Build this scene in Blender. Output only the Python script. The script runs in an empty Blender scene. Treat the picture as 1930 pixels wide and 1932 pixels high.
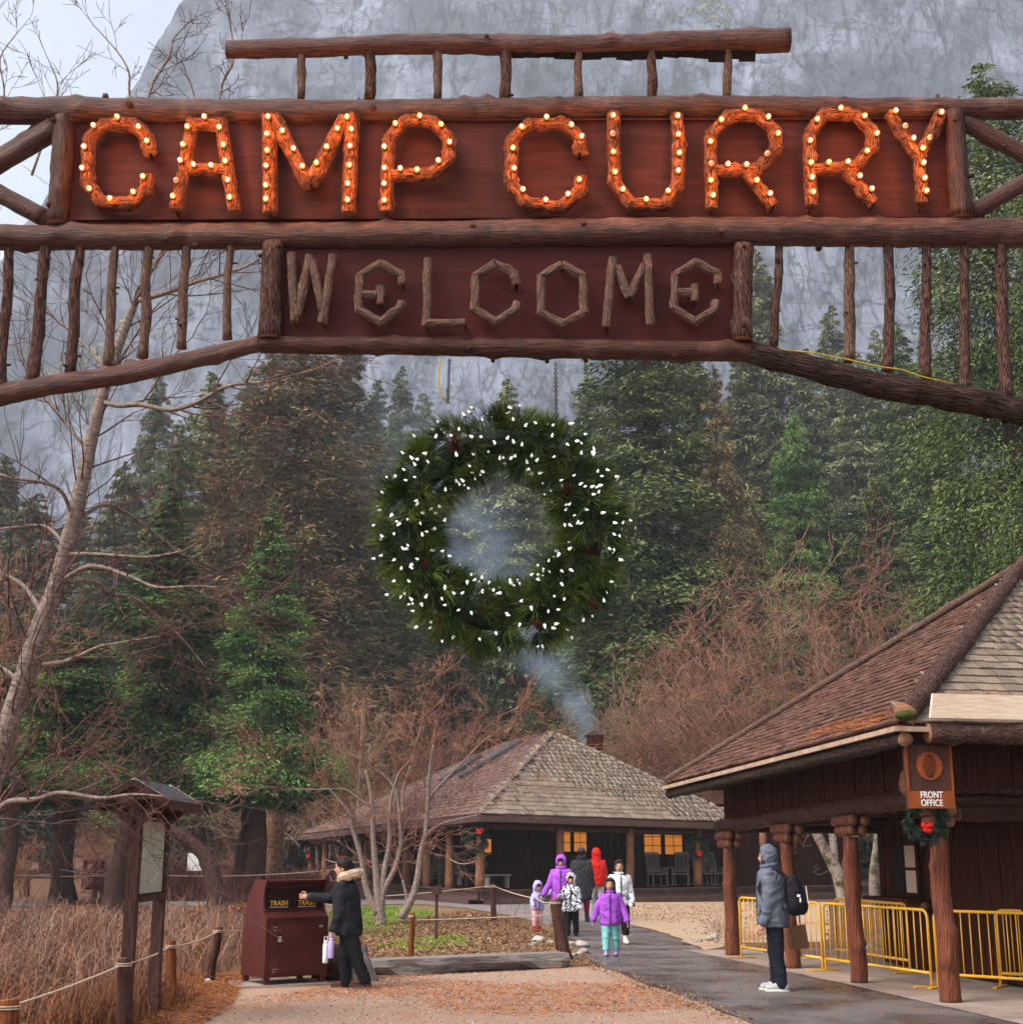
import bpy, math, random
import numpy as np
from mathutils import Vector, Matrix, Quaternion
R = math.radians
sc = bpy.context.scene
col = sc.collection
# ------------------------------------------------------------ camera
F = 2600.0; W0 = 1930.0; PITCH = R(13.8); EYE = 1.7
cam_d = bpy.data.cameras.new('camera'); cam = bpy.data.objects.new('camera', cam_d); col.objects.link(cam)
cam.location = (0, 0, EYE); cam.rotation_euler = (R(90) + PITCH, 0, 0)
cam_d.sensor_fit = 'HORIZONTAL'; cam_d.sensor_width = 36.0; cam_d.lens = 36.0 * F / W0
cam_d.clip_end = 5000; cam_d.clip_start = 0.05
sc.camera = cam
# ------------------------------------------------------------ sky and sun (overcast winter day)
SUN_EL, SUN_AZ = R(50), R(-125)
w = bpy.data.worlds.new('World'); sc.world = w; w.use_nodes = True
nt = w.node_tree; bg = nt.nodes['Background']
sky = nt.nodes.new('ShaderNodeTexSky'); sky.sky_type = 'NISHITA'; sky.sun_disc = False
sky.sun_elevation = SUN_EL; sky.sun_rotation = SUN_AZ; sky.air_density = 1.0; sky.dust_density = 4.0; sky.ozone_density = 1.0
hs = nt.nodes.new('ShaderNodeHueSaturation'); hs.inputs['Saturation'].default_value = 0.5
nt.links.new(sky.outputs[0], hs.inputs['Color']); nt.links.new(hs.outputs[0], bg.inputs['Color'])
bg.inputs['Strength'].default_value = 0.15
sun_d = bpy.data.lights.new('sun', 'SUN'); sun = bpy.data.objects.new('sun', sun_d); col.objects.link(sun)
sun_d.energy = 1.5; sun_d.angle = R(25); sun_d.color = (1.0, 0.95, 0.88)
sd = Vector((math.sin(SUN_AZ) * math.cos(SUN_EL), math.cos(SUN_AZ) * math.cos(SUN_EL), math.sin(SUN_EL)))
sun.rotation_euler = (-sd).to_track_quat('-Z', 'Y').to_euler()
sc.view_settings.view_transform = 'Standard'; sc.view_settings.look = 'None'
sc.view_settings.exposure = 1.3; sc.view_settings.gamma = 1.0; sc.view_settings.use_curve_mapping = False
sc.render.engine = 'CYCLES'
cy = sc.cycles
cy.use_denoising = True
try: cy.denoiser = 'OPENIMAGEDENOISE'
except Exception: pass
cy.use_adaptive_sampling = True; cy.adaptive_threshold = 0.03; cy.max_bounces = 4; cy.diffuse_bounces = 2; cy.glossy_bounces = 2; cy.transmission_bounces = 3; cy.volume_bounces = 0; cy.transparent_max_bounces = 8
cy.caustics_reflective = False; cy.caustics_refractive = False; cy.sample_clamp_indirect = 6.0
cy.volume_step_rate = 2.0; cy.volume_max_steps = 64
# ------------------------------------------------------------ helpers
def ray(px, py):
    u = (px - 965.0) / F; v = (966.0 - py) / F
    return Vector((u, math.cos(PITCH) - v * math.sin(PITCH), math.sin(PITCH) + v * math.cos(PITCH)))
def at(px, py, Y):
    d = ray(px, py); t = Y / d.y
    return Vector((d.x * t, Y, d.z * t + EYE))
def mpp(py, Y):                       # metres per picture unit at that height and distance
    return Y / ray(965, py).y / F
def gnd(px, py, z=0.0):
    d = ray(px, py); t = (z - EYE) / d.z
    return Vector((d.x * t, d.y * t, z))
def lin(h):
    h = h.lstrip('#')
    c = [int(h[i:i+2], 16) / 255 for i in (0, 2, 4)]
    return tuple(x / 12.92 if x <= 0.04045 else ((x + 0.055) / 1.055) ** 2.4 for x in c)
def hashn(ix, iy, iz, s):
    n = (ix * 374761393 + iy * 668265263 + iz * 1274126177 + s * 974634777) & 0x7fffffff
    n = ((n ^ (n >> 13)) * 1103515245 + 12345) & 0x7fffffff
    n = ((n ^ (n >> 11)) * 69069 + 7) & 0x7fffffff
    return ((n ^ (n >> 15)) & 0xffff) / 32767.5 - 1.0
def vnoise(x, y, z, s=0):
    x = np.asarray(x, float); y = np.asarray(y, float); z = np.asarray(z, float)
    x, y, z = np.broadcast_arrays(x, y, z)
    ix = np.floor(x).astype(np.int64); iy = np.floor(y).astype(np.int64); iz = np.floor(z).astype(np.int64)
    fx = x - ix; fy = y - iy; fz = z - iz
    fx = fx*fx*(3-2*fx); fy = fy*fy*(3-2*fy); fz = fz*fz*(3-2*fz)
    def h(a, b, c): return hashn(ix+a, iy+b, iz+c, s)
    x00 = h(0,0,0)*(1-fx)+h(1,0,0)*fx; x10 = h(0,1,0)*(1-fx)+h(1,1,0)*fx
    x01 = h(0,0,1)*(1-fx)+h(1,0,1)*fx; x11 = h(0,1,1)*(1-fx)+h(1,1,1)*fx
    return (x00*(1-fy)+x10*fy)*(1-fz)+(x01*(1-fy)+x11*fy)*fz
def fbm(x, y, z, o=4, s=0):
    t = 0; a = 1.0; n = 0
    for k in range(o):
        t = t + a * vnoise(np.asarray(x)*2**k, np.asarray(y)*2**k, np.asarray(z)*2**k, s+k*17); n += a; a *= 0.5
    return t / n
# ---- materials
MATS = {}
def mat(name, c1, c2=None, scale=6.0, rough=0.85, coord='pos', stretch=(1,1,1), bump=0.0, bscale=None, c3=None, s3=1.0, spec=0.08, thr=(0.35, 0.65), thr3=(0.55, 0.7), metal=0.0, attr=None, detail=5.0, bdist=0.02, rough2=None, bstretch=None, crack=None):
    m = bpy.data.materials.new(name); m.use_nodes = True; MATS[name] = m
    n = m.node_tree; L = n.links; N = n.nodes
    b = N['Principled BSDF']; b.inputs['Roughness'].default_value = rough; b.inputs['Specular IOR Level'].default_value = spec; b.inputs['Metallic'].default_value = metal
    if coord == 'pos': src = N.new('ShaderNodeNewGeometry').outputs['Position']
    elif coord == 'uv': src = N.new('ShaderNodeTexCoord').outputs['UV']
    else: src = N.new('ShaderNodeTexCoord').outputs['Object']
    def mapped(st):
        mp = N.new('ShaderNodeMapping'); mp.inputs['Scale'].default_value = st; L.new(src, mp.inputs['Vector']); return mp.outputs[0]
    vec = mapped(stretch)
    def noise(v, s, d=detail, rg=0.6):
        t = N.new('ShaderNodeTexNoise'); t.inputs['Scale'].default_value = s; t.inputs['Detail'].default_value = d; t.inputs['Roughness'].default_value = rg
        L.new(v, t.inputs['Vector']); return t.outputs['Fac']
    def ramp(f, a, bb):
        r = N.new('ShaderNodeMapRange'); r.inputs['From Min'].default_value = a; r.inputs['From Max'].default_value = bb; L.new(f, r.inputs['Value']); return r.outputs[0]
    def mix(f, a, bb):
        x = N.new('ShaderNodeMix'); x.data_type = 'RGBA'; L.new(f, x.inputs[0])
        for i, q in ((6, a), (7, bb)):
            if isinstance(q, tuple): x.inputs[i].default_value = (*q, 1)
            else: L.new(q, x.inputs[i])
        return x.outputs[2]
    if attr:
        at_ = N.new('ShaderNodeAttribute'); at_.attribute_name = attr
        c = mix(at_.outputs['Fac'], c1, c2)
        oi = N.new('ShaderNodeObjectInfo'); h2 = N.new('ShaderNodeHueSaturation')
        r = N.new('ShaderNodeMapRange'); r.inputs['To Min'].default_value = 0.72; r.inputs['To Max'].default_value = 1.38; L.new(oi.outputs['Random'], r.inputs['Value'])
        L.new(r.outputs[0], h2.inputs['Value']); L.new(c, h2.inputs['Color']); c = h2.outputs[0]
        L.new(c, b.inputs['Base Color'])
    elif c2 is not None:
        f = ramp(noise(vec, scale), *thr); c = mix(f, c1, c2)
        if c3 is not None: c = mix(ramp(noise(mapped((1,1,1)), s3, 6.0), *thr3), c, c3)
        if crack:                                    # dark checks running along the grain
            st, wd, dk = crack
            aa = N.new('ShaderNodeMath'); aa.operation = 'SUBTRACT'; L.new(noise(mapped(st), 1.0, 4.0, .55), aa.inputs[0]); aa.inputs[1].default_value = .5
            ab = N.new('ShaderNodeMath'); ab.operation = 'ABSOLUTE'; L.new(aa.outputs[0], ab.inputs[0])
            k_ = ramp(ab.outputs[0], 0.0, wd); c = mix(k_, tuple(q*dk for q in c1), c)
        L.new(c, b.inputs['Base Color'])
        if rough2 is not None:
            rr = N.new('ShaderNodeMapRange'); rr.inputs['To Min'].default_value = rough; rr.inputs['To Max'].default_value = rough2; L.new(f, rr.inputs['Value']); L.new(rr.outputs[0], b.inputs['Roughness'])
    else:
        b.inputs['Base Color'].default_value = (*c1, 1)
    if bump:
        bv = mapped(bstretch) if bstretch else vec
        bp = N.new('ShaderNodeBump'); bp.inputs['Strength'].default_value = bump; bp.inputs['Distance'].default_value = bdist
        L.new(noise(bv, bscale or scale), bp.inputs['Height']); L.new(bp.outputs[0], b.inputs['Normal'])
    return m
def emit(name, c, s, base=None):
    m = bpy.data.materials.new(name); m.use_nodes = True; MATS[name] = m
    b = m.node_tree.nodes['Principled BSDF']
    b.inputs['Base Color'].default_value = (*(base or c), 1); b.inputs['Emission Color'].default_value = (*c, 1); b.inputs['Emission Strength'].default_value = s
    return m
# ---- objects
def tag(o, label=None, cat=None, group=None, kind=None):
    if label: o['label'] = label
    if cat: o['category'] = cat
    if group: o['group'] = group
    if kind: o['kind'] = kind
    return o
def empty(name, loc=(0,0,0), rz=0.0):
    o = bpy.data.objects.new(name, None); col.objects.link(o); o.location = loc; o.rotation_euler = (0,0,rz); o.empty_display_size = 0.2
    return o
def thing(name, label, cat, loc=(0,0,0), rz=0.0, group=None):
    return tag(empty(name, loc, rz), label, cat, group)
def offs(p):
    v = Vector((0,0,0))
    while p is not None: v += p.location; p = p.parent
    return v
def mkobj(name, me, mats, parent=None, loc=None):
    o = bpy.data.objects.new(name, me); col.objects.link(o)
    if mats is not None:
        for m in (mats if isinstance(mats, (list, tuple)) else [mats]):
            me.materials.append(MATS[m] if isinstance(m, str) else m)
    if parent is not None: o.parent = parent
    if loc is not None: o.location = loc
    return o
def frame(d):
    d = d.normalized(); a = Vector((0,0,1)) if abs(d.z) < 0.9 else Vector((0,1,0))
    x = a.cross(d).normalized(); return x, d.cross(x)
class MB:
    def __init__(s): s.v = []; s.f = []; s.m = []; s.uv = []
    def add(s, V, Fc, mi=0, uv=None):
        b = len(s.v); s.v.extend([tuple(q) for q in V])
        for i, q in enumerate(Fc):
            s.f.append([b + k for k in q]); s.m.append(mi)
            s.uv.append(uv[i] if uv else [(0.0, 0.0)] * len(q))
        return s
    def box(s, c, size, rot=None, mi=0):
        hx, hy, hz = [k / 2 for k in size]; c = Vector(c)
        P = [Vector((x*hx, y*hy, z*hz)) for x in (-1,1) for y in (-1,1) for z in (-1,1)]
        if rot is not None: P = [rot @ q for q in P]
        P = [q + c for q in P]
        return s.add(P, [(0,1,3,2),(4,6,7,5),(0,4,5,1),(2,3,7,6),(0,2,6,4),(1,5,7,3)], mi)
    def hexa(s, P, mi=0):   # 4 bottom corners then 4 top corners, counter-clockwise
        return s.add(P, [(3,2,1,0),(4,5,6,7),(0,1,5,4),(1,2,6,5),(2,3,7,6),(3,0,4,7)], mi)
    def beam(s, a, b, wd, ht, mi=0, up=(0,0,1)):
        a = Vector(a); b = Vector(b); d = (b-a).normalized(); x = d.cross(Vector(up)).normalized(); z = x.cross(d)
        P = []
        for q in (a, b): P += [q - x*wd/2 - z*ht/2, q + x*wd/2 - z*ht/2, q + x*wd/2 + z*ht/2, q - x*wd/2 + z*ht/2]
        return s.add(P, [(0,1,2,3),(7,6,5,4),(1,0,4,5),(2,1,5,6),(3,2,6,7),(0,3,7,4)], mi)
    def prism(s, poly, ext, mi=0):   # planar polygon extruded by a vector
        n = len(poly); e = Vector(ext); P = [Vector(q) for q in poly] + [Vector(q) + e for q in poly]
        Fc = [tuple(range(n-1, -1, -1)), tuple(range(n, 2*n))] + [(i, (i+1) % n, n+(i+1) % n, n+i) for i in range(n)]
        return s.add(P, Fc, mi)
    def tube(s, pts, rad, n=8, mi=0, caps=True, wob=0.0, seed=0, capmi=None, knots=0, freq=9.0, flat=None):
        pts = [Vector(p) for p in pts]; m = len(pts)
        if not isinstance(rad, (list, tuple)): rad = [rad] * m
        rng = random.Random(seed); kn = [(rng.randrange(m), rng.random() * 6.283, rng.uniform(.25, .6)) for _ in range(knots)]
        V = []; lens = [0.0]
        for i in range(1, m): lens.append(lens[-1] + (pts[i]-pts[i-1]).length)
        ang = np.arange(n)*6.2831853/n; ca, sa = np.cos(ang), np.sin(ang)
        q = np.repeat(np.array(rad, float)[:,None], n, 1)
        if wob:
            la = np.array(lens)[:,None]
            q = q*(1 + wob*vnoise(ca*1.6+seed*3.1, sa*1.6, la*freq) + wob*.6*vnoise(ca*4+seed, sa*4, la*freq*2.3))
        for (ki, ka, kh) in kn:
            for i in (ki-1, ki, ki+1):
                if 0 <= i < m:
                    da = np.abs((ang-ka+3.1416) % 6.2832 - 3.1416)
                    q[i] += np.where(da < .5, rad[i]*kh*(.55 if i == ki else .12), 0)
        x = None
        for i, p in enumerate(pts):
            d = pts[min(i+1, m-1)] - pts[max(i-1, 0)]; d.normalize()
            if x is None: x, y = frame(d)
            else:
                x = (x - d * x.dot(d)).normalized(); y = d.cross(x)
            for k in range(n): V.append(p + x*(ca[k]*q[i,k]) + y*(sa[k]*q[i,k]))
        Fc = []; U = []
        for i in range(m-1):
            for k in range(n):
                k2 = (k+1) % n
                Fc.append((i*n+k, i*n+k2, (i+1)*n+k2, (i+1)*n+k))
                c = 6.2832 * max(rad[i], 1e-4) / n
                U.append([(k*c, lens[i]), ((k+1)*c, lens[i]), ((k+1)*c, lens[i+1]), (k*c, lens[i+1])])
        s.add(V, Fc, mi, U)
        if caps:
            b = len(s.v) - len(V); cm = mi if capmi is None else capmi
            s.f.append([b + k for k in range(n-1, -1, -1)]); s.m.append(cm); s.uv.append([(math.cos(6.28*k/n)*rad[0], math.sin(6.28*k/n)*rad[0]) for k in range(n)])
            s.f.append([b + (m-1)*n + k for k in range(n)]); s.m.append(cm); s.uv.append([(math.cos(6.28*k/n)*rad[-1], math.sin(6.28*k/n)*rad[-1]) for k in range(n)])
        return s
    def log(s, a, b, r0, r1=None, seed=0, step=0.07, n=12, wob=0.10, knots=3, mi=0, capmi=None, bow=0.0, freq=9.0):
        a = Vector(a); b = Vector(b); r1 = r0 if r1 is None else r1; m = max(3, int((b-a).length / step))
        x, y = frame(b-a); pts = []; rr = []
        for i in range(m+1):
            t = i / m; pts.append(a.lerp(b, t) + (x*float(vnoise(t*3, seed, 1)) + y*float(vnoise(t*3, seed, 7))) * bow * math.sin(t*3.14)); rr.append(r0*(1-t)+r1*t)
        return s.tube(pts, rr, n, mi, True, wob, seed, capmi, knots, freq)
    def ell(s, c, rad, rot=None, n=10, m=7, mi=0):
        c = Vector(c); V = []
        for i in range(m+1):
            th = math.pi * i / m
            for k in range(n):
                a = 6.2831853 * k / n
                q = Vector((math.sin(th)*math.cos(a)*rad[0], math.sin(th)*math.sin(a)*rad[1], math.cos(th)*rad[2]))
                V.append(c + (rot @ q if rot is not None else q))
        Fc = [((i)*n+k, (i+1)*n+k, (i+1)*n+(k+1) % n, i*n+(k+1) % n) for i in range(m) for k in range(n)]
        return s.add(V, Fc, mi)
    def cap(s, p0, r0, p1, r1, n=10, mi=0):      # capsule
        p0 = Vector(p0); p1 = Vector(p1); d = p1 - p0
        if d.length < 1e-6: d = Vector((0,0,1e-4))
        d = d.normalized(); P = []; Q = []
        for a in (80, 50, 20): P.append(p0 - d*r0*math.sin(R(a))); Q.append(r0*math.cos(R(a)))
        for a in (20, 50, 80): P.append(p1 + d*r1*math.sin(R(a))); Q.append(r1*math.cos(R(a)))
        return s.tube(P, Q, n, mi)
    def loft(s, rings, n=16, mi=0):   # stacked ellipses (centre, rx, ry), closed
        V = []; m = len(rings)
        for (c, rx, ry) in rings:
            c = Vector(c)
            for k in range(n): a = 6.2831853*k/n; V.append(c + Vector((math.cos(a)*rx, math.sin(a)*ry, 0)))
        Fc = [(i*n+k, i*n+(k+1) % n, (i+1)*n+(k+1) % n, (i+1)*n+k) for i in range(m-1) for k in range(n)]
        return s.add(V, Fc + [tuple(range(n-1,-1,-1)), tuple((m-1)*n+k for k in range(n))], mi)
    def mesh(s, name, off=None, smooth=False):
        me = bpy.data.meshes.new(name)
        V = s.v if off is None else [(a-off[0], b-off[1], c-off[2]) for a, b, c in s.v]
        me.from_pydata(V, [], s.f)
        me.polygons.foreach_set('material_index', s.m)
        u = me.uv_layers.new(name='UVMap'); flat = [c for fu in s.uv for q in fu for c in q]
        u.data.foreach_set('uv', flat)
        if smooth: me.polygons.foreach_set('use_smooth', [True]*len(me.polygons))
        me.update(); return me
    def build(s, name, mats, parent=None, world=True, smooth=False):
        off = offs(parent) if (world and parent is not None) else None
        return mkobj(name, s.mesh(name, off, smooth), mats, parent)
    def thing(s, name, mats, label, cat, group=None, smooth=False, base=None):
        V = np.array(s.v); b = Vector(base) if base is not None else Vector(((V[:,0].min()+V[:,0].max())/2, (V[:,1].min()+V[:,1].max())/2, V[:,2].min()))
        o = mkobj(name, s.mesh(name, b, smooth), mats); o.location = b
        return tag(o, label, cat, group)
def np_mesh(name, V, Fc, rnd=None, mi=None, smooth=False):
    V = np.asarray(V, np.float32); Fc = np.asarray(Fc, np.int32); k = Fc.shape[1]
    me = bpy.data.meshes.new(name); me.vertices.add(len(V)); me.vertices.foreach_set('co', V.ravel())
    me.loops.add(Fc.size); me.loops.foreach_set('vertex_index', Fc.ravel())
    me.polygons.add(len(Fc)); me.polygons.foreach_set('loop_start', np.arange(0, Fc.size, k, dtype=np.int32))
    try: me.polygons.foreach_set('loop_total', np.full(len(Fc), k, np.int32))
    except Exception: pass
    if mi is not None: me.polygons.foreach_set('material_index', np.asarray(mi, np.int32))
    if rnd is not None:
        a = me.attributes.new('tint', 'FLOAT', 'FACE'); a.data.foreach_set('value', np.asarray(rnd, np.float32))
    if smooth: me.polygons.foreach_set('use_smooth', np.ones(len(Fc), bool))
    me.update(calc_edges=True); me.validate(); return me
def seg_tubes(P0, P1, R0, R1, n=3):
    P0 = np.asarray(P0, float); P1 = np.asarray(P1, float); R0 = np.asarray(R0, float)[:,None]; R1 = np.asarray(R1, float)[:,None]
    d = P1 - P0; d /= np.linalg.norm(d, axis=1, keepdims=True) + 1e-9
    a = np.where(np.abs(d[:,2:3]) < .9, np.array([[0,0,1.]]), np.array([[1.,0,0]]))
    x = np.cross(a, d); x /= np.linalg.norm(x, axis=1, keepdims=True) + 1e-9; y = np.cross(d, x)
    V = []
    for P, Q in ((P0, R0), (P1, R1)):
        for k in range(n): V.append(P + Q*(x*math.cos(6.2832*k/n) + y*math.sin(6.2832*k/n)))
    M = len(P0); V = np.stack(V, 1).reshape(-1, 3); b = (np.arange(M)*2*n)[:,None]
    Fc = [np.concatenate([b+k, b+(k+1) % n, b+n+(k+1) % n, b+n+k], 1) for k in range(n)]
    return V, np.stack(Fc, 1).reshape(-1, 4)
def text_mesh(txt, size, depth, sx=1.0):
    c = bpy.data.curves.new('lettering', 'FONT'); c.body = txt; c.size = size; c.extrude = depth; c.align_x = 'CENTER'; c.align_y = 'CENTER'; c.offset = size*0.012
    o = bpy.data.objects.new('lettering', c); col.objects.link(o)
    dg = bpy.context.evaluated_depsgraph_get(); me = bpy.data.meshes.new_from_object(o.evaluated_get(dg))
    bpy.data.objects.remove(o); me.transform(Matrix.Diagonal((sx, 1, 1, 1))); return me
# ------------------------------------------------------------ materials
mat('ground', (.075,.040,.026), (.16,.085,.05), 3.0, .95, bump=.6, bscale=25, c3=(.22,.085,.035), s3=.9)
mat('gravel', (.25,.150,.102), (.46,.300,.212), 30, .9, bump=.6, bscale=90, c3=(.36,.15,.07), s3=.6, thr3=(.54,.80), bdist=.015)
mat('sand', (.31,.215,.14), (.43,.315,.22), 14, .92, bump=.4, bscale=60, c3=(.27,.12,.06), s3=.5)
mat('asphalt', (.046,.038,.036), (.135,.112,.104), .8, .20, bump=.3, bscale=120, thr=(.34,.58), rough2=.6, c3=(.18,.15,.14), s3=80, thr3=(.5,.75), spec=.5, bdist=.006)
mat('pavement', (.16,.135,.13), (.26,.22,.21), 2.0, .6, bump=.3, bscale=60)
mat('concrete', (.27,.20,.165), (.40,.31,.26), 1.4, .55, bump=.2, bscale=50, c3=(.14,.095,.08), s3=.7, thr3=(.5,.7))
mat('bed', (.12,.065,.038), (.30,.18,.10), 9, .95, bump=.9, bscale=40, c3=(.14,.16,.035), s3=1.1, thr3=(.5,.6))
mat('log', (.024,.009,.0065), (.150,.056,.038), 7, .42, 'uv', (14,.9,1), .9, c3=(.27,.15,.12), s3=2.6, thr3=(.56,.80), bdist=.016, crack=((55,1.6,1),.035,.35), spec=.25)
mat('log_dark', (.018,.006,.004), (.105,.036,.021), 7, .5, 'uv', (12,1.1,1), .9, c3=(.17,.082,.058), s3=2.4, thr3=(.55,.82), bdist=.014, crack=((50,1.6,1),.035,.35), spec=.18)
mat('log_red', (.075,.018,.009), (.29,.085,.036), 6, .55, 'uv', (16,.7,1), .9, c3=(.05,.018,.012), s3=2.0, bdist=.014, crack=((60,1.0,1),.035,.25), spec=.25)
mat('log_end', (.16,.075,.04), (.36,.18,.10), 40, .8, 'uv')
mat('bark', (.034,.016,.012), (.175,.094,.074), 5, .9, 'uv', (16,2.6,1), 1.0, c3=(.30,.20,.165), s3=5, thr3=(.56,.80), bdist=.03, crack=((60,6,1),.06,.25))
mat('bark_letter', (.050,.012,.006), (.38,.125,.058), 5, .9, 'uv', (26,3.4,1), 1.0, c3=(.50,.22,.12), s3=9, thr3=(.52,.8), bdist=.04, thr=(.38,.6), crack=((70,8,1),.06,.2))  # letter bark, with the bulbs' orange glow put into its colour
mat('twig_log', (.050,.026,.019), (.25,.155,.115), 6, .8, 'uv', (30,3,1), .9, bdist=.02, crack=((90,5,1),.04,.3))
mat('chord_bark', (.020,.011,.009), (.135,.082,.065), 5, .95, 'uv', (20,1.5,1), 1.0, c3=(.085,.088,.03), s3=6, thr3=(.62,.75), bdist=.05, crack=((60,4,1),.07,.2))
mat('panel', (.044,.0105,.0075), (.072,.0185,.0130), 2.4, .5, bump=.12, bscale=5, stretch=(1,1,9), c3=(.10,.032,.022), s3=3.5, thr3=(.62,.85))
mat('panel_dark', (.040,.007,.005), (.062,.0115,.0085), 2.4, .5, bump=.1, bscale=5, stretch=(1,1,9))
mat('wood_brown', (.030,.014,.011), (.105,.052,.040), 5, .75, 'obj', (12,12,1.2), .5)
mat('wood_dark', (.020,.0055,.003), (.088,.025,.013), 5, .8, 'pos', (16,16,.8), .9, bdist=.02, spec=.05)
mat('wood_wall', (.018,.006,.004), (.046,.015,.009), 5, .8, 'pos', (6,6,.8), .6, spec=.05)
mat('deck', (.058,.034,.028), (.12,.073,.06), 3, .75, 'pos', (.5,3,8), .4)
mat('fascia', (.065,.036,.030), (.115,.068,.058), 3, .7, 'pos', (.6,.6,8), .3)
mat('shingle_red', (.060,.027,.020), (.175,.088,.064), 2.2, .8, 'obj', (6,.8,3), .6, c3=(.135,.093,.082), s3=3)
mat('shingle_grey', (.135,.102,.078), (.265,.205,.152), 2.2, .8, 'obj', (7,.8,3), .5, c3=(.185,.165,.105), s3=1.5)
mat('shingle_pink', (.095,.055,.047), (.21,.13,.108), 2.2, .8, 'obj', (7,.8,3), .6)
for nm in ('shingle_red','shingle_grey','shingle_pink'):     # each shingle weathers to its own tone
    n = MATS[nm].node_tree; b = n.nodes['Principled BSDF']; l = b.inputs['Base Color'].links[0]
    oi = n.nodes.new('ShaderNodeObjectInfo'); ri = n.nodes.new('ShaderNodeAttribute'); ri.attribute_name = 'tint'
    ad = n.nodes.new('ShaderNodeMath'); ad.operation = 'ADD'; n.links.new(oi.outputs['Random'], ad.inputs[0]); n.links.new(ri.outputs['Fac'], ad.inputs[1])
    fr = n.nodes.new('ShaderNodeMath'); fr.operation = 'FRACT'; n.links.new(ad.outputs[0], fr.inputs[0])
    r = n.nodes.new('ShaderNodeMapRange'); r.inputs['To Min'].default_value = .72; r.inputs['To Max'].default_value = 1.2; n.links.new(fr.outputs[0], r.inputs['Value'])
    h = n.nodes.new('ShaderNodeHueSaturation'); n.links.new(l.from_socket, h.inputs['Color']); n.links.new(r.outputs[0], h.inputs['Value']); n.links.new(h.outputs[0], b.inputs['Base Color'])
mat('cream', (.62,.46,.33), (.78,.62,.47), 5, .7, 'pos', (1,1,8), .25)
mat('cream_strip', (.30,.20,.145), (.45,.32,.24), 8, .7)
mat('moss', (.035,.045,.010), (.09,.10,.03), 20, 1.0, bump=1, bscale=60)
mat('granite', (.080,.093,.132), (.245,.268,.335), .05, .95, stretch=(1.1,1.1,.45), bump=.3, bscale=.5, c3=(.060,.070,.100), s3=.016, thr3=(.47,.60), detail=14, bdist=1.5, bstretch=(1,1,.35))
mat('yellow', (.72,.36,.018), (.82,.43,.03), 12, .4, spec=.5)
mat('bin_brown', (.055,.0080,.0050), (.078,.0125,.0085), 3, .5, 'obj', spec=.22, bump=.05, bscale=40, c3=(.11,.045,.032), s3=5, thr3=(.60,.85))
mat('bin_dark', (.02,.005,.004), None, rough=.6)
mat('steel', (.55,.53,.5), None, rough=.35, metal=1)
mat('white', (.75,.74,.72), None, rough=.6)
mat('text_yellow', (.72,.38,.06), None, rough=.6)
mat('rope', (.38,.26,.18), (.58,.44,.33), 60, .95)
mat('post_orange', (.10,.028,.010), (.27,.085,.026), 6, .75, 'uv', (14,1,1), .5, crack=((50,1.4,1),.03,.3))
mat('post_tan', (.13,.052,.028), (.36,.175,.100), 6, .7, 'uv', (14,.8,1), .6, crack=((50,1.2,1),.03,.4))
mat('stone', (.26,.23,.21), (.50,.46,.41), 5, .9, bump=.7, bscale=14, c3=(.20,.19,.09), s3=2.5)
mat('wood_grey', (.10,.082,.072), (.30,.255,.23), 4, .85, 'uv', (14,1,1), .7)
mat('map', (.36,.37,.27), (.42,.43,.32), 3, .35, 'obj')
mat('map_line', (.66,.66,.58), None, rough=.5)
mat('map_grey', (.48,.47,.40), None, rough=.5)
mat('roof_metal', (.045,.04,.045), (.09,.08,.085), 6, .35, spec=.6)
mat('alder_bark', (.10,.075,.062), (.31,.235,.195), 4, .8, 'uv', (3,9,1), .45, c3=(.40,.32,.27), s3=5, thr3=(.55,.75))
mat('twig', (.060,.030,.025), (.15,.083,.070), 4, .8)
mat('twig_red', (.15,.058,.038), (.37,.185,.125), .8, .85)
mat('twig_tan', (.16,.092,.055), (.38,.245,.155), .8, .85)
mat('tree_bark', (.035,.018,.014), (.13,.07,.055), 4, .95, 'uv', (9,1.4,1), 1.0, bdist=.06)
mat('pine_plate', (.06,.028,.018), (.42,.22,.13), 3, .9, 'uv', (5,2.2,1), 1.0, bdist=.06)
mat('mossy_bark', (.16,.125,.10), (.36,.30,.26), 5, .9, 'uv', (3,4,1), .6, c3=(.06,.06,.018), s3=3, thr3=(.5,.6))
mat('fir', (0.034,0.060,0.021), (0.207,0.247,0.086), attr='tint', rough=.8)
mat('cedar', (0.027,0.069,0.020), (0.190,0.291,0.084), attr='tint', rough=.75)
mat('cedar_right', (0.026,0.048,0.014), (0.165,0.204,0.066), attr='tint', rough=.75)
mat('pine_brown', (.058,.046,.021), (.235,.170,.078), attr='tint', rough=.85)
mat('fir_grey', (0.065,0.083,0.043), (0.286,0.302,0.146), attr='tint', rough=.85)
mat('needle', (.010,.028,.006), (.130,.175,.032), attr='tint', rough=.6)
mat('needle_blue', (.020,.034,.026), (.075,.11,.085), attr='tint', rough=.7)
mat('cone', (.035,.010,.006), (.12,.036,.02), 30, .6)
mat('litter', (.22,.065,.022), (.52,.19,.06), attr='tint', rough=.9)
mat('leaf_litter', (.12,.055,.03), (.40,.24,.14), attr='tint', rough=.9)
mat('dry_grass', (.066,.020,.011), (.30,.125,.062), attr='tint', rough=.85)
mat('dry_grass_grey', (.15,.075,.052), (.40,.245,.175), attr='tint', rough=.85)
mat('bush_red', (.075,.026,.020), (.17,.070,.054), attr='tint', rough=.85)
mat('grass', (.075,.16,.010), (.24,.40,.04), attr='tint', rough=.8)
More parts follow.
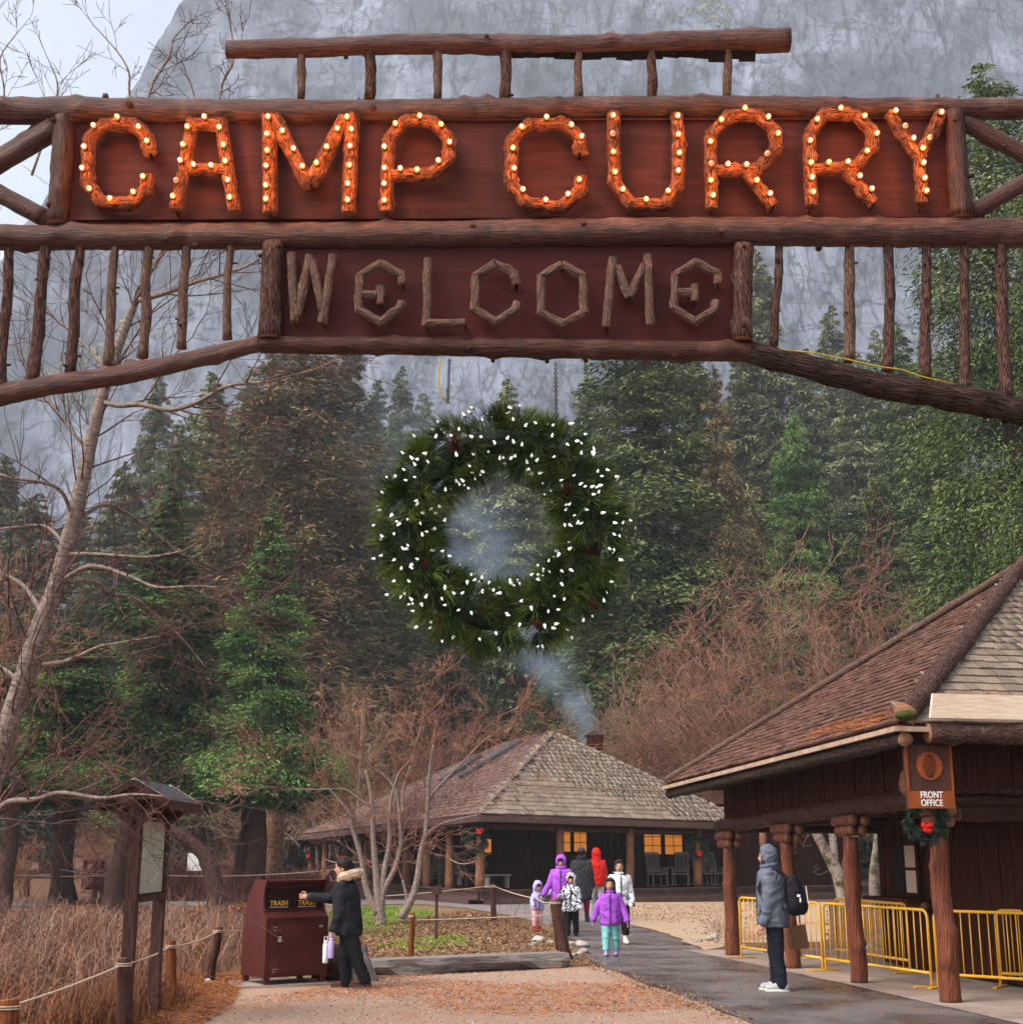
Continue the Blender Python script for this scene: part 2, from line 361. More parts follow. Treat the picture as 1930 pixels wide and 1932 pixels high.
mat('skin', (.50,.27,.18), (.56,.31,.21), 20, .5)
mat('hair', (.012,.008,.007), (.035,.02,.015), 30, .45, 'obj', (6,6,1))
mat('eye', (.02,.012,.01), None, rough=.3); mat('lip', (.36,.10,.085), None, rough=.5)
emit('lit_window', (1.0,.34,.04), .20, (.3,.15,.05))
mat('curtain', (.55,.42,.32), None, rough=.9)
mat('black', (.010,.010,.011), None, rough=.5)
mat('charcoal', (.035,.036,.042), (.055,.055,.06), 3, .8)
mat('red', (.72,.02,.012), None, rough=.5)
mat('red_banner', (.55,.03,.02), None, rough=.6)
mat('tarp', (.028,.032,.042), (.05,.055,.07), .8, .6)
mat('wire', (.012,.02,.014), None, rough=.6); mat('chain', (.03,.028,.03), None, rough=.4, metal=.6); mat('cord_yellow', (.40,.30,.03), None, rough=.5)
mat('sign_orange', (.21,.050,.013), (.27,.068,.019), 6, .5)
mat('sign_brown', (.045,.017,.011), (.085,.034,.023), 3, .55, 'pos', (10,10,.8), .2)
# lit marquee bulb: hot filament, its orange halo put into the envelope's own glow
emit('filament', (1.0,.36,.06), 250)
emit('envelope', (1.0,.26,.03), .55, (.06,.02,.004))
mm = MATS['envelope']; n = mm.node_tree; b = n.nodes['Principled BSDF']; tr = n.nodes.new('ShaderNodeBsdfTransparent'); mx = n.nodes.new('ShaderNodeMixShader'); mx.inputs[0].default_value = .45
n.links.new(tr.outputs[0], mx.inputs[1]); n.links.new(b.outputs[0], mx.inputs[2]); n.links.new(mx.outputs[0], n.nodes['Material Output'].inputs['Surface'])
mat('bulb_off', (.45,.33,.24), None, rough=.15, spec=.6)
mat('bulb_socket', (.03,.018,.012), None, rough=.6)
emit('mini_bulb', (.98,1.0,.90), 0.28, (.8,.8,.75))
for q in ('mini_bulb','envelope','lit_window'): MATS[q].cycles.emission_sampling = 'NONE'

n = MATS['granite'].node_tree; N = n.nodes; Lk = n.links; b = N['Principled BSDF']; src = b.inputs['Base Color'].links[0].from_socket; geo = N.new('ShaderNodeNewGeometry')
for (rot, st, sca, wdt, dk) in (((0,.30,0), (.050,.050,.010), 1.0, .016, .25), ((0,-.55,0), (.034,.034,.009), 1.0, .012, .30), ((0,1.05,0), (.035,.035,.010), 1.0, .014, .30), ((0,.1,0), (.11,.11,.03), 1.0, .02, .5), ((0,1.35,0), (.09,.09,.025), 1.0, .018, .5), ((0,.75,0), (.009,.009,.022), 1.0, .007, .22), ((0,-.25,0), (.012,.012,.030), 1.0, .006, .28), ((0,.55,0), (.028,.028,.06), 1.0, .010, .40)):
    mp = N.new('ShaderNodeMapping'); mp.inputs['Rotation'].default_value = rot; mp.inputs['Scale'].default_value = st; Lk.new(geo.outputs['Position'], mp.inputs['Vector'])
    t = N.new('ShaderNodeTexNoise'); t.inputs['Scale'].default_value = sca; t.inputs['Detail'].default_value = 9; t.inputs['Distortion'].default_value = .35; Lk.new(mp.outputs[0], t.inputs['Vector'])
    a = N.new('ShaderNodeMath'); a.operation = 'SUBTRACT'; Lk.new(t.outputs['Fac'], a.inputs[0]); a.inputs[1].default_value = .5
    c = N.new('ShaderNodeMath'); c.operation = 'ABSOLUTE'; Lk.new(a.outputs[0], c.inputs[0])
    r = N.new('ShaderNodeMapRange'); r.inputs['From Max'].default_value = wdt; r.inputs['To Min'].default_value = dk; Lk.new(c.outputs[0], r.inputs['Value'])
    h = N.new('ShaderNodeHueSaturation'); Lk.new(src, h.inputs['Color']); Lk.new(r.outputs[0], h.inputs['Value']); src = h.outputs[0]
Lk.new(src, b.inputs['Base Color'])

# fine diagonal mottling of the granite
mp = N.new('ShaderNodeMapping'); mp.inputs['Rotation'].default_value = (0,.85,0); mp.inputs['Scale'].default_value = (.15,.15,.05); Lk.new(geo.outputs['Position'], mp.inputs['Vector'])
t = N.new('ShaderNodeTexNoise'); t.inputs['Scale'].default_value = 1.0; t.inputs['Detail'].default_value = 9; t.inputs['Roughness'].default_value = .7; Lk.new(mp.outputs[0], t.inputs['Vector'])
r = N.new('ShaderNodeMapRange'); r.inputs['From Min'].default_value = .3; r.inputs['From Max'].default_value = .7; r.inputs['To Min'].default_value = .62; r.inputs['To Max'].default_value = 1.28; Lk.new(t.outputs['Fac'], r.inputs['Value'])
h = N.new('ShaderNodeHueSaturation'); Lk.new(src, h.inputs['Color']); Lk.new(r.outputs[0], h.inputs['Value']); Lk.new(h.outputs[0], b.inputs['Base Color'])
# ------------------------------------------------------------ ground sheets
def sheet(name, pts, z, m, jit=0.05, step=0.4, seed=0, thick=0.0):
    P = []
    n = len(pts)
    for i in range(n):
        a = Vector(pts[i]); b = Vector(pts[(i+1) % n]); k = max(1, min(60, int((b-a).length/step)))
        for j in range(k):
            q = a.lerp(b, j/k); P.append((q.x + jit*float(vnoise(q.x*1.7, q.y*1.7, seed)), q.y + jit*float(vnoise(q.x*1.7, q.y*1.7, seed+9)), z))
    mb = MB()
    if thick: mb.prism([(x, y, z-thick) for x, y, _ in P], (0, 0, thick))
    else: mb.add(P, [tuple(range(len(P)))])
    return tag(mb.build(name, m), kind='structure')
def g2(px, py):
    q = gnd(px, py); return (q.x, q.y)
sheet('ground', [(-440,-300), (690,-300), (690,700), (-440,700)], 0.0, 'ground', 0, 1000)
sheet('gravel_plaza', [(-3.1,-8), (6,-8), (4.4,14), g2(1420,1925), g2(1200,1850), g2(1140,1826), g2(1070,1826), g2(880,1838), g2(690,1848), g2(560,1852), g2(450,1862), g2(360,1900), g2(300,1945), (-3.3,8)], 0.004, 'gravel', .12, .3, 1)
path_left = [g2(1420,1932), g2(1330,1897), g2(1250,1868), g2(1180,1840), g2(1128,1824), g2(1102,1800), g2(1085,1778), g2(1060,1757), g2(1035,1742)]
path_right = [g2(1130,1738), g2(1190,1745), g2(1262,1768), g2(1330,1796), g2(1490,1834), g2(1930,1930)]
sheet('asphalt_path', [(4.0,-8), (3.6,2), (3.0,10)] + path_left + path_right + [(6.2,10), (7.2,2), (7.6,-8)], 0.012, 'asphalt', .07, .3, 2)
sheet('paved_walk', [g2(540,1700), g2(700,1698), g2(1190,1702), g2(1190,1742), g2(1130,1745), g2(1035,1746), g2(960,1728), g2(880,1714), g2(780,1706), g2(600,1710)], 0.008, 'pavement', .06, .5, 3)
sheet('sand_yard', [g2(1180,1703), g2(1560,1703), g2(1560,1778), g2(1395,1780), g2(1330,1794), g2(1262,1764), g2(1180,1741)], 0.006, 'sand', .1, .4, 4)
sheet('garden_bed', [g2(560,1850), g2(690,1846), g2(880,1836), g2(1066,1820), g2(1095,1806), g2(1078,1778), g2(1052,1757), g2(1025,1745), g2(955,1730), g2(875,1716), g2(780,1708), g2(600,1712), g2(560,1735), g2(500,1780)], 0.008, 'bed', .1, .4, 5)
far_walk = sheet('far_path', [(-34,44), (-9,41.5), (-8.5,45), (-34,49)], 0.006, 'pavement', .2, 1, 6)
far_walk2 = sheet('needle_path', [(-9,52), (-3.5,52), (-4,100), (-14,100)], 0.007, 'ground', .2, 1, 7)
# ------------------------------------------------------------ granite cliff
def build_cliff():
    sil = [(400,-330), (352,-60), (330,0), (300,38), (262,85), (235,140), (205,178), (85,345), (0,450), (-160,640), (-400,900), (-600,1200), (-700,1560)]
    S = []
    for px, py in sil:
        Y = 480.0
        for _ in range(8):
            p = at(px, py, Y); Y = 480 + .22*max(p.z, 0)
        S.append((p.z, p.x))
    S.sort(); sz = [a for a, b in S]; sx = [b for a, b in S]
    nz, nx = 300, 380
    zz = np.linspace(-3, 560, nz)[:,None]; aa = np.linspace(0, 1, nx)[None,:]
    xl = np.interp(zz, sz, sx) + 5*fbm(zz*.06, 3.3, 1.1, 4)
    fold = np.clip(aa/.12, 0, 1)                      # first columns wrap round the shoulder
    x = xl + 7*fold**1.5 + np.clip((aa-.12)/.88, 0, 1)*(560 - xl)
    y0 = 480 + .22*np.clip(zz, 0, None) + 0*x; y = y0 + 90*(1-fold)**2
    x = np.where(fold < 1, np.minimum(xl*(y/y0)*(1-.03*(1-fold)) + 7*fold**1.5, x + 200), x)
    u = x*.5 + zz*.86; v = -x*.86 + zz*.5             # diagonal joints
    z0 = zz + 0*x
    d = 12*fbm(x*.006, z0*.005, 0, 3, 5)
    r1 = 1 - np.abs(fbm(u*.009, v*.030, 2.0, 4, 21)); d += .8*np.clip((r1-.93)/.07, 0, 1)
    r2 = 1 - np.abs(fbm(x*.012+zz*.007, z0*.04, 4.0, 4, 33)); d += .6*np.clip((r2-.94)/.06, 0, 1)
    sl = (v + 30*fbm(x*.012, z0*.012, 1, 3, 8))*.022; st = np.floor(sl).astype(np.int64); d += 2.2*hashn(st, st*3, st*0, 3)
    d += .22*fbm(x*.16, z0*.10, 0, 4, 55)
    y = y + d*np.clip(fold, .15, 1)
    V = np.stack([x, y, z0], -1).reshape(-1, 3)
    i = np.arange(nz-1)[:,None]*nx + np.arange(nx-1)[None,:]
    Fc = np.stack([i, i+1, i+nx+1, i+nx], -1).reshape(-1, 4)
    o = mkobj('granite_cliff', np_mesh('granite_cliff', V, Fc), 'granite'); tag(o, kind='structure')
    # ledge shrubs and small pines clinging to the wall
    rng = np.random.default_rng(4); P = []
    cand = np.argwhere((fbm(x*.02, z0*.02, 9, 3, 77) > .25) & (d > 4))
    rng.shuffle(cand)
    C = []
    for (a, b) in cand[:1500]: C.append((x[a, b], y[a, b]-1.0, z0[a, b]))
    C = np.array(C); n = 14
    c = np.repeat(C, n, 0) + rng.normal(0, 1.0, (len(C)*n, 3))*np.array([1.3, .5, 1.2]); l = .9
    a1 = rng.normal(0, 1, c.shape); a1 /= np.linalg.norm(a1, axis=1, keepdims=True); b1 = np.cross(a1, rng.normal(0, 1, c.shape)); b1 /= np.linalg.norm(b1, axis=1, keepdims=True)
    V = np.stack([c-a1*l, c+b1*l*.6, c+a1*l, c-b1*l*.6], 1).reshape(-1, 3)
    o2 = mkobj('ledge_scrub', np_mesh('ledge_scrub', V, np.arange(len(V)).reshape(-1, 4), rng.random(len(c))), 'fir_grey')
    tag(o2, 'dark scrub clinging to ledges of the granite cliff', 'scrub', kind='stuff')
build_cliff()
# ------------------------------------------------------------ air
def build_haze():
    mb = MB(); mb.box((125, 200, 289), (1160, 1030, 582)); o = mb.build('haze', None)
    m = bpy.data.materials.new('haze'); m.use_nodes = True; n = m.node_tree; n.nodes.remove(n.nodes['Principled BSDF'])
    v = n.nodes.new('ShaderNodeVolumePrincipled'); v.inputs['Color'].default_value = (.88,.93,1.0,1); v.inputs['Density'].default_value = HAZE; v.inputs['Anisotropy'].default_value = 0.2
    n.links.new(v.outputs[0], n.nodes['Material Output'].inputs['Volume']); o.data.materials.append(m); tag(o, kind='stuff'); tag(o, 'pale blue mist hanging in the valley before the cliff', 'haze')
HAZE = 0.0006
build_haze()
# ------------------------------------------------------------ log archway sign
AY = 9.5
A = lambda x, y, dy=0.0: at(x, y, AY + dy)
arch = thing('log_archway', 'rustic log archway with brown sign panels spelling CAMP CURRY and WELCOME', 'archway', (0, AY, 0))
def alog(name, a, b, r0, r1=None, m='log', seed=0, dy=0.0, knots=4, bow=.0, wob=.07, n=14, parent=None):
    k = mpp((a[1]+b[1])/2, AY); mb = MB(); mb.log(A(*a, dy), A(*b, dy), r0*k, (r1 or r0)*k, seed, .06, n, wob, knots, 0, 1, bow)
    rg = random.Random(seed*7+1); P0 = A(*a, dy); P1 = A(*b, dy)                 # sawn-off branch stubs
    for _ in range(knots//2):
        t = rg.uniform(.03, .97); c = P0.lerp(P1, t); x, y = frame(P1-P0); an = rg.uniform(0, 6.283); o = x*math.cos(an)+y*math.sin(an); rr = (r0*(1-t)+(r1 or r0)*t)*k
        mb.tube([c+o*rr*.8, c+o*(rr+rg.uniform(.008,.035))], [rr*.28, rr*.2], 7, 0, True)
    return mb.build(name, [m, 'log_end'], parent or arch, smooth=True)
tl = alog('top_rail', (428, 93), (1489, 75), 17, 23, 'log', 1, 0, 12, .02)
mb = MB()     # bark peeling off the underside of the top rail
rngp = random.Random(3)
for i in range(16):
    x0 = 960 + i*29; h0 = 8 + 12*abs(float(vnoise(i*.6, 1, 2)))
    a = A(x0, 96, -.03); b = A(x0+31, 95, -.03); c = A(x0+30, 96+h0+4*rngp.random(), -.01); d = A(x0-1, 97+h0, 0.0)
    mb.prism([a, b, c, d], (0, .008, 0))
mb.build('peeling_bark', 'bark', tl)
for i, (x, y0, y1, r) in enumerate([(568,92,184,8), (697,90,186,10.5), (825,92,185,8.5), (953,84,187,11), (1091,92,187,8), (1229,86,188,9), (1371,84,187,8.5)]):
    alog('upright', (x+1, y0), (x, y1), r, r*.95, 'bark' if i % 2 else 'twig_log', 40+i, .0, 3, .01, .13, 10)
alog('upper_beam', (-180,209), (2110,203), 27, 19, 'log', 11, 0, 26, .03)
alog('middle_beam', (-180,446), (2110,441), 24, 29, 'log', 12, 0, 24, .03)
alog('lower_chord', (492,650), (1419,663), 17, 20, 'log_dark', 13, 0, 14, .015)
alog('sloping_chord', (497,646), (-190,788), 16, 23, 'log', 14, 0, 8, .03)
alog('sloping_chord', (1412,664), (2120,824), 22, 28, 'chord_bark', 15, 0, 6, .03, .14)
alog('panel_post', (121,222), (108,422), 19, 21, 'log_dark', 16, -.03, 6, .01, .1)
alog('panel_post', (1799,212), (1813,412), 19, 22, 'log_dark', 17, -.03, 6, .01, .1)
alog('panel_post', (515,458), (508,637), 19, 21, 'bark', 18, -.05, 7, .0, .1)
alog('panel_post', (1403,462), (1400,641), 17, 19, 'bark', 19, -.05, 6, .0, .12)
for i, (a, b, r) in enumerate([((104,240), (-190,418), 22), ((86,412), (-190,262), 17), ((1815,228), (2120,392), 16), ((1828,404), (2120,236), 16)]):
    alog('brace', a, b, r, r, 'log', 22+i, .02, 4)
for i, (a, b, r) in enumerate([((17,455),(0,736),9.5), ((87,455),(60,722),10.5), ((153,455),(133,704),9.5), ((218,455),(203,688),8), ((281,455),(269,674),9), ((352,455),(342,657),8.5), ((435,455),(427,640),7.5),
        ((1471,455),(1460,651),7.5), ((1604,455),(1603,681),9.5), ((1676,455),(1675,699),9.5), ((1747,455),(1747,716),9.5), ((1819,455),(1821,735),9), ((1887,455),(1899,750),11), ((-58,455),(-80,750),9), ((1960,455),(1970,770),10)]):
    alog('baluster', a, b, r*.95, r*1.12, 'bark' if i in (0,1,2,7,9,10,11,12) else 'twig_log', 60+i, .0, 6, .014, .16, 10)
# posts that carry the arch, just outside the view
for s in (-1, 1):
    mb = MB(); mb.log((s*4.62, AY, 0), (s*4.55, AY, 7.5), .20, .17, 5+s, .15, 14, .08, 6, 0, 1); mb.build('support_post', ['log', 'log_end'], arch, smooth=True)
# sign panels, two boards above and one below
for (xa, xb) in ((118, 934.6), (935.4, 1802)):
    mb = MB(); mb.hexa([A(xa,424,.01), A(xb,422,.01), A(xb,422,.05), A(xa,424,.05), A(xa,218,.01), A(xb,216,.01), A(xb,216,.05), A(xa,218,.05)]); mb.build('sign_panel', 'panel', arch)
mb = MB(); mb.hexa([A(512,646,.01), A(1400,652,.01), A(1400,652,.05), A(512,646,.05), A(512,455,.01), A(1400,455,.01), A(1400,455,.05), A(512,455,.05)]); mb.build('sign_panel', 'panel_dark', arch)
mb = MB(); mb.beam(A(935,222,.065), A(935,420,.065), .09, .02, up=(0,1,0)); mb.build('batten', 'panel_dark', arch)
for (a, b) in (((135,414),(1795,408)), ((135,229),(1795,224))):
    mb = MB(); mb.beam(A(*a,-.004), A(*b,-.004), .03, .016, up=(0,0,1)); mb.build('trim', 'panel_dark', arch)
# ---- marquee letters: bark-covered log pieces with bulbs
bulb_me = MB(); bulb_me.ell((0,-.040,0), (.0215,.026,.0215), None, 12, 8, 1); bulb_me.ell((0,-.046,0), (.0095,.010,.0105), None, 8, 6, 0)
bulb_me.tube([(0,.012,0), (0,-.018,0)], [.015,.0165], 10, 2); bulb_me = bulb_me.mesh('bulb', None, True)
for k in ('filament', 'envelope', 'bulb_socket'): bulb_me.materials.append(MATS[k])
off_me = MB(); off_me.ell((0,-.03,0), (.0215,.026,.0215), None, 12, 8, 0); off_me.tube([(0,.012,0), (0,-.008,0)], [.015,.0165], 10, 1); off_me = off_me.mesh('bulb_off', None, True)
for k in ('bulb_off', 'bulb_socket'): off_me.materials.append(MATS[k])
z1 = lambda x, y: (x*.5006, y*.5006)
z2 = lambda x, y: (966 + x*.4994, y*.4994)
z3 = lambda x, y: (x*.5006, 422.6 + y*.5006)
z4 = lambda x, y: (966 + x*.4994, 422.6 + y*.4994)
def letter(ch, zf, strokes, bulbs, r, seed, m, off=()):
    dy = -.085; mb = MB(); k = mpp(300, AY); s = seed
    for st in strokes:
        P = [A(*zf(*q), dy) for q in st]
        for i in range(len(P)-1):
            a, b = P[i], P[i+1]; d = (b-a).normalized(); s += 1
            e0 = -.25*r*k if i > 0 else 0; e1 = .25*r*k if i < len(P)-2 else 0
            mb.log(a + d*e0, b + d*e1, r*k, r*k*.97, s, .035, 14, .13, 3, 0, 1, .004, 16)
            rg = random.Random(s)                      # shreds of hanging bark
            for _ in range(int((b-a).length*70)):
                t = rg.random(); c = a.lerp(b, t); an = rg.uniform(2.6, 6.8); x, y = frame(d)
                o = (x*math.cos(an) + y*math.sin(an)); c2 = c + o*r*k*.98
                if c2.y > c.y + .01: continue
                tip = c2 + o*rg.uniform(.003,.014) + d*rg.uniform(-.05,.05) + Vector((0,0,-rg.uniform(.0,.02)))
                wv = d.cross(o)*.0035; mb.add([c2-wv, c2+wv, tip], [(0,1,2)], 0, [[(0,0),(.01,0),(0,.05)]])
    for st in strokes[:1] + strokes[-1:]:              # pegs to the panel
        for q in (st[0], st[-1]):
            c = A(*zf(*q), dy); mb.tube([c, c + Vector((0, .10, 0))], .012, 6)
    L = mb.build('letter', [m, 'log_end'], arch, smooth=False); L['label'] = 'letter %s made of bark covered log pieces' % ch + (' with lit bulbs' if bulbs else '')
    for b in bulbs:
        lit = b not in off
        o = bpy.data.objects.new('bulb', bulb_me if lit else off_me); col.objects.link(o); o.parent = L
        c = A(*zf(*b), dy - r*k*.95); o.location = c - offs(L); o.scale = (1.0, 1.0, 1.0)
        if not lit: o['label'] = 'burnt out bulb'
BL = 'bark_letter'
letter('C', z1, [[(566,578),(556,522),(508,470),(395,468),(337,525),(327,690),(382,764),(492,768),(553,716),(562,662)]], [(447,448),(527,485),(558,538),(358,480),(322,560),(315,640),(342,718),(420,755),(507,730),(543,672)], 13.5, 100, BL)
letter('A', z1, [[(727,452),(664,795)], [(833,452),(884,800)], [(712,468),(846,468)], [(704,640),(850,640)]], [(774,447),(710,485),(830,487),(694,552),(845,553),(683,611),(733,627),(799,630),(852,614),(667,685),(861,685),(656,746),(869,750)], 12.5, 120, BL, [(667,685)])
letter('M', z1, [[(1014,435),(1019,805)], [(1328,435),(1313,805)], [(1036,440),(1163,698)], [(1300,445),(1172,692)]], [(1013,447),(1009,512),(1010,574),(1006,632),(1005,705),(1005,757),(1067,500),(1109,567),(1142,633),(1195,621),(1234,561),(1273,492),(1310,448),(1326,494),(1321,557),(1319,629),(1313,699),(1312,760)], 14.5, 140, BL)
letter('P', z1, [[(1466,520),(1456,802)], [(1466,524),(1526,457),(1634,457),(1690,518),(1694,600),(1630,655),(1476,662)]], [(1491,473),(1583,444),(1663,476),(1695,543),(1653,612),(1573,647),(1510,642),(1450,560),(1450,640),(1449,699),(1450,762)], 13, 160, BL)
letter('C', z2, [[(256,576),(257,522),(196,467),(64,470),(-2,532),(-5,690),(52,766),(180,784),(258,724),(262,672)]], [(130,450),(36,487),(224,479),(262,523),(4,566),(8,643),(41,722),(127,762),(211,740),(253,686)], 13, 180, BL)
letter('U', z2, [[(384,428),(386,690),(450,772),(580,774),(626,700),(632,540),(622,432)]], [(381,444),(380,510),(381,581),(388,657),(418,722),(505,760),(588,728),(626,652),(630,585),(626,515),(624,445)], 13, 200, BL, [(380,510)])
letter('R', z2, [[(748,516),(755,792)], [(750,512),(816,437),(928,434),(998,500),(998,562),(925,640),(766,646)], [(886,652),(986,780)]], [(877,416),(788,460),(965,449),(1002,511),(747,542),(962,586),(751,623),(813,627),(883,629),(749,688),(757,745),(922,688),(972,738)], 12.5, 220, BL, [(962,586),(751,623)])
letter('R', z2, [[(1122,508),(1130,780)], [(1124,504),(1176,432),(1300,432),(1364,497),(1364,556),(1295,630),(1138,640)], [(1262,648),(1366,770)]], [(1238,416),(1149,458),(1328,445),(1374,511),(1337,577),(1265,618),(1193,620),(1123,538),(1126,622),(1130,677),(1134,732),(1310,671),(1355,720)], 12.5, 240, BL)
letter('Y', z2, [[(1424,428),(1532,592)], [(1622,422),(1546,584)], [(1536,576),(1549,772)]], [(1444,426),(1482,481),(1512,529),(1547,567),(1550,622),(1554,679),(1560,728),(1617,431),(1575,525)], 12, 260, BL, [(1482,481),(1575,525)])
TW = 'twig_log'
letter('W', z3, [[(1098,108),(1111,365)], [(1168,118),(1122,345)], [(1174,135),(1216,322)], [(1256,115),(1216,372)]], [], 8, 300, TW)
letter('E', z3, [[(1517,226),(1513,190),(1432,149),(1356,196),(1352,325),(1435,370),(1508,317),(1515,290)], [(1366,265),(1422,266)], [(1433,234),(1435,301)]], [], 8, 320, TW)
letter('L', z3, [[(1612,130),(1607,382)], [(1602,374),(1752,373)]], [], 8, 340, TW)
letter('C', lambda x, y: (x, y), [[(974,537),(971,518),(935,498),(898,520),(895,583),(935,607),(971,588),(975,570)]], [], 8, 350, TW)
letter('O', z4, [[(188,152),(268,196),(270,334),(190,379),(110,335),(112,196),(188,152)]], [], 8, 360, TW)
letter('M', z4, [[(381,126),(356,388)], [(511,116),(521,380)], [(396,160),(442,276)], [(500,155),(444,272)]], [], 8, 370, TW)
letter('E', z4, [[(778,224),(775,186),(696,143),(616,191),(612,316),(690,369),(764,326),(774,290)], [(626,258),(684,258)], [(690,228),(690,291)]], [], 7.5, 380, TW)
# yellow extension cord lying along the sloping chord
pts = [A(x, y, -.06) for x, y in ((1419,648),(1440,655),(1490,661),(1540,666),(1600,678),(1650,690),(1700,697),(1745,712),(1800,724))]
mb = MB(); mb.tube(pts, .0048, 6); mb.thing('extension_cord', 'cord_yellow', 'yellow extension cord laid along the sloping bark log of the archway', 'cord', smooth=True)
# ------------------------------------------------------------ the big lit wreath under the arch
def tuft_arrays(rng, C, D, n, L, Wd, spread):
    """needle fans: each tuft at C pointing along D"""
    K = len(C); c = np.repeat(C, n, 0); d = np.repeat(D, n, 0)
    q = d + rng.normal(0, spread, c.shape); q /= np.linalg.norm(q, axis=1, keepdims=True)
    l = (L*rng.uniform(.6, 1.15, len(c)))[:,None]
    mid = c + q*l*.5; tip = c + q*l + np.array([0, 0, -1])*(l*l)*.5
    s = np.cross(q, rng.normal(0, 1, c.shape)); s /= np.linalg.norm(s, axis=1, keepdims=True); s = s*Wd
    V = np.stack([c, mid+s, tip, mid-s], 1).reshape(-1, 3)
    return V, np.arange(len(V)).reshape(-1, 4)
def cone_mesh(r, h):
    mb = MB()
    for i in range(9):
        t = i/8; rr = r*math.sin(.25+t*2.6); z = h*(.5-t)
        for k in range(8):
            a = 6.283*(k+.5*(i % 2))/8; o = Vector((math.cos(a), math.sin(a), 0)); tn = Vector((-math.sin(a), math.cos(a), 0)); b = o*rr*.45 + Vector((0,0,z))
            tip = o*rr + Vector((0,0,z-h*.03)); w2 = rr*.42
            mb.add([b-tn*w2*.6, b+tn*w2*.6, tip+tn*w2*.6, tip+o*rr*.06+Vector((0,0,h*.05)), tip-tn*w2*.6], [(0,1,2,3,4)])
    mb.ell((0,0,0), (r*.55,r*.55,h*.5), None, 8, 6)
    return mb
def big_wreath():
    c0 = A(944, 997); k = mpp(997, AY); Rm = 172*k; rm = 47*k
    w = thing('hanging_wreath', 'large pine needle wreath with white lights and pine cones hanging below the archway', 'wreath', c0)
    rng = np.random.default_rng(7); K = 560
    a = rng.uniform(0, 6.283, K); b = rng.uniform(0, 6.283, K); rr = rm*rng.uniform(.45, 1.0, K)
    er = np.stack([np.cos(a), np.zeros(K), np.sin(a)], 1); ey = np.array([[0,1.,0]])
    o = er*np.cos(b)[:,None] + ey*np.sin(b)[:,None]
    C = er*Rm + o*rr[:,None]
    tg = np.stack([-np.sin(a), np.zeros(K), np.cos(a)], 1)*rng.uniform(-.7, .7, K)[:,None]
    D = o + tg + rng.normal(0, .25, (K,3)); D[:,1] -= .35; D /= np.linalg.norm(D, axis=1, keepdims=True)
    V, Fc = tuft_arrays(rng, C, D, 64, .205, .0021, .40)
    tint = np.clip(np.repeat(rng.random(K)**1.8, 64) + rng.normal(0, .12, K*64), 0, 1)
    o_ = mkobj('needle_foliage', np_mesh('needle_foliage', V, Fc, tint), 'needle', w)
    mb = MB(); pts = [Vector((math.cos(t)*Rm, 0, math.sin(t)*Rm)) for t in np.linspace(0, 6.2832, 40)]
    mb.tube(pts, rm*.5, 8, 0, False, .2, 5); mb.build('core', 'wire', w, world=False)
    cm = cone_mesh(.042, .15).mesh('pine_cone', None, False); cm.materials.append(MATS['cone'])
    for i, (px, py, s, tilt) in enumerate([(858,838,1.15,-.1), (1068,928,.9,.2), (803,1063,.8,1.2), (1115,1043,.7,.7), (1018,1180,.7,.9), (830,1175,.6,.4), (1120,1140,.7,-.8), (905,1152,.5,.3)]):
        o2 = bpy.data.objects.new('pine_cone', cm); col.objects.link(o2); o2.parent = w; o2.location = A(px, py, -.19) - c0; o2.scale = (s,s,s); o2.rotation_euler = (.3, tilt, i)
    bm = MB(); bm.tube([(0,0,.0),(0,0,.008),(0,0,.018),(0,0,.030),(0,0,.042)], [.006,.0108,.0112,.0075,.001], 8, 0); bm.tube([(0,0,-.02),(0,0,.004)], [.006,.0085], 6, 1); bm = bm.mesh('light_bulb', None, True)
    for q in ('mini_bulb', 'wire'): bm.materials.append(MATS[q])
    P = []
    rg = random.Random(12)
    for i in range(262):
        t = 6.2832*i/262*3.0 + rg.uniform(-.05, .05); ph = rg.uniform(-1.9, 1.9)
        rho = Rm + math.sin(ph)*(rm+.065)*rg.uniform(.7, 1.15); yy = -math.cos(ph)*(rm+.11)*rg.uniform(.75, 1.1)
        c = Vector((math.cos(t)*rho, yy, math.sin(t)*rho)); P.append(c)
        o2 = bpy.data.objects.new('light_bulb', bm); col.objects.link(o2); o2.parent = w; o2.location = c
        o2.rotation_euler = Vector((rg.gauss(0,1)+math.cos(t), rg.gauss(-.4,.6), rg.gauss(0,1)+math.sin(t))).to_track_quat('Z', 'Y').to_euler(); s = rg.uniform(.62, .98); o2.scale = (s,s,s)
    V0 = []; V1 = []
    for i in range(len(P)-1):
        a_, b_ = P[i], P[i+1]
        if (a_-b_).length < .35:
            m_ = (a_+b_)/2 + Vector((0,.05,-.03)); V0 += [a_, m_]; V1 += [m_, b_]
    Vt, Ft = seg_tubes(V0, V1, [.003]*len(V0), [.003]*len(V0), 4)
    mkobj('light_wire', np_mesh('light_wire', Vt, Ft), 'wire', w)['kind'] = 'stuff'
    for (x0, y0, x1, y1) in ((848,676,845,760), (1048,682,1050,790)):
        a_ = A(x0, y0); b_ = A(x1, y1); n = 26; mb = MB()
        for i in range(n):
            c = a_.lerp(b_, (i+.5)/n) - c0; rx = Vector((.010,0,0)) if i % 2 else Vector((0,.010,0)); h = (a_-b_).length/n*.62
            ring = [c + rx*math.cos(t) + Vector((0,0,h*math.sin(t))) for t in np.linspace(0, 6.283, 9)]
            mb.tube(ring, .0036, 5, 0, False)
        mb.build('chain', 'chain', w, world=False)
    pts = [A(x, y, -.02) for x, y in ((832,676),(828,700),(828,730),(834,748),(842,756))]
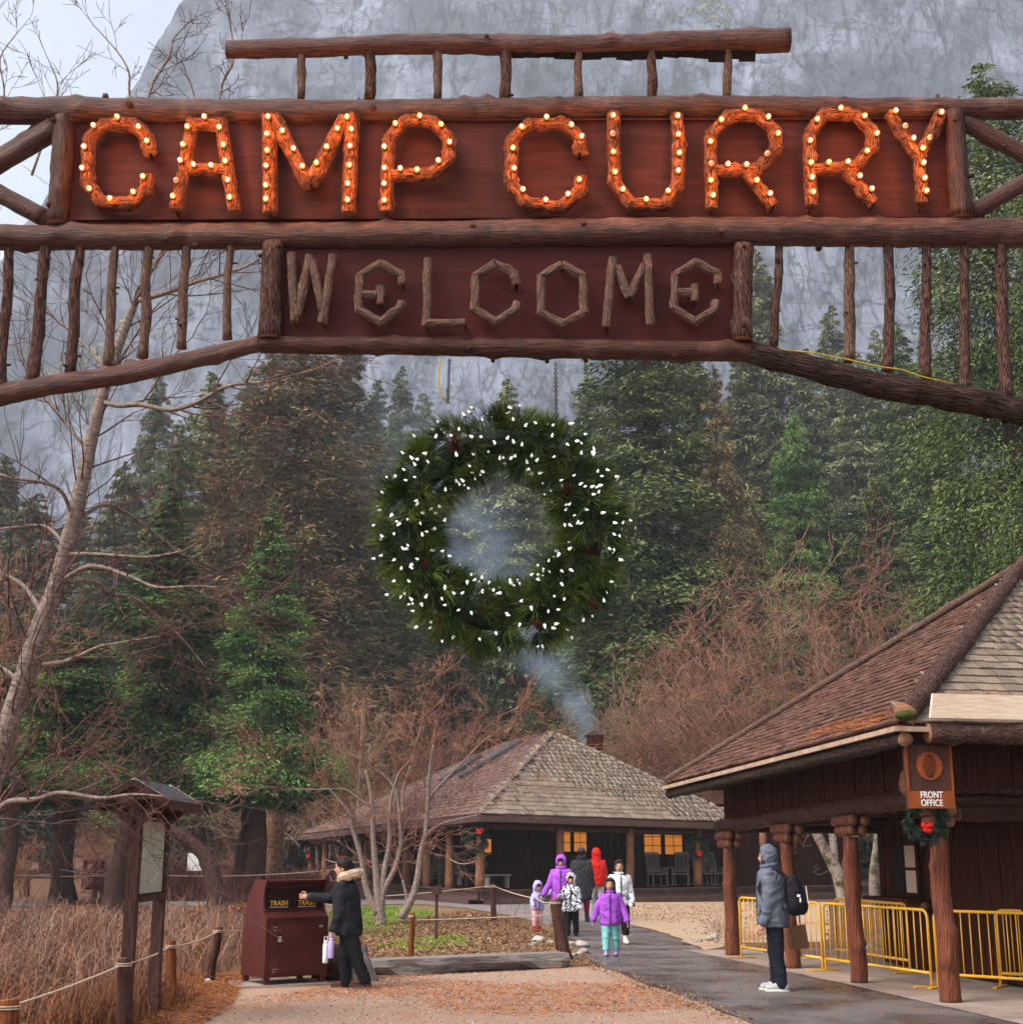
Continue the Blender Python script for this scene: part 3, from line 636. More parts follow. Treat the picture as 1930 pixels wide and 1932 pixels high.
    mb = MB(); mb.tube(pts, .006, 6); mb.thing('power_cord', 'cord_yellow', 'short yellow cord dropping from the archway to the lit wreath', 'cord', smooth=True)
big_wreath()
# small porch wreaths with red bows
def small_wreath(loc, rad, label, group, bow=(0.1,-.1), seed=0, rz=0.0):
    w = thing('porch_wreath', label, 'wreath', loc, rz, group)
    rng = np.random.default_rng(seed); K = 90
    a = rng.uniform(0, 6.283, K); er = np.stack([np.cos(a), np.zeros(K), np.sin(a)], 1); b = rng.uniform(0, 6.283, K)
    o = er*np.cos(b)[:,None] + np.array([[0,1.,0]])*np.sin(b)[:,None]
    C = er*rad*.72 + o*rad*.14; D = o + np.stack([-np.sin(a), 0*a, np.cos(a)], 1)*.6 + rng.normal(0, .2, (K,3)); D /= np.linalg.norm(D, axis=1, keepdims=True)
    V, Fc = tuft_arrays(rng, C, D, 34, rad*.32, rad*.016, .5)
    mkobj('foliage', np_mesh('foliage', V, Fc, np.clip(rng.random(len(Fc)), 0, 1)), 'needle_blue', w)
    mb = MB(); pts = [Vector((math.cos(t)*rad*.72, 0, math.sin(t)*rad*.72)) for t in np.linspace(0, 6.2832, 24)]; mb.tube(pts, rad*.12, 6, 0, False); mb.build('core', 'wire', w, world=False)
    mb = MB(); bx, bz = bow; q = rad*.24
    for (dx, dz, tl) in ((-.8,.25,.3), (.8,.3,-.3), (-.4,-.9,.5), (.35,-1.0,-.4)):
        mb.ell((bx+dx*q*.7, -rad*.34, bz+dz*q*.7), (q*.62,q*.28,q*.42), Matrix.Rotation(tl, 3, 'Y'), 8, 6)
    mb.ell((bx, -rad*.38, bz), (q*.3,q*.3,q*.3), None, 8, 6); mb.build('bow', 'red', w, world=False, smooth=True)
    return w
# ------------------------------------------------------------ conifers
def conifer_meshes(name, seed, H, Rr, z0, nb, per, ll, lw, prof=.8, tilt=-.05, droop=.25, fan=.34, clump=.25, vert=.10, hang=.3, sparse=0.0):
    rng = np.random.default_rng(seed)
    h = z0 + (H-z0)*rng.random(nb)**1.15; t = (h-z0)/(H-z0)
    env = np.clip((1-t)**prof*np.clip(.45+t*5, 0, 1), .02, 1)*Rr*(1+.22*vnoise(t*7, seed, 0))
    az = rng.uniform(0, 6.283, nb); lobes = 1+.28*vnoise(np.cos(az)*1.4, np.sin(az)*1.4+seed, h*.35)
    ln = env*rng.uniform(.55, 1.08, nb)*lobes
    n = np.maximum(3, (per*(ln/Rr)**1.3*(1-sparse*rng.random(nb))).astype(int)); N = n.sum(); bi = np.repeat(np.arange(nb), n)
    s = rng.random(N)**.62
    dx = np.stack([np.cos(az), np.sin(az)], 1)[bi]; sd = np.stack([-np.sin(az), np.cos(az)], 1)[bi]
    L = ln[bi]; lat = rng.normal(0, fan, N)*L*(.25+.75*np.sin(np.clip(s, 0, 1)*2.6))*.62
    tl = (tilt + .35*t)[bi]
    z = h[bi] + L*s*tl - droop*L*s*s + rng.normal(0, vert, N)*L*.5 - np.abs(lat)*.18
    C = np.concatenate([dx*(L*s)[:,None] + sd*lat[:,None], z[:,None]], 1)
    dirv = np.concatenate([dx*.8 + sd*(np.sign(lat)*.7)[:,None], np.full((N,1), -hang)], 1) + rng.normal(0, .45, (N,3)); dirv /= np.linalg.norm(dirv, axis=1, keepdims=True)
    nr = rng.normal(0, .6, (N,3)) + np.array([0,0,1.]); b = np.cross(dirv, nr); b /= np.linalg.norm(b, axis=1, keepdims=True)
    l = (ll*rng.uniform(.6, 1.3, N))[:,None]; wd = (lw*rng.uniform(.6, 1.3, N))[:,None]
    V = np.stack([C-dirv*l*.5, C+b*wd*.5, C+dirv*l*.5, C-b*wd*.5], 1).reshape(-1, 3)
    tint = np.clip(.42 + .55*vnoise(C[:,0]*.9, C[:,1]*.9, C[:,2]*.9, seed)*1.0 + rng.normal(0, .2, N) + clump*(rng.random(nb)[bi]-.5), 0, 1)
    fol = np_mesh(name+'_crown', V, np.arange(len(V)).reshape(-1, 4), tint)
    # trunk and boughs
    P0 = []; P1 = []; A0 = []; A1 = []
    mb = MB(); rb = H*.019; m = 14
    mb.tube([Vector((.12*float(vnoise(i*.5, seed, 1)), .12*float(vnoise(i*.5, seed, 5)), H*.985*i/m)) for i in range(m+1)], [rb*(1-i/m)**.8*(1.35 if i == 0 else 1)+.02 for i in range(m+1)], 9, 0, True, .12, seed)
    tm_ = mb.mesh(name+'_trunk', None, True); mb = MB()
    for i in range(0, nb, 3):
        d = Vector((math.cos(az[i]), math.sin(az[i]), 0)); a = Vector((0,0,h[i])); tl_ = tilt+.35*t[i]; q = ln[i]
        pts = [a + d*q*u + Vector((0,0,q*u*tl_-droop*q*u*u)) for u in (0,.4,.85)]
        mb.tube(pts, [.012*q+.012, .008*q+.008, .006], 4, 0, False)
    return fol, tm_, mb.mesh(name+'_boughs', None, True)
CON = {}
def conifer_kind(key, fm, tm='tree_bark', **kw):
    f, t, bo = conifer_meshes(key, **kw); f.materials.append(MATS[fm]); t.materials.append(MATS[tm]); bo.materials.append(MATS[tm]); CON[key] = (f, t, bo, kw['H'], kw['Rr'])
conifer_kind('fir_a', 'fir', seed=11, H=24, Rr=4.2, z0=1.5, nb=520, per=440, ll=.30, lw=.076, prof=.55)
conifer_kind('fir_b', 'fir_grey', seed=12, H=24, Rr=3.8, z0=1.5, nb=520, per=500, ll=.32, lw=.082, prof=.58, sparse=.3)
conifer_kind('pine_a', 'pine_brown', 'tree_bark', seed=13, H=28, Rr=4.6, z0=3, nb=330, per=700, ll=.36, lw=.07, prof=.55, tilt=.10, droop=.28, fan=.30, clump=.6, vert=.22, sparse=.4)
conifer_kind('cedar_a', 'cedar', seed=14, H=15, Rr=3.0, z0=1.6, nb=420, per=720, ll=.175, lw=.053, prof=.95, tilt=-.02, droop=.30, hang=.55, vert=.18)
conifer_kind('cedar_b', 'cedar_right', seed=15, H=26, Rr=4.6, z0=2.0, nb=500, per=660, ll=.19, lw=.058, prof=.5, tilt=-.05, droop=.32, hang=.6, vert=.2)
def conifer(key, px, ytop, Y, halfw, label, crown=None, tm=None, rz=0, group=None, name='conifer_tree', lift=0.0):
    f, t, bo, H, Rr = CON[key]; top = at(px, ytop, Y); x = top.x; h = max(top.z, 2); rad = halfw*1.28*mpp(900, Y)
    r = thing(name, label, 'tree', (x, Y, 0), rz, group)
    for nm, me in (('crown', f), ('trunk', t), ('boughs', bo)):
        o = bpy.data.objects.new(nm, me); col.objects.link(o); o.parent = r; o.scale = (rad/Rr, rad/Rr, h/H)
        if nm == 'crown' and crown: o.material_slots[0].link = 'OBJECT'; o.material_slots[0].material = MATS[crown]
        if nm == 'boughs': o['kind'] = 'stuff'
        if nm != 'trunk' and lift: o.location.z = lift; o.scale = (rad/Rr, rad/Rr, (h-lift)/H)
    return r
GC = 'conifers behind the lodge'
conifer('cedar_a', 515, 938, 50, 142, 'bright green pointed cedar standing alone left of the lodge porch', rz=.3, lift=2.0)
conifer('cedar_a', 325, 905, 51, 170, 'broad green cedar behind the notice kiosk', rz=2.1, lift=2.0)
conifer('cedar_a', 150, 1150, 47, 165, 'low dark cedar hanging over the thin black trunk', 'cedar', rz=4.0, lift=2.4)
conifer('cedar_a', -20, 1120, 42, 150, 'dark cedar with a red brown trunk behind the dry brush', 'cedar', rz=5.0, lift=2.4)
conifer('pine_a', 578, 505, 78, 205, 'tall ponderosa pine with brownish needles and a straight trunk', rz=1.0)
conifer('pine_a', 660, 640, 98, 130, 'smoky brown pine close behind the tallest ponderosa', rz=2.6)
conifer('fir_b', 400, 700, 95, 115, 'pale olive fir between the bare tree and the ponderosa pine', rz=.6)
conifer('fir_a', 345, 790, 88, 100, 'dark fir rising behind the broad green cedar', rz=3.4)
conifer('fir_b', 235, 870, 98, 110, 'grey green fir half hidden by bare alder branches', rz=1.9)
conifer('fir_b', 70, 930, 92, 130, 'hazy fir beyond the leaning alder trunk', rz=2.9)
conifer('fir_b', 757, 690, 104, 80, 'slim grey green fir left of the hanging wreath', rz=2.2)
conifer('fir_b', 850, 830, 112, 120, 'smoke veiled fir seen through the left of the wreath', rz=.2)
conifer('fir_b', 958, 712, 96, 110, 'olive fir with its bare trunk seen inside the wreath', rz=4.4)
conifer('fir_a', 1060, 880, 108, 120, 'dark fir behind the right of the wreath', 'fir_grey', rz=5.2)
conifer('fir_a', 1215, 520, 72, 190, 'massive dark green fir right of the hanging wreath', rz=.9)
conifer('pine_a', 1345, 690, 86, 95, 'rust brown dying pine beside the massive fir', rz=3.3)
conifer('fir_b', 1425, 470, 122, 115, 'far fir rising beside the right post of the welcome panel', rz=1.1)
conifer('fir_a', 1497, 775, 84, 90, 'young blue green fir before the cliff foot', 'cedar', rz=1.3)
conifer('fir_b', 1565, 575, 132, 100, 'distant pointed fir under the second right baluster', rz=2.0)
conifer('fir_b', 1610, 660, 112, 110, 'mid distance olive fir left of the great right cedar', rz=5.5)
conifer('fir_a', 1690, 610, 96, 115, 'dense fir merging with the great right cedar', 'cedar_right', rz=4.1)
conifer('cedar_b', 1846, 120, 52, 235, 'great cedar towering over the front office roof', rz=.4)
conifer('cedar_b', 1985, 200, 44, 190, 'second great cedar cut off beyond the front office', rz=2.4)
conifer('fir_a', 690, 1080, 92, 110, 'low fir in shade behind the lodge roof ridge', rz=2.7)
conifer('fir_a', 850, 1130, 88, 110, 'low dark fir directly below the wreath', rz=3.9)
conifer('fir_a', 1085, 1080, 84, 100, 'dark fir behind the smoking chimney', rz=.1)
conifer('fir_a', 480, 1100, 90, 120, 'shaded fir in the gap behind the pointed cedar', 'pine_brown', rz=1.7)
conifer('fir_a', 1790, 900, 74, 130, 'fir filling the gap above the office roof', 'cedar_right', rz=1.5)
conifer('fir_a', 1560, 960, 92, 130, 'fir behind the bare thicket tops', 'fir', rz=3.0)

for i, (k, px, yt, Y, hw, cr, lb) in enumerate([
    ('fir_b', 300, 700, 128, 75, None, 'pale distant fir between the alder fork and the first balusters'), ('fir_b', 470, 690, 120, 100, None, 'distant fir left of the ponderosa trunk'), ('pine_a', 520, 640, 110, 110, None, 'brown pine shoulder to shoulder with the ponderosa'),
    ('fir_b', 715, 715, 125, 95, None, 'hazy fir behind the smoke left of the wreath'), ('fir_b', 800, 740, 130, 90, None, 'hazy pointed fir just left of the wreath top'), ('fir_b', 905, 830, 125, 95, None, 'veiled fir in the upper hole of the wreath'),
    ('fir_b', 1010, 800, 128, 95, None, 'veiled fir at the upper right of the wreath hole'), ('fir_a', 965, 980, 100, 120, 'fir_grey', 'dense fir filling the lower hole of the wreath'), ('fir_a', 1110, 700, 100, 115, 'fir_grey', 'grey fir against the left flank of the massive fir'),
    ('fir_a', 1310, 650, 100, 110, None, 'dark fir between the massive fir and the rusty pine'), ('fir_b', 1400, 620, 112, 110, None, 'olive fir behind the rusty pine'), ('fir_b', 1455, 745, 105, 100, None, 'grey fir behind the young blue green fir'),
    ('fir_b', 1520, 655, 118, 105, None, 'grey fir right of the young blue green fir'), ('fir_b', 1650, 620, 125, 80, None, 'far fir showing between the right balusters'), ('fir_a', 1740, 640, 86, 120, 'cedar_right', 'green fir on the left flank of the great cedar'),
    ('fir_a', 620, 930, 96, 130, 'pine_brown', 'brownish fir in smoke below the ponderosa'), ('fir_a', 1390, 900, 96, 120, 'fir', 'dark fir over the middle of the bare thicket'), ('fir_a', 1650, 900, 88, 120, 'cedar_right', 'green fir over the right of the bare thicket'),
    ('fir_b', 150, 960, 110, 120, None, 'grey fir far behind the alder trunk'), ('fir_b', 10, 860, 118, 110, None, 'pale fir at the foot of the cliff shoulder'), ('fir_a', 760, 1000, 100, 110, 'fir_grey', 'shaded fir left of the wreath bottom'), ('fir_a', 1160, 1130, 86, 90, None, 'dark fir right of the chimney smoke')]):
    conifer(k, px, yt, Y, hw, lb, cr, rz=i*1.37)
# ------------------------------------------------------------ bare broadleaf trees
class Grow:
    def __init__(s, seed, rmin=.006, up=.12, wig=.16, ang=(.35,.9), kids=(2,4), ratio=.62, lmin=.12):
        s.g = random.Random(seed); s.rmin = rmin; s.up = up; s.wig = wig; s.ang = ang; s.kids = kids; s.ratio = ratio; s.lmin = lmin; s.T = []; s.tips = []
    def branch(s, p, d, L, r, lvl):
        g = s.g; n = 4 if lvl < 3 else 3; q = p.copy(); d = d.normalized(); node = []
        for i in range(n):
            d = (d + Vector((g.gauss(0,1), g.gauss(0,1), g.gauss(0,1)))*s.wig + Vector((0,0,s.up))).normalized()
            e = q + d*(L/n); r0 = r*(1-.55*i/n); r1 = r*(1-.55*(i+1)/n)
            s.T.append((q.copy(), e.copy(), max(r0, s.rmin), max(r1, s.rmin*.8))); node.append((e.copy(), d.copy(), r1)); q = e
        if lvl <= 0 or L < s.lmin: s.tips.append(q); return
        for k in range(g.randint(*s.kids)):
            j = g.randrange(max(1, n-3), n); e, dd, rr = node[j]; s.split(e, dd, L*s.ratio*g.uniform(.7, 1.2), rr*.72, lvl-1)
        s.split(q, d, L*s.ratio*1.15, r*.5, lvl-1, .35)
    def split(s, e, dd, L, r, lvl, k=1.0):
        g = s.g; x, y = frame(dd); a = g.uniform(0, 6.283); b = g.uniform(*s.ang)*k
        s.branch(e, dd*math.cos(b) + (x*math.cos(a) + y*math.sin(a))*math.sin(b), L, max(r, s.rmin), lvl)
    def limb(s, P, Rs, lvl, every, L, kidr=.45, dirbias=None):
        """a traced limb: smooth it and let side shoots grow from it"""
        P = [Vector(p) for p in P]; Q = []; RR = []
        for i in range(len(P)-1):
            a = P[max(i-1,0)]; b = P[i]; c = P[i+1]; d = P[min(i+2, len(P)-1)]
            for k in range(4):
                t = k/4; Q.append(.5*((2*b)+(c-a)*t+(2*a-5*b+4*c-d)*t*t+(3*b-a-3*c+d)*t*t*t)); RR.append(Rs[i]*(1-t)+Rs[i+1]*t)
        Q.append(P[-1]); RR.append(Rs[-1]); acc = 0
        for i in range(len(Q)-1):
            s.T.append((Q[i], Q[i+1], RR[i], RR[i+1])); acc += (Q[i+1]-Q[i]).length
            while acc > every and i > 1:
                acc -= every; dd = (Q[i+1]-Q[i]).normalized()
                s.split(Q[i+1], dd, L*s.g.uniform(.5, 1.2), max(min(RR[i]*kidr, .012), s.rmin), lvl)
        s.branch(Q[-1], Q[-1]-Q[-2], L*.8, Rs[-1], lvl)
        return Q, RR
    def meshes(s, name, split=.03, buds=None):
        big = [t for t in s.T if t[2] > split]; sm = [t for t in s.T if t[2] <= split]
        out = []
        for nm, q, n in (('trunk', big, 8), ('twigs', sm, 3)):
            if not q: out.append(None); continue
            V, Fc = seg_tubes([list(t[0]) for t in q], [list(t[1]) for t in q], [t[2] for t in q], [t[3] for t in q], n)
            out.append(np_mesh(name+'_'+nm, V, Fc, None, None, nm == 'trunk'))
        return out
BARE = {}
def bare_kind(key, seed, H, stems, spread, lvl, m_trunk, m_twig, rmin, r0, **kw):
    g = Grow(seed, rmin=rmin, **kw); rg = random.Random(seed)
    for i in range(stems):
        a = 6.283*i/stems + rg.uniform(-.4, .4); lean = rg.uniform(.3, 1)*spread
        d = Vector((math.cos(a)*lean, math.sin(a)*lean, 1)); g.branch(Vector((math.cos(a)*.15, math.sin(a)*.15, -.05)), d, H*.42*rg.uniform(.85, 1.15), r0*rg.uniform(.7, 1), lvl)
    V = max(t[1].z for t in g.T); tr, tw = g.meshes(key, split=r0*.28)
    for me, m in ((tr, m_trunk), (tw, m_twig)):
        if me is not None: me.materials.append(MATS[m])
    BARE[key] = (tr, tw, V)
bare_kind('thicket_a', 5, 9, 4, .35, 5, 'alder_bark', 'twig_red', .0115, .15, wig=.22, up=.03, ratio=.70, kids=(2,4), lmin=.2, ang=(.4,1.1))
bare_kind('thicket_b', 6, 9, 3, .28, 5, 'alder_bark', 'twig_tan', .0115, .15, wig=.24, up=.03, ratio=.70, kids=(2,4), lmin=.2, ang=(.4,1.15))
bare_kind('thicket_c', 7, 10, 2, .2, 5, 'alder_bark', 'twig_red', .0115, .15, wig=.2, up=.04, ratio=.70, kids=(3,4), lmin=.2, ang=(.4,1.1))
bare_kind('bush_a', 8, 2.4, 8, .6, 3, 'twig_red', 'twig_red', .006, .02, wig=.2, up=.04, ratio=.62, kids=(2,3), lmin=.1)

def upright_kind(key, seed, H, m_twig, lean):
    g = Grow(seed, rmin=.0095, wig=.24, up=.015, ratio=.68, kids=(2,3), lmin=.2, ang=(.5,1.25)); rg = random.Random(seed); TR = MB()
    for (x0, y0, hh, r0) in ((0,0,H,.15), (.25,.2,H*.82,.10)):
        P = [Vector((x0+lean*t*H*.12+rg.uniform(-.25,.25)*t, y0+rg.uniform(-.3,.3)*t, hh*.78*t)) for t in (0,.2,.4,.6,.8,1)]
        n0 = len(g.T); Q, RR = g.limb(P, [r0*(1-.82*t) for t in (0,.2,.4,.6,.8,1)], 3, .42, 1.7); TR.tube(Q, RR, 8, 0, True, .06, seed, freq=2.0); del g.T[n0:n0+len(Q)-1]
    q = [t for t in g.T if t[1].z > .24*H]; V, Fc = seg_tubes([list(t[0]) for t in q], [list(t[1]) for t in q], [t[2] for t in q], [t[3] for t in q], 3)
    tw = np_mesh(key+'_twigs', V, Fc); tr = TR.mesh(key+'_trunk', None, True); tr.materials.append(MATS['alder_bark']); tw.materials.append(MATS[m_twig])
    BARE[key] = (tr, tw, float(V[:,2].max()))
upright_kind('upright_a', 21, 11, 'twig_red', .4); upright_kind('upright_b', 22, 11, 'twig_tan', -.3)
def bare(key, px, ytop, Y, label, rz=0, wide=1.0, name='bare_tree', twig=None, cat='tree', z=0.0):
    tr, tw, V = BARE[key]; top = at(px, ytop, Y); s = max(top.z, .5)/V
    r = thing(name, label, cat, (top.x, Y, z), rz)
    for nm, me in (('trunk', tr), ('twigs', tw)):
        if me is None: continue
        if nm == 'twigs' and twig:
            k2 = key+twig
            if k2 not in BARE: m2 = me.copy(); m2.materials.clear(); m2.materials.append(MATS[twig]); BARE[k2] = m2
            me = BARE[k2]
        o = bpy.data.objects.new(nm, me); col.objects.link(o); o.parent = r; o.scale = (s*wide, s*wide, s)
    return r
for i, (k, px, yt, Y, rz, wd, lb) in enumerate([
    ('thicket_b', 1205, 1230, 64, 0.3, 1.0, 'tan bare tree just right of the smoking chimney'),
    ('upright_a', 1275, 1085, 66, 1.3, 1.0, 'reddish bare tree rising behind the lodge hip'),
    ('upright_a', 1365, 985, 62, 2.2, 1.0, 'tall reddish bare tree in the middle of the thicket'),
    ('upright_b', 1455, 1000, 60, 3.1, 1.0, 'pale trunked bare tree behind the office eave'),
    ('thicket_b', 1350, 1210, 60, 4.4, 1.2, 'low tan bare tree behind the lodge roof corner'),
    ('thicket_a', 1490, 1120, 58, 5.1, 1.1, 'spreading red twigged tree over the office eave tip'),
    ('upright_a', 1612, 965, 58, 0.9, 1.0, 'straight grey trunk bare tree standing above the office roof'),
    ('upright_b', 1705, 1050, 60, 2.9, 1.0, 'thin bare tree before the great cedar'),
    ('upright_a', 1535, 1010, 57, 1.9, 1.0, 'tangled bare tree low behind the office roof'),
    ('thicket_a', 1250, 1300, 60, 2.0, 1.3, 'bushy bare tree between lodge chimney and thicket'),
    ('upright_b', 690, 1225, 66, .5, 1.0, 'reddish bare tree behind the lodge long roof'),
    ('thicket_b', 610, 1330, 70, 1.5, 1.1, 'tan bare tree over the far end of the lodge roof'),
    ('upright_a', 870, 1270, 72, 3.5, 1.0, 'wispy red bare tree behind the lodge skylights'),
    ('thicket_a', 780, 1290, 75, 4.5, 1.1, 'thin reddish bare tree behind the multi stem maple'),
    ('thicket_a', -10, 900, 36, 5.5, .7, 'reddish bare tree left of the leaning alder'),
    ('thicket_a', 200, 1535, 66, 1.0, 1.5, 'low red twigged tree beyond the rope path'),
    ('thicket_a', 560, 1440, 80, 2.1, 1.4, 'red twigged tree behind the plated pine trunk'),
    ('thicket_b', 1930, 1075, 38, 2.1, .7, 'golden twigged bare tree at the crest of the office roof')]):
    bare(k, px, yt, Y, lb, rz, wd)
# multi stem maple in front of the lodge, stems traced
def traced_tree(name, label, limbs, Y, seed, lvl, every, L, m_trunk, m_twig, rmin, cat='tree', split=.02, **kw):
    g = Grow(seed, rmin=rmin, **kw); TR = MB(); b = None
    for lm in limbs:
        pts, rs = lm[0], lm[1]; ev, LL = (lm[2] if len(lm) > 2 else (every, L))
        P = [at(x, y, Y + dy) for (x, y, dy) in pts]; k = mpp(1200, Y)
        if b is None: b = Vector((P[0].x, P[0].y, 0))
        n0 = len(g.T); Q, RR = g.limb(P, [r*k for r in rs], lvl, ev, LL)
        TR.tube(Q, RR, 10, 0, True, .05, seed+n0 % 50, freq=3.0); del g.T[n0:n0+len(Q)-1]
    r = thing(name, label, cat, b)
    TR.build('trunk', m_trunk, r, smooth=True)
    q = g.T; V, Fc = seg_tubes([list(t[0]-b) for t in q], [list(t[1]-b) for t in q], [t[2] for t in q], [t[3] for t in q], 3)
    mkobj('twigs', np_mesh('twigs', V, Fc), m_twig, r)
    return r, g
m0 = lambda x, y: (528.4 + x*.23466, 1358.6 + y*.23466)     # reading of the close view
def ml(pts, dys=None): return [(*m0(*p), (dys[i] if dys else 0)) for i, p in enumerate(pts)]
traced_tree('maple_tree', 'bare multi stem maple with smooth grey trunks before the lodge porch', [
    (ml([(815,1650),(800,1520),(770,1200),(750,950),(745,730),(720,540),(690,400)]), [10,9,6,5,4.6,3.4,2.4]),
    (ml([(790,1560),(700,1380),(650,1100),(590,900),(560,760),(470,640),(380,540)]), [8,6,4.6,4,3.2,2.4,1.8]),
    (ml([(810,1540),(830,1380),(930,1180),(970,1000),(965,840),(940,600),(870,480),(770,400)]), [8,6,4.6,4,3.6,3,2.4,1.8], ),
    (ml([(820,1400),(840,1200),(880,1000),(880,780),(900,600),(960,420)]), [6,5.2,4.6,4,3,2.2]),
    (ml([(965,1590),(1040,1480),(1100,1300),(1130,1080),(1170,900),(1190,640),(1200,440),(1230,200)]), [8,7,6.2,5.2,4.6,4,3,2.2]),
    (ml([(1170,920),(1290,840),(1440,800),(1600,760)]), [3,2.2,1.8,1.2]),
    (ml([(1185,640),(1330,480),(1480,330),(1640,160)]), [3,2.4,1.8,1.2]),
    (ml([(985,770),(990,560),(1040,400),(1090,200),(1130,60)]), [3.2,2.8,2.2,1.8,1.3]),
    (ml([(740,700),(640,640),(520,560),(330,560),(120,560)]), [2.6,2.2,1.8,1.4,1]),
    (ml([(1010,1640),(1020,1440),(985,1290)]), [4,3.2,2.4])], 33.0, 77, 4, .62, 1.0, 'alder_bark', 'twig_red', .006, wig=.2, up=.05, ratio=.64, kids=(1,3), ang=(.4,1.0))
# the big leaning alder behind the arch, left
al = lambda pts: [(x, y, (i*.11*((len(pts) % 3)-1))) for i, (x, y) in enumerate(pts)]
traced_tree('alder_tree', 'leaning bare alder with smooth grey trunk behind the archway', [
    ([(-95,1760,0),(-40,1560,0),(15,1371,0),(45,1276,0),(75,1181,0),(100,1121,0),(125,1031,0),(148,940,0),(172,830,0),(200,723,0),(228,640,0),(252,575,0)], [26,23,19.5,18.5,17,15.5,14.5,14,13,11,9.5,8.5]),
    ([(252,575,0),(273,523,0),(290,440,.1),(280,330,.2),(268,240,.3),(245,180,.3),(243,135,.3),(220,95,.3),(175,45,.3)], [6.5,5.5,4.6,4,3.4,2.8,2.2,1.6,1], (.30,.34)),
    ([(268,540,0),(320,430,.1),(300,290,.2),(281,180,.2),(320,105,.2),(326,75,.2),(352,45,.2)], [5,4.4,3.8,3.4,2.8,2,1.2], (.26,.34)),
    ([(290,440,0),(380,330,.1),(368,220,.2),(365,175,.2),(350,135,.2)], [4,3.4,2.8,2.2,1.4], (.26,.34)),
    ([(310,460,0),(430,330,.1),(415,180,.2),(440,115,.2),(437,60,.2)], [4,3.4,3,2.4,1.4], (.22,.34)),
    ([(255,568,0),(310,553,-.1),(375,530,-.2),(450,508,-.3),(505,480,-.3)], [6,5,4,3,1.8]),
    ([(192,758,0),(225,765,-.1),(265,763,-.2),(320,773,-.3),(370,760,-.4),(430,728,-.5),(500,720,-.6),(590,698,-.7),(640,676,-.7)], [5.5,5.2,5,4.6,4.2,3.4,2.6,1.8,1]),
    ([(125,1045,0),(190,1046,-.2),(280,1051,-.3),(350,1038,-.4)], [4.5,3.4,2.4,1.4]),
    ([(112,1100,0),(170,1068,-.2),(240,1086,-.4),(295,1108,-.5),(360,1106,-.6),(415,1108,-.6)], [5,4.4,3.6,2.6,1.8,1.1]),
    ([(112,1102,0),(175,1096,.3),(210,1121,.5),(250,1126,.6),(300,1166,.7),(345,1206,.8),(390,1262,.9)], [4.4,3.8,3.4,2.8,2.2,1.8,1.2]),
    ([(78,1255,0),(130,1246,-.2),(185,1221,-.3),(220,1214,-.4),(300,1200,-.5)], [4.4,4,3.2,2.4,1.2]),
    ([(140,985,0),(200,951,.2),(260,981,.4),(300,1011,.5),(355,1051,.6),(395,1028,.6),(400,985,.6)], [4,3.4,2.8,2.4,1.9,1.5,1]),
    ([(82,1160,0),(45,1106,.2),(0,1081,.3),(-60,1050,.4)], [5,4.4,4,3]),
    ([(60,1200,0),(0,1136,-.2),(-60,1110,-.3)], [4.4,3.8,3]),
    ([(124,1030,0),(90,995,.2),(50,993,.3),(0,998,.4)], [4,3.4,3,2]),
    ([(136,975,0),(118,930,-.2),(85,911,-.3),(30,903,-.4),(-20,890,-.4)], [4,3.6,3.2,2.6,1.8]),
    ([(40,1290,0),(0,1258,.3),(-40,1240,.4)], [5,4,3]),
    ([(-70,1640,0),(0,1524,-.3),(65,1509,-.5),(115,1496,-.6),(190,1506,-.7),(250,1499,-.8),(310,1503,-.9)], [7,5.5,4.6,3.8,3,2.2,1.3]),
    ([(-60,1600,0),(0,1466,.2),(65,1491,.4),(130,1498,.5),(200,1470,.6)], [6,4.4,3.4,2.4,1.3]),
    ([(165,850,0),(110,780,.2),(60,700,.4),(20,640,.5)], [4,3.2,2.4,1.5]),
    ([(205,700,0),(150,640,.3),(90,590,.5),(30,560,.6)], [3.6,3,2.2,1.4]),
    ([(-40,330,.3),(0,230,.3),(8,170,.3),(0,110,.3),(30,65,.3)], [3.5,2.6,2,1.6,1], (.25,.34)),
    ([(60,330,.3),(108,180,.3),(95,120,.3)], [3,2,1.2], (.25,.34))], 13.5, 91, 2, .15, .85, 'alder_bark', 'twig', .0034, wig=.12, up=.035, ratio=.62, kids=(1,3), ang=(.4,1.0), lmin=.05)
# mossy sycamore stems between the office posts
traced_tree('sycamore_tree', 'mottled mossy sycamore with many pale stems behind the yellow barricades', [
    ([(1596,1715,0),(1585,1660,0),(1560,1610,0),(1535,1560,0),(1520,1500,0)], [15,13,10,8,7]), ([(1600,1715,0),(1600,1640,0),(1612,1590,0),(1620,1540,0),(1630,1470,0)], [14,11,8,7,6]),
    ([(1575,1640,0),(1572,1590,0),(1566,1540,0),(1570,1480,0)], [8,7,6,5]), ([(1650,1715,1),(1648,1650,1),(1655,1590,1),(1660,1520,1)], [10,8,7,6]), ([(1700,1700,2),(1697,1620,2),(1695,1540,2),(1690,1480,2)], [10,9,8,7])], 30.0, 33, 3, .8, .9, 'mossy_bark', 'twig_tan', .008, up=.1)
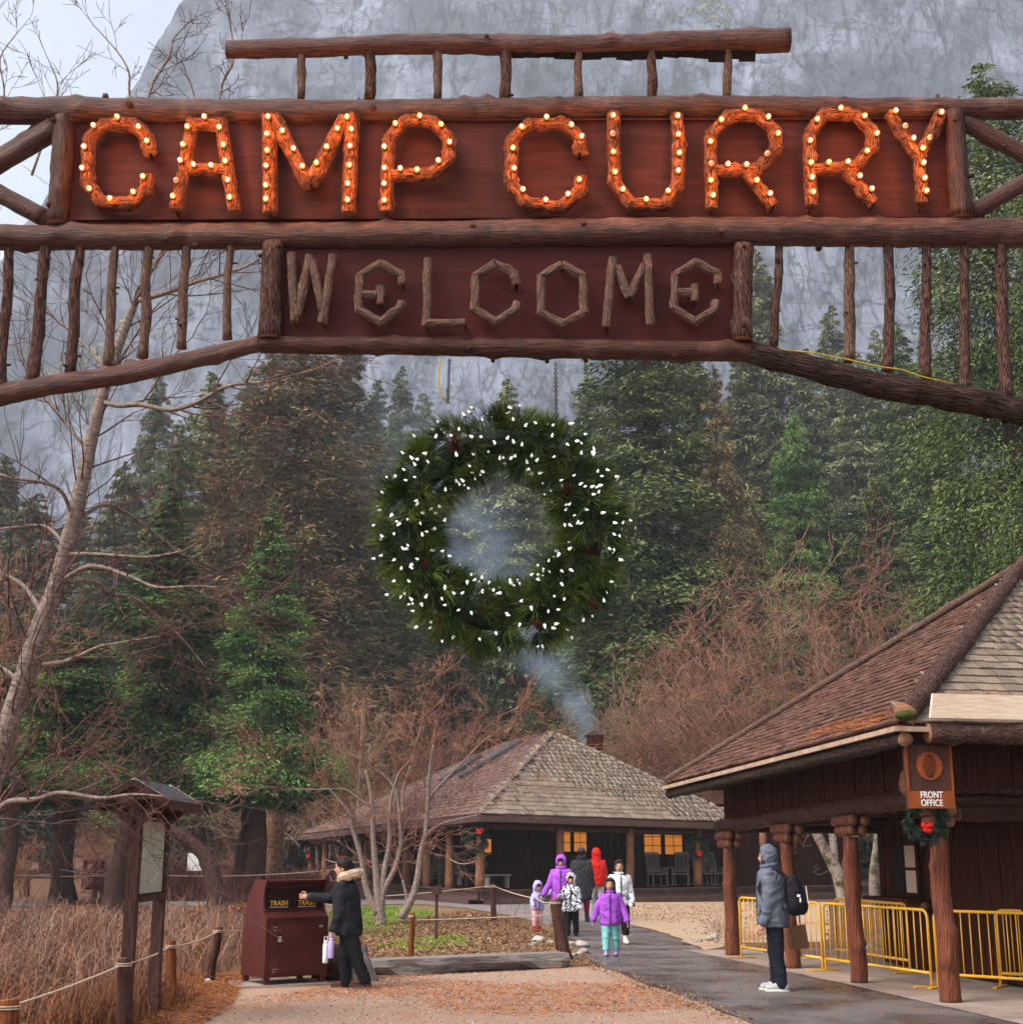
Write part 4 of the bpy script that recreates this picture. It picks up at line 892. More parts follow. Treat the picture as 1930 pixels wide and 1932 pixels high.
# trunks on the left: plated pine, thin black trunk, arched trunk, dark leaning trunk
def trunk_tree(name, label, pts, rs, Y, m, seed, wob=.12):
    P = [at(x, y, Y) for x, y in pts]; P[0].z = -.05; k = mpp(1600, Y); g = MB(); Q = []; RR = []
    for i in range(len(P)-1):
        a = P[max(i-1,0)]; b = P[i]; c = P[i+1]; d = P[min(i+2, len(P)-1)]
        for j in range(6):
            t = j/6; Q.append(.5*((2*b)+(c-a)*t+(2*a-5*b+4*c-d)*t*t+(3*b-a-3*c+d)*t*t*t)); RR.append((rs[i]*(1-t)+rs[i+1]*t)*k)
    Q.append(P[-1]); RR.append(rs[-1]*k)
    r = thing(name, label, 'tree', (P[0].x, P[0].y, 0)); g.tube(Q, RR, 14, 0, True, wob, seed, freq=2.2, knots=5); g.build('trunk', m, r, smooth=True)
    gg = Grow(seed, rmin=.008, up=.02); d = P[-1]-P[-2]
    for i in range(7):
        q = Q[-1 - i*2]; gg.split(q, d, 1.2, .02, 2)
    T = gg.T; V, Fc = seg_tubes([list(t[0]-r.location) for t in T], [list(t[1]-r.location) for t in T], [t[2] for t in T], [t[3] for t in T], 4)
    mkobj('branches', np_mesh('branches', V, Fc), 'twig', r)
    return r
trunk_tree('plated_pine', 'thick pine trunk with orange plated bark behind the trash bin', [(512,1668),(515,1600),(520,1520),(526,1400),(530,1250)], [23,20,19,14,4], 57, 'pine_plate', 3)
trunk_tree('cedar_tree', 'dark fibrous cedar trunk leaning behind the trash bin', [(452,1692),(462,1610),(473,1540),(482,1460),(490,1380)], [19,16,15,10,2], 50.6, 'tree_bark', 4)
trunk_tree('arched_tree', 'dark trunk arching over beside the notice kiosk', [(412,1680),(398,1640),(372,1600),(338,1575),(300,1562),(262,1560)], [18,15,13,12,11,9], 40, 'tree_bark', 6)
trunk_tree('leaning_tree', 'heavy dark trunk rising behind the kiosk post', [(212,1695),(224,1640),(236,1590),(248,1520)], [22,18,17,16], 40, 'tree_bark', 7)
trunk_tree('slender_tree', 'thin straight black trunk beyond the dry brush', [(104,1703),(107,1640),(110,1560),(112,1480)], [8,7,7,6], 42, 'tree_bark', 8, .05)
trunk_tree('redwood_tree', 'red brown trunk at the edge of the dry brush', [(6,1700),(14,1640),(22,1570),(26,1480)], [17,14,13,12], 40, 'tree_bark', 9)
trunk_tree('snag_tree', 'slim bare trunk standing behind the chimney', [(1086,1400),(1086,1300),(1085,1150)], [6,5.5,5], 90, 'pine_plate', 12)
# ------------------------------------------------------------ shingled roof faces
def shingle_faces(faces, thing_root, roof, keep=300):
    """faces: (origin, along, upslope, polygon in (a,b), exposure, width, material). Nearest `keep` shingles are objects, the rest one part."""
    allS = []; rg = random.Random(9)
    for (o, ax, up, poly, ex, wd, m) in faces:
        nrm = ax.cross(up).normalized(); bm = max(q[1] for q in poly); row = 0; b = 0.0
        def inside(a, b):
            c = False; n = len(poly)
            for i in range(n):
                x0, y0 = poly[i]; x1, y1 = poly[(i+1) % n]
                if (y0 > b) != (y1 > b) and a < (x1-x0)*(b-y0)/(y1-y0)+x0: c = not c
            return c
        a0 = min(q[0] for q in poly); a1 = max(q[0] for q in poly)
        while b < bm:
            a = a0 + rg.uniform(-wd, 0)
            while a < a1:
                ww = wd*rg.uniform(.65, 1.3)
                if inside(a+ww/2, b+ex*.35):
                    c = o + ax*(a+ww/2) + up*(b + rg.uniform(-.06,.06)*ex) + nrm*(.012 + rg.uniform(0,.010)*ex/.2)
                    allS.append((c, ax, up, nrm, ww*.97, ex*1.55, m, rg.random()))
                a += ww
            b += ex
    allS.sort(key=lambda t: t[0].length)
    base = MB(); base.hexa([(-.5,0,0),(.5,0,0),(.5,1,-.014),(-.5,1,-.014),(-.5,0,.030),(.5,0,.030),(.5,1,.002),(-.5,1,.002)])
    shared = {}
    L = offs(roof)
    for (c, ax, up, nrm, ww, ln, m, q) in allS[:keep]:
        if m not in shared:
            me = base.mesh('shingle'); me.materials.append(MATS[m]); shared[m] = me
        tw = (q-.5)*.10; ax2 = (ax*math.cos(tw)+up*math.sin(tw)); up2 = nrm.cross(ax2)
        o = bpy.data.objects.new('shingle', shared[m]); col.objects.link(o); o.parent = roof
        M = Matrix((ax2*ww, up2*ln, nrm)).transposed().to_4x4(); M.translation = c - L; o.matrix_local = M
    rest = allS[keep:]; names = sorted(set(t[6] for t in rest)); V = []; Fc = []; T = []; MI = []
    bv = [Vector(v) for v in base.v]
    for (c, ax, up, nrm, ww, ln, m, q) in rest:
        tw = (q-.5)*.10; ax2 = (ax*math.cos(tw)+up*math.sin(tw)); up2 = nrm.cross(ax2); b = len(V)
        for v in bv: V.append(c - L + ax2*(v.x*ww) + up2*(v.y*ln) + nrm*v.z)
        for f in base.f: Fc.append([b+k for k in f]); T.append(q); MI.append(names.index(m))
    if V:
        me = np_mesh('shingle_courses', np.array([list(v) for v in V]), np.array(Fc), T, MI)
        o = mkobj('shingle_courses', me, names, roof); o['kind'] = 'stuff'
def boards(parent, a, b, z0, z1, wd, m, nrm, name='board', gap=.012, th=.03, seed=0, zf=None):
    """upright boards side by side along the plan line a-b, each its own part"""
    rg = random.Random(seed); a = Vector(a); b = Vector(b); L = (b-a).length; d = (b-a)/L; t = 0; nr = Vector(nrm)
    while t < L-.03:
        w2 = min(wd*rg.uniform(.75, 1.25), L-t); dep = rg.uniform(0, .022); mb = MB()
        p0 = a + d*t; p1 = a + d*(t+w2-gap); dz = (zf(t) if zf else 0)
        q = [p0, p1, p1-nr*th, p0-nr*th]; q = [v + nr*dep for v in q]
        mb.hexa([Vector((v.x, v.y, z0+dz)) for v in q] + [Vector((v.x, v.y, z1+dz)) for v in q]); mb.build(name, m, parent); t += w2
def on_line(px, py, P, d):          # plan point on the line P+t*d seen at that picture column
    r = ray(px, py); k = r.x/r.y; t = (k*P[1]-P[0])/(d[0]-k*d[1]); return Vector((P[0]+t*d[0], P[1]+t*d[1], 0)), t
# ------------------------------------------------------------ the lodge
def lodge():
    E0 = at(905, 1536, 46); EL = at(561, 1576, 66); ER = at(1416, 1553.5, 50.2)
    a = Vector((ER.x-E0.x, ER.y-E0.y, 0)).normalized(); b = Vector((-a.y, a.x, 0))
    root = thing('lodge', 'low log lodge with a steep shingled hip roof and lit porch windows', 'lodge', (E0.x, E0.y, 0))
    ap = at(1045, 1382, 52.9); sdir = (EL-E0).normalized(); RE = ap + sdir*4.6
    ER2 = E0 + (ER-E0)
    back1 = ER2 + b*16 ; back2 = EL + a*10
    mb = MB(); P = [E0, ER2, ap, EL, RE, back1, back2]; dn = Vector((0,0,-.10))
    V = [q + Vector((0,0,-.03)) for q in P]
    mb.add(V, [(0,1,2),(3,0,2,4),(1,5,2),(5,6,4,2),(6,3,4)]); mb.add([q+dn for q in V], [(0,1,5,6,3)])
    roof = mb.build('roof', 'shingle_pink', root)
    ax1 = (ER2-E0).normalized(); n1 = ax1.cross(ap-E0).normalized(); up1 = n1.cross(ax1)
    l1 = lambda q: ((q-E0).dot(ax1), (q-E0).dot(up1))
    ax2 = (E0-EL).normalized(); n2 = ax2.cross(ap-EL).normalized(); up2 = n2.cross(ax2)
    l2 = lambda q: ((q-EL).dot(ax2), (q-EL).dot(up2))
    shingle_faces([(E0, ax1, up1, [l1(E0), l1(ER2), l1(ap)], .29, .21, 'shingle_grey'), (EL, ax2, up2, [l2(EL), l2(E0), l2(ap), l2(RE)], .26, .26, 'shingle_pink')], root, roof)
    for (p, q, m, nn) in ((ap, E0, 'shingle_grey', 24), (ap, ER2, 'shingle_grey', 24), (RE, EL, 'shingle_pink', 0), (RE, ap, 'shingle_pink', 10)):
        d = q-p; k = max(nn, 1)                                  # hip and ridge caps
        for i in range(k):
            mb = MB(); c0 = p + d*(i/k) + Vector((0,0,.05)); c1 = p + d*((i+1)/k) + Vector((0,0,.09)); s = d.cross(Vector((0,0,1))).normalized()*.16
            mb.prism([c0-s-Vector((0,0,.08)), c0, c0+s-Vector((0,0,.08)), c0-Vector((0,0,.05))], c1-c0); mb.build('ridge_cap', m, roof)
    bl = E0 + up1*1.95 + n1*.06                                    # pale batten where the porch pitch begins
    mb = MB(); mb.beam(bl + ax1*1.35, bl + ax1*((ER2-E0).length-1.35), .09, .05); mb.build('batten', 'cream_strip', roof)
    for (x0, y0, x1, y1) in ((868,1471,978,1404), (832,1478,902,1432)):      # grey metal skylight strips
        p, q = [], None
        def onplane(px, py):
            r = ray(px, py); o = Vector((0,0,EYE)); t = (EL-o).dot(n2)/r.dot(n2); return o + r*t
        A0 = onplane(x0, y0); A1 = onplane(x1, y1); s = sdir*.55
        mb = MB(); mb.prism([A0+n2*.05, A0-s+n2*.05, A1-s+n2*.05, A1+n2*.05], n2*.12); mb.build('skylight', 'roof_metal', roof)
        mb = MB(); mb.beam(A0+n2*.2, A1+n2*.2, .12, .06); mb.build('skylight_curb', 'pavement', roof)
    for (p, q) in ((E0, ER2), (EL, E0)):
        d = (q-p).normalized()
        mb = MB(); mb.beam(p+Vector((0,0,-.14)), q+Vector((0,0,-.14)), .05, .20); mb.build('fascia', 'fascia', root)
        inn = b if p is E0 else a
        mb = MB(); mb.log(p+inn*.75+d*(.6 if p is E0 else 0)+Vector((0,0,-.36)), q+inn*.75-d*(0 if p is E0 else .6)+Vector((0,0,-.36)), .12, .12, 3, .5, 10, .05); mb.build('porch_beam', 'log_dark', root, smooth=True)
    DZ = .45
    # deck with plank face
    P = [Vector((q.x, q.y, 0)) for q in (E0, E0+a*16, E0+a*16+b*3.4, E0+a*3.4+b*3.4, E0+a*3.4+b*26, E0+b*26)]
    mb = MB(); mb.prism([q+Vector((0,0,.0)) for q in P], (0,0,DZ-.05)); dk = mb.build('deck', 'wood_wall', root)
    for k in range(3):
        z = .075 + k*.145
        for (p, q, nr) in ((P[0]-a*.0, P[1], -b), (P[5], P[0], -a)):
            o = nr*(.03+.012*k+ (.35 if k == 0 else 0)); mb = MB(); mb.beam(p+o+Vector((0,0,z)), q+o+Vector((0,0,z)), .04, .13); mb.build('deck_plank', 'deck', dk)
    for (p, q, nr) in ((P[0], P[1], -b), (P[5], P[0], -a)):
        mb = MB(); mb.beam(p+nr*.02+Vector((0,0,DZ-.02)), q+nr*.02+Vector((0,0,DZ-.02)), .22, .045); mb.build('deck_edge', 'deck', dk)
        mb = MB(); mb.beam(p+nr*.20+Vector((0,0,.15)), q+nr*.20+Vector((0,0,.15)), .34, .04); mb.build('deck_step', 'deck', dk)
    # porch posts
    pc = E0 + (a+b)*.75; pl = []
    for i, px in enumerate((905, 1056, 1188, 1316, 1440)):
        q, t = on_line(px, 1620, pc, a); pl.append(q)
        mb = MB(); mb.log((q.x, q.y, DZ), (q.x+.03, q.y, E0.z-.42), .15, .125, 20+i, .3, 12, .06, 4); mb.build('porch_post', 'post_tan', root, smooth=True)
    side = []
    for i, px in enumerate((849, 806, 767, 693, 654, 614, 588)):
        q, t = on_line(px, 1620, pc, Vector((sdir.x, sdir.y, 0))); side.append(q)
        mb = MB(); mb.log((q.x, q.y, .1+.3*max(0,1-t/20)), (q.x, q.y, 2.45), .17, .14, 40+i, .3, 12, .06, 4); mb.build('porch_post', 'post_tan', root, smooth=True)
    # walls behind the porch
    wc = E0 + (a+b)*3.2; wa = wc + a*14; wb = wc + b*20
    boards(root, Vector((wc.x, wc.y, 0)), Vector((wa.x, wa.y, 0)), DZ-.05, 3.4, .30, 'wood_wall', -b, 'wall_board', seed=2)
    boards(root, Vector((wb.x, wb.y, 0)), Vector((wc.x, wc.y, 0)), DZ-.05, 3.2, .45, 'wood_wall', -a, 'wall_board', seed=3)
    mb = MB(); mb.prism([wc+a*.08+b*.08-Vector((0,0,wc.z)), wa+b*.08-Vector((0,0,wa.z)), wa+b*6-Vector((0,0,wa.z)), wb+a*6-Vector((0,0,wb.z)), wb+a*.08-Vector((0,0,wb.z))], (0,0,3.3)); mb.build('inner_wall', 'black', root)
    def window(px0, px1, py0, py1, cols, rows):
        q0, _ = on_line(px0, py0, wc, a); q1, _ = on_line(px1, py0, wc, a); z1 = at(px0, py0, q0.y).z; z0 = at(px0, py1, q0.y).z
        L = (q1-q0).length; mb = MB(); mb.prism([q0-b*.05+Vector((0,0,z0-.06)), q1-b*.05+Vector((0,0,z0-.06)), q1-b*.05+Vector((0,0,z1+.06)), q0-b*.05+Vector((0,0,z1+.06))], b*.03)
        wn = mb.build('window', 'black', root)
        for i in range(cols):
            for j in range(rows):
                c0 = q0 + a*(L*(i+.05)/cols); c1 = q0 + a*(L*(i+.95)/cols); za = z0+(z1-z0)*(j+.04)/rows; zb = z0+(z1-z0)*(j+.96)/rows; mb = MB()
                mb.prism([c0-b*.065+Vector((0,0,za)), c1-b*.065+Vector((0,0,za)), c1-b*.065+Vector((0,0,zb)), c0-b*.065+Vector((0,0,zb))], b*.012); mb.build('pane', 'lit_window', wn)
    window(1056, 1075, 1555, 1608, 1, 3); window(1081, 1105, 1555, 1608, 2, 3); window(1213, 1245, 1562, 1613, 2, 3); window(1252, 1285, 1563, 1613, 2, 3)
    window(913, 926, 1583, 1610, 1, 1)
    # cupola over the flue
    c = at(1122, 1410, 56); q = mpp(1400, 56); mb = MB(); wv = 15*q
    mb.box(c+Vector((0,0,8*q)), (wv*2,wv*2,26*q)); cu = mb.build('chimney', 'wood_dark', roof)
    mb = MB(); t = c+Vector((0,0,21*q))
    mb.prism([t+Vector((-wv*1.3,-wv*1.2,0)), t+Vector((wv*1.3,-wv*1.2,0)), t+Vector((0,-wv*1.2,10*q))], (0,wv*2.4,0)); mb.build('chimney_cap', 'fascia', roof)
    return E0, a, b, pc, pl, side, DZ, wc
E0, LA, LB, lpc, lposts, lside, DZ, lwc = lodge()
small_wreath(lposts[0] + Vector((-.12,-.22,2.02)), .42, 'round porch wreath with its red bow on top', 'wreaths on the lodge porch posts', (.12,.30), 1)
small_wreath(lposts[3] + Vector((.0,-.22,1.80)), .42, 'round porch wreath with a low red bow beside the rocking chairs', 'wreaths on the lodge porch posts', (.02,-.20), 2)
small_wreath(lside[6] + Vector((-.2,-.22,1.75)), .45, 'dark porch wreath on the farthest lodge post', 'wreaths on the lodge porch posts', (.1,-.3), 3)
small_wreath(lside[4] + Vector((-.1,-.22,1.75)), .42, 'dark porch wreath on a side post with its bow at the bottom', 'wreaths on the lodge porch posts', (.0,-.34), 4)
# ------------------------------------------------------------ front office
ou = Vector((-.184,.983,0)).normalized(); ov = Vector((.983,.184,0)).normalized(); oN = Vector((4.28,15.41,0))
def B(s, w, z): q = oN + ou*s + ov*w; return Vector((q.x, q.y, z - .03*s))
def office():
    root = thing('front_office', 'front office building with a log porch and a brown shingled hip roof', 'office', (oN.x, oN.y, 0))
    S = 8.9; Wd = 14.0; k = .66; ze = 3.06; h = S/2
    n_, f_, nr_, fr_ = B(0,0,ze), B(S,0,ze), B(0,Wd,ze), B(S,Wd,ze); r0, r1 = B(h,h,ze+h*k), B(h,Wd-h,ze+h*k)
    mb = MB(); V = [n_, f_, fr_, nr_, r0, r1]; V = V + [q-Vector((0,0,.09)) for q in V[:4]]
    mb.add(V, [(1,0,4),(0,3,5,4),(3,2,5),(2,1,4,5),(6,7,8,9),(0,1,7,6),(3,0,6,9),(2,3,9,8),(1,2,8,7)]); roof = mb.build('roof', 'wood_dark', root)
    ax1 = (n_-f_).normalized(); nn = ax1.cross(r0-f_).normalized(); up1 = nn.cross(ax1); l1 = lambda q: ((q-f_).dot(ax1), (q-f_).dot(up1))
    ax2 = (nr_-n_).normalized(); n2 = ax2.cross(r0-n_).normalized(); up2 = n2.cross(ax2); l2 = lambda q: ((q-n_).dot(ax2), (q-n_).dot(up2))
    shingle_faces([(f_, ax1, up1, [l1(f_), l1(n_), l1(r0)], .165, .17, 'shingle_red'), (n_, ax2, up2, [l2(n_), l2(n_+ov*7), l2(r0+ov*2), l2(r0)], .21, .20, 'shingle_grey')], root, roof)
    up = Vector((0,0,1))
    mb = MB(); mb.log(n_+up*.10+ov*.10, r0+up*.12, .125, .10, 5, .09, 14, .16, 14, 0, 1); mb.build('hip_log', ['bark', 'log_end'], roof, smooth=True)
    mb = MB(); mb.log(f_+up*.07-ou*.05, r0+up*.12, .062, .058, 6, .12, 12, .07, 7, 0, 1); mb.build('hip_log', ['twig_log', 'log_end'], roof, smooth=True)
    mb = MB(); mb.ell(n_+up*.10+ov*.12, (.13,.13,.06), None, 12, 8); mb.build('moss_clump', 'moss', roof, smooth=True)
    mb = MB(); mb.log(B(-.02,.07,ze-.16), B(S,.07,ze-.16), .085, .075, 7, .12, 12, .14, 10, 0, 1); mb.build('eave_log', ['chord_bark', 'log_end'], root, smooth=True)
    mb = MB(); mb.beam(B(-.04,-.03,ze-.055), B(S,-.03,ze-.055), .05, .055); mb.build('drip_edge', 'cream_strip', root)
    mb = MB(); mb.beam(B(-.045,-.03,ze-.055), B(-.045,.36,ze-.06), .05, .055); mb.build('drip_edge', 'cream_strip', root)
    mb = MB(); a0, a1 = B(-.10,.33,ze+.06), B(-.10,Wd,ze+.02); mb.prism([a0, a1, a1+up*.25, a0+up*.27+ov*.05], -ou*.045); mb.build('flashing_board', 'cream', root)
    mb = MB(); mb.log(B(-.03,.34,ze-.10), B(-.03,Wd,ze-.13), .11, .11, 8, .14, 12, .15, 12, 0, 1); mb.build('eave_log', ['bark', 'log_end'], root, smooth=True)
    # bark-board band between eave and beam
    boards(root, B(8.35,.86,0), B(.75,.86,0), 2.28, 2.98, .13, 'wood_dark', -ov, 'siding_board', seed=4, zf=lambda t: -.03*(8.35-t) + .03*4)
    boards(root, B(.80,.9,0), B(.80,9,0), 2.40, 2.98, .14, 'wood_dark', -ou, 'siding_board', seed=5)
    mb = MB(); mb.log(B(.97,.90,2.36), B(8.7,.90,2.36), .125, .12, 9, .1, 12, .16, 12, 0, 1); mb.build('porch_beam', ['log_dark', 'log_end'], root, smooth=True)
    mb = MB(); mb.log(B(.95,.5,2.50), B(.95,10,2.50), .13, .13, 10, .1, 12, .16, 12, 0, 1); mb.build('porch_beam', ['bark', 'log_end'], root, smooth=True)
    mb = MB(); mb.log(B(1.05,1.2,2.16), B(1.3,10,2.16), .10, .10, 11, .1, 12, .12, 10, 0, 1); mb.build('tie_log', ['log_dark', 'log_end'], root, smooth=True)
    for s in (1.0, 3.41, 5.74, 8.38):
        mb = MB(); mb.log(B(s,1.1,2.30), B(s+.2,4.2,2.30), .07, .07, 31, .2, 10, .08, 3, 0, 1); mb.build('rafter_log', ['log_dark', 'log_end'], root, smooth=True)
    mb = MB(); mb.prism([B(.9,.95,2.96), B(.9,9,2.96), B(8.3,9,2.96), B(8.3,.95,2.96)], (0,0,.03)); mb.build('porch_ceiling', 'wood_dark', root)
    for i, (s, w) in enumerate(((1.0,.92), (3.41,.90), (5.74,.92), (8.38,.93))):
        mb = MB(); g = B(s,w,0); g.z = 0; mb.log(g, B(s,w,1.98), (.122,.114,.105,.122)[i], (.104,.10,.098,.10)[i], 50+i, .07, 16, .055, 6, 0, 1, .03, 4.0); mb.build('porch_post', ['log_red', 'log_end'], root, smooth=True)
        for (dz, hl, rr) in ((2.055,.22 if i else .14,.066), (2.185,.29 if i else .18,.070)):
            for dw in (-.078, .078):
                mb = MB(); mb.log(B(s-hl,w+dw*(1 if dz < 2.1 else 1.15),dz), B(s+hl,w+dw*(1 if dz < 2.1 else 1.15),dz), rr, rr, 70+i, .09, 12, .06, 2, 0, 1); mb.build('capital_log', ['log_red', 'log_end'], root, smooth=True)
    # enclosed room under the porch roof
    w0 = 2.6
    boards(root, B(6.2,w0,0), B(-.4,w0,0), .05, 2.95, .16, 'wood_dark', -ov, 'wall_board', seed=6, th=.05)
    boards(root, B(6.2,8,0), B(6.2,w0+.05,0), .05, 2.9, .2, 'wood_dark', ou, 'wall_board', seed=7)
    mb = MB(); mb.prism([Vector((*B(6.1,w0+.1,0).xy,0)), Vector((*B(-.3,w0+.1,0).xy,0)), Vector((*B(-.3,9,0).xy,0)), Vector((*B(6.1,9,0).xy,0))], (0,0,2.85)); mb.build('inner_wall', 'black', root)
    P0 = B(0,w0,0)
    q0, t0 = on_line(1694, 1640, P0, ou); q1, t1 = on_line(1742, 1640, P0, ou); nv = -ov
    zt = at(1720, 1590, (q0.y+q1.y)/2).z; zb = at(1720, 1690, (q0.y+q1.y)/2).z
    mb = MB(); mb.prism([q0+nv*.03+up*zb, q1+nv*.03+up*zb, q1+nv*.03+up*zt, q0+nv*.03+up*zt], nv*.05); wn = mb.build('window', 'wood_dark', root)
    for i in range(2):
        for j in range(2):
            L = q1-q0; c0 = q0+L*(.08+.46*i)+nv*.085; c1 = q0+L*(.46+.46*i)+nv*.085; za = zb+(zt-zb)*(.06+.47*j); z2 = zb+(zt-zb)*(.47+.47*j); mb = MB()
            mb.prism([c0+up*za, c1+up*za, c1+up*z2, c0+up*z2], nv*.01); mb.build('pane', 'curtain' if i else 'black', wn)
    mb = MB(); c0, _ = on_line(1672, 1700, P0, ou); c1, _ = on_line(1760, 1700, P0, ou); mb.beam(c0+nv*.2+up*1.0, c1+nv*.2+up*1.0, .36, .05); mb.build('counter', 'wood_dark', root)
    mb = MB(); mb.log(c0+nv*.12+up*.93, c1+nv*.12+up*.93, .06, .06, 3, .1, 10, .1, 2, 0, 1); mb.build('counter_log', ['log_red', 'log_end'], root, smooth=True)
    return roof
oroof = office()
sheet('concrete_slab', [tuple(B(-1.6,.62,0).xy), tuple(B(3.4,.66,0).xy), tuple(B(6,.6,0).xy), tuple(B(9.6,.5,0).xy), tuple(B(9.6,8,0).xy), tuple(B(-1.6,9,0).xy)], 0.020, 'concrete', .02, .5, 8)
mb = MB()
# hanging sign with pine cone disc and FRONT OFFICE
def office_sign():
    c = at(1752, 1466, 15.55); k = mpp(1466, 15.55); rz = .16
    r = thing('office_sign', 'brown hanging wooden sign reading FRONT OFFICE with a pine cone disc', 'sign', c, rz)
    w, h, t = 94*k, 118*k, .055
    mb = MB(); mb.box((0,0,0), (w,t,h)); mb.build('board', 'sign_brown', r, world=False)
    mb = MB(); mb.box((0,-t/2-.003,-h*.36), (w*.99,.010,h*.27)); mb.build('name_band', 'sign_orange', r, world=False)
    for (cx, cz, sx, sz) in ((-w*.475,h*.14,w*.05,h*.72), (w*.475,h*.14,w*.05,h*.72)):
        mb = MB(); mb.box((cx,-t/2-.003,cz), (sx,.010,sz)); mb.build('side_strip', 'sign_orange', r, world=False)
    mb = MB(); mb.tube([(0,-t/2+.01,h*.165), (0,-t/2-.014,h*.165)], [w*.275,w*.275], 32); d = mb.build('disc', 'sign_orange', r, world=False)
    mb = MB(); rg = random.Random(2)
    for i in range(12):
        tt = i/11; z = h*.165 + w*.21*(1-2*tt); hw = w*.13*math.sin(.45+tt*2.35)
        for j in range(5):
            x = -hw + 2*hw*(j+.5*(i % 2)*.8)/4.4; a = .5*(x/hw if hw else 0)+.25; dx = Vector((math.cos(a), 0, math.sin(a)))*w*.028
            c0 = Vector((x, -t/2-.016, z)); mb.beam(c0-dx, c0+dx, .006, w*.011, up=(0,-1,0))
    mb.beam((0,-t/2-.016,h*.165+w*.2), (-w*.01,-t/2-.016,h*.165+w*.245), .006, w*.012, up=(0,-1,0)); mb.build('pine_cone_emblem', 'black', d, world=False)
    for tx, z in (('FRONT', -h*.29), ('OFFICE', -h*.415)):
        me = text_mesh(tx, h*.145, .004, .80); o = mkobj('lettering', me, 'white', r); o.location = (0,-t/2-.011,z); o.rotation_euler = (R(90),0,0)
    mb = MB(); mb.box((-w*.3,0,h*.56), (.02,.02,h*.14)); mb.box((w*.3,0,h*.56), (.02,.02,h*.14)); mb.build('hanger', 'black', r, world=False)
office_sign()
small_wreath(at(1748, 1550, 16.2), .27, 'blue green wreath with red bows hanging on the office post', None, (-.02,-.06), 9)
# yellow crowd barricades
def barricade(p, q, label, nb=16, group='yellow barricades at the front office'):
    p = Vector((p[0], p[1], .02)); q = Vector((q[0], q[1], .02)); L = (q-p).length; d = (q-p)/L; rz = math.atan2(d.y, d.x)
    r = thing('barricade', label, 'barricade', p, rz, group); t = .019; zt, zb = .935, .17
    def part(nm, pts, rad, n=8): m_ = MB(); m_.tube(pts, rad, n); m_.build(nm, 'yellow', r, world=False, smooth=True)
    rc = .10; arc = lambda cx, a0, a1: [Vector((cx + rc*math.cos(R(a)), 0, zt-rc + rc*math.sin(R(a)))) for a in np.linspace(a0, a1, 6)]
    part('top_rail', [Vector((.03,0,zb-.1))] + arc(.03+rc, 180, 90) + arc(L-.03-rc, 90, 0) + [Vector((L-.03,0,zb-.1))], t, 10)
    part('bottom_rail', [(.03,0,zb), (L-.03,0,zb)], t)
    for i in range(nb):
        x = .03 + (L-.06)*(i+1)/(nb+1); part('bar', [(x,0,zb), (x,0,zt-.005)], .0085, 6)
    for x in (.03, L-.03):
        part('foot', [(x,0,zb), (x,0,.02)], t); m_ = MB(); m_.box((x,0,.012), (.05,.5,.014)); m_.build('foot_plate', 'yellow', r, world=False)
bA = at(1393, 1697, 23.2); bC = at(1751, 1721, 18.25); bM = bA.lerp(bC, .5)
barricade(bA, bM - (bC-bA)*.006, 'yellow steel barricade behind the hooded man with the backpack')
barricade(bM, bC, 'yellow steel barricade spanning between two log posts')
barricade(bC+Vector((.03,-.03,0)), (bC.x+1.55, bC.y-1.45), 'yellow steel barricade crossing behind the nearest log post')
bq = at(1618, 1701, 21.8); bq2 = at(1711, 1708, 20.3); dd = (bq2-bq)
barricade((bq2.x-dd.x*1.55, bq2.y-dd.y*1.55), bq2, 'yellow barricade farther back beside the office counter')
barricade(at(1872, 1718, 18.3), (7.5, 17.3), 'yellow barricade against the dark office wall')
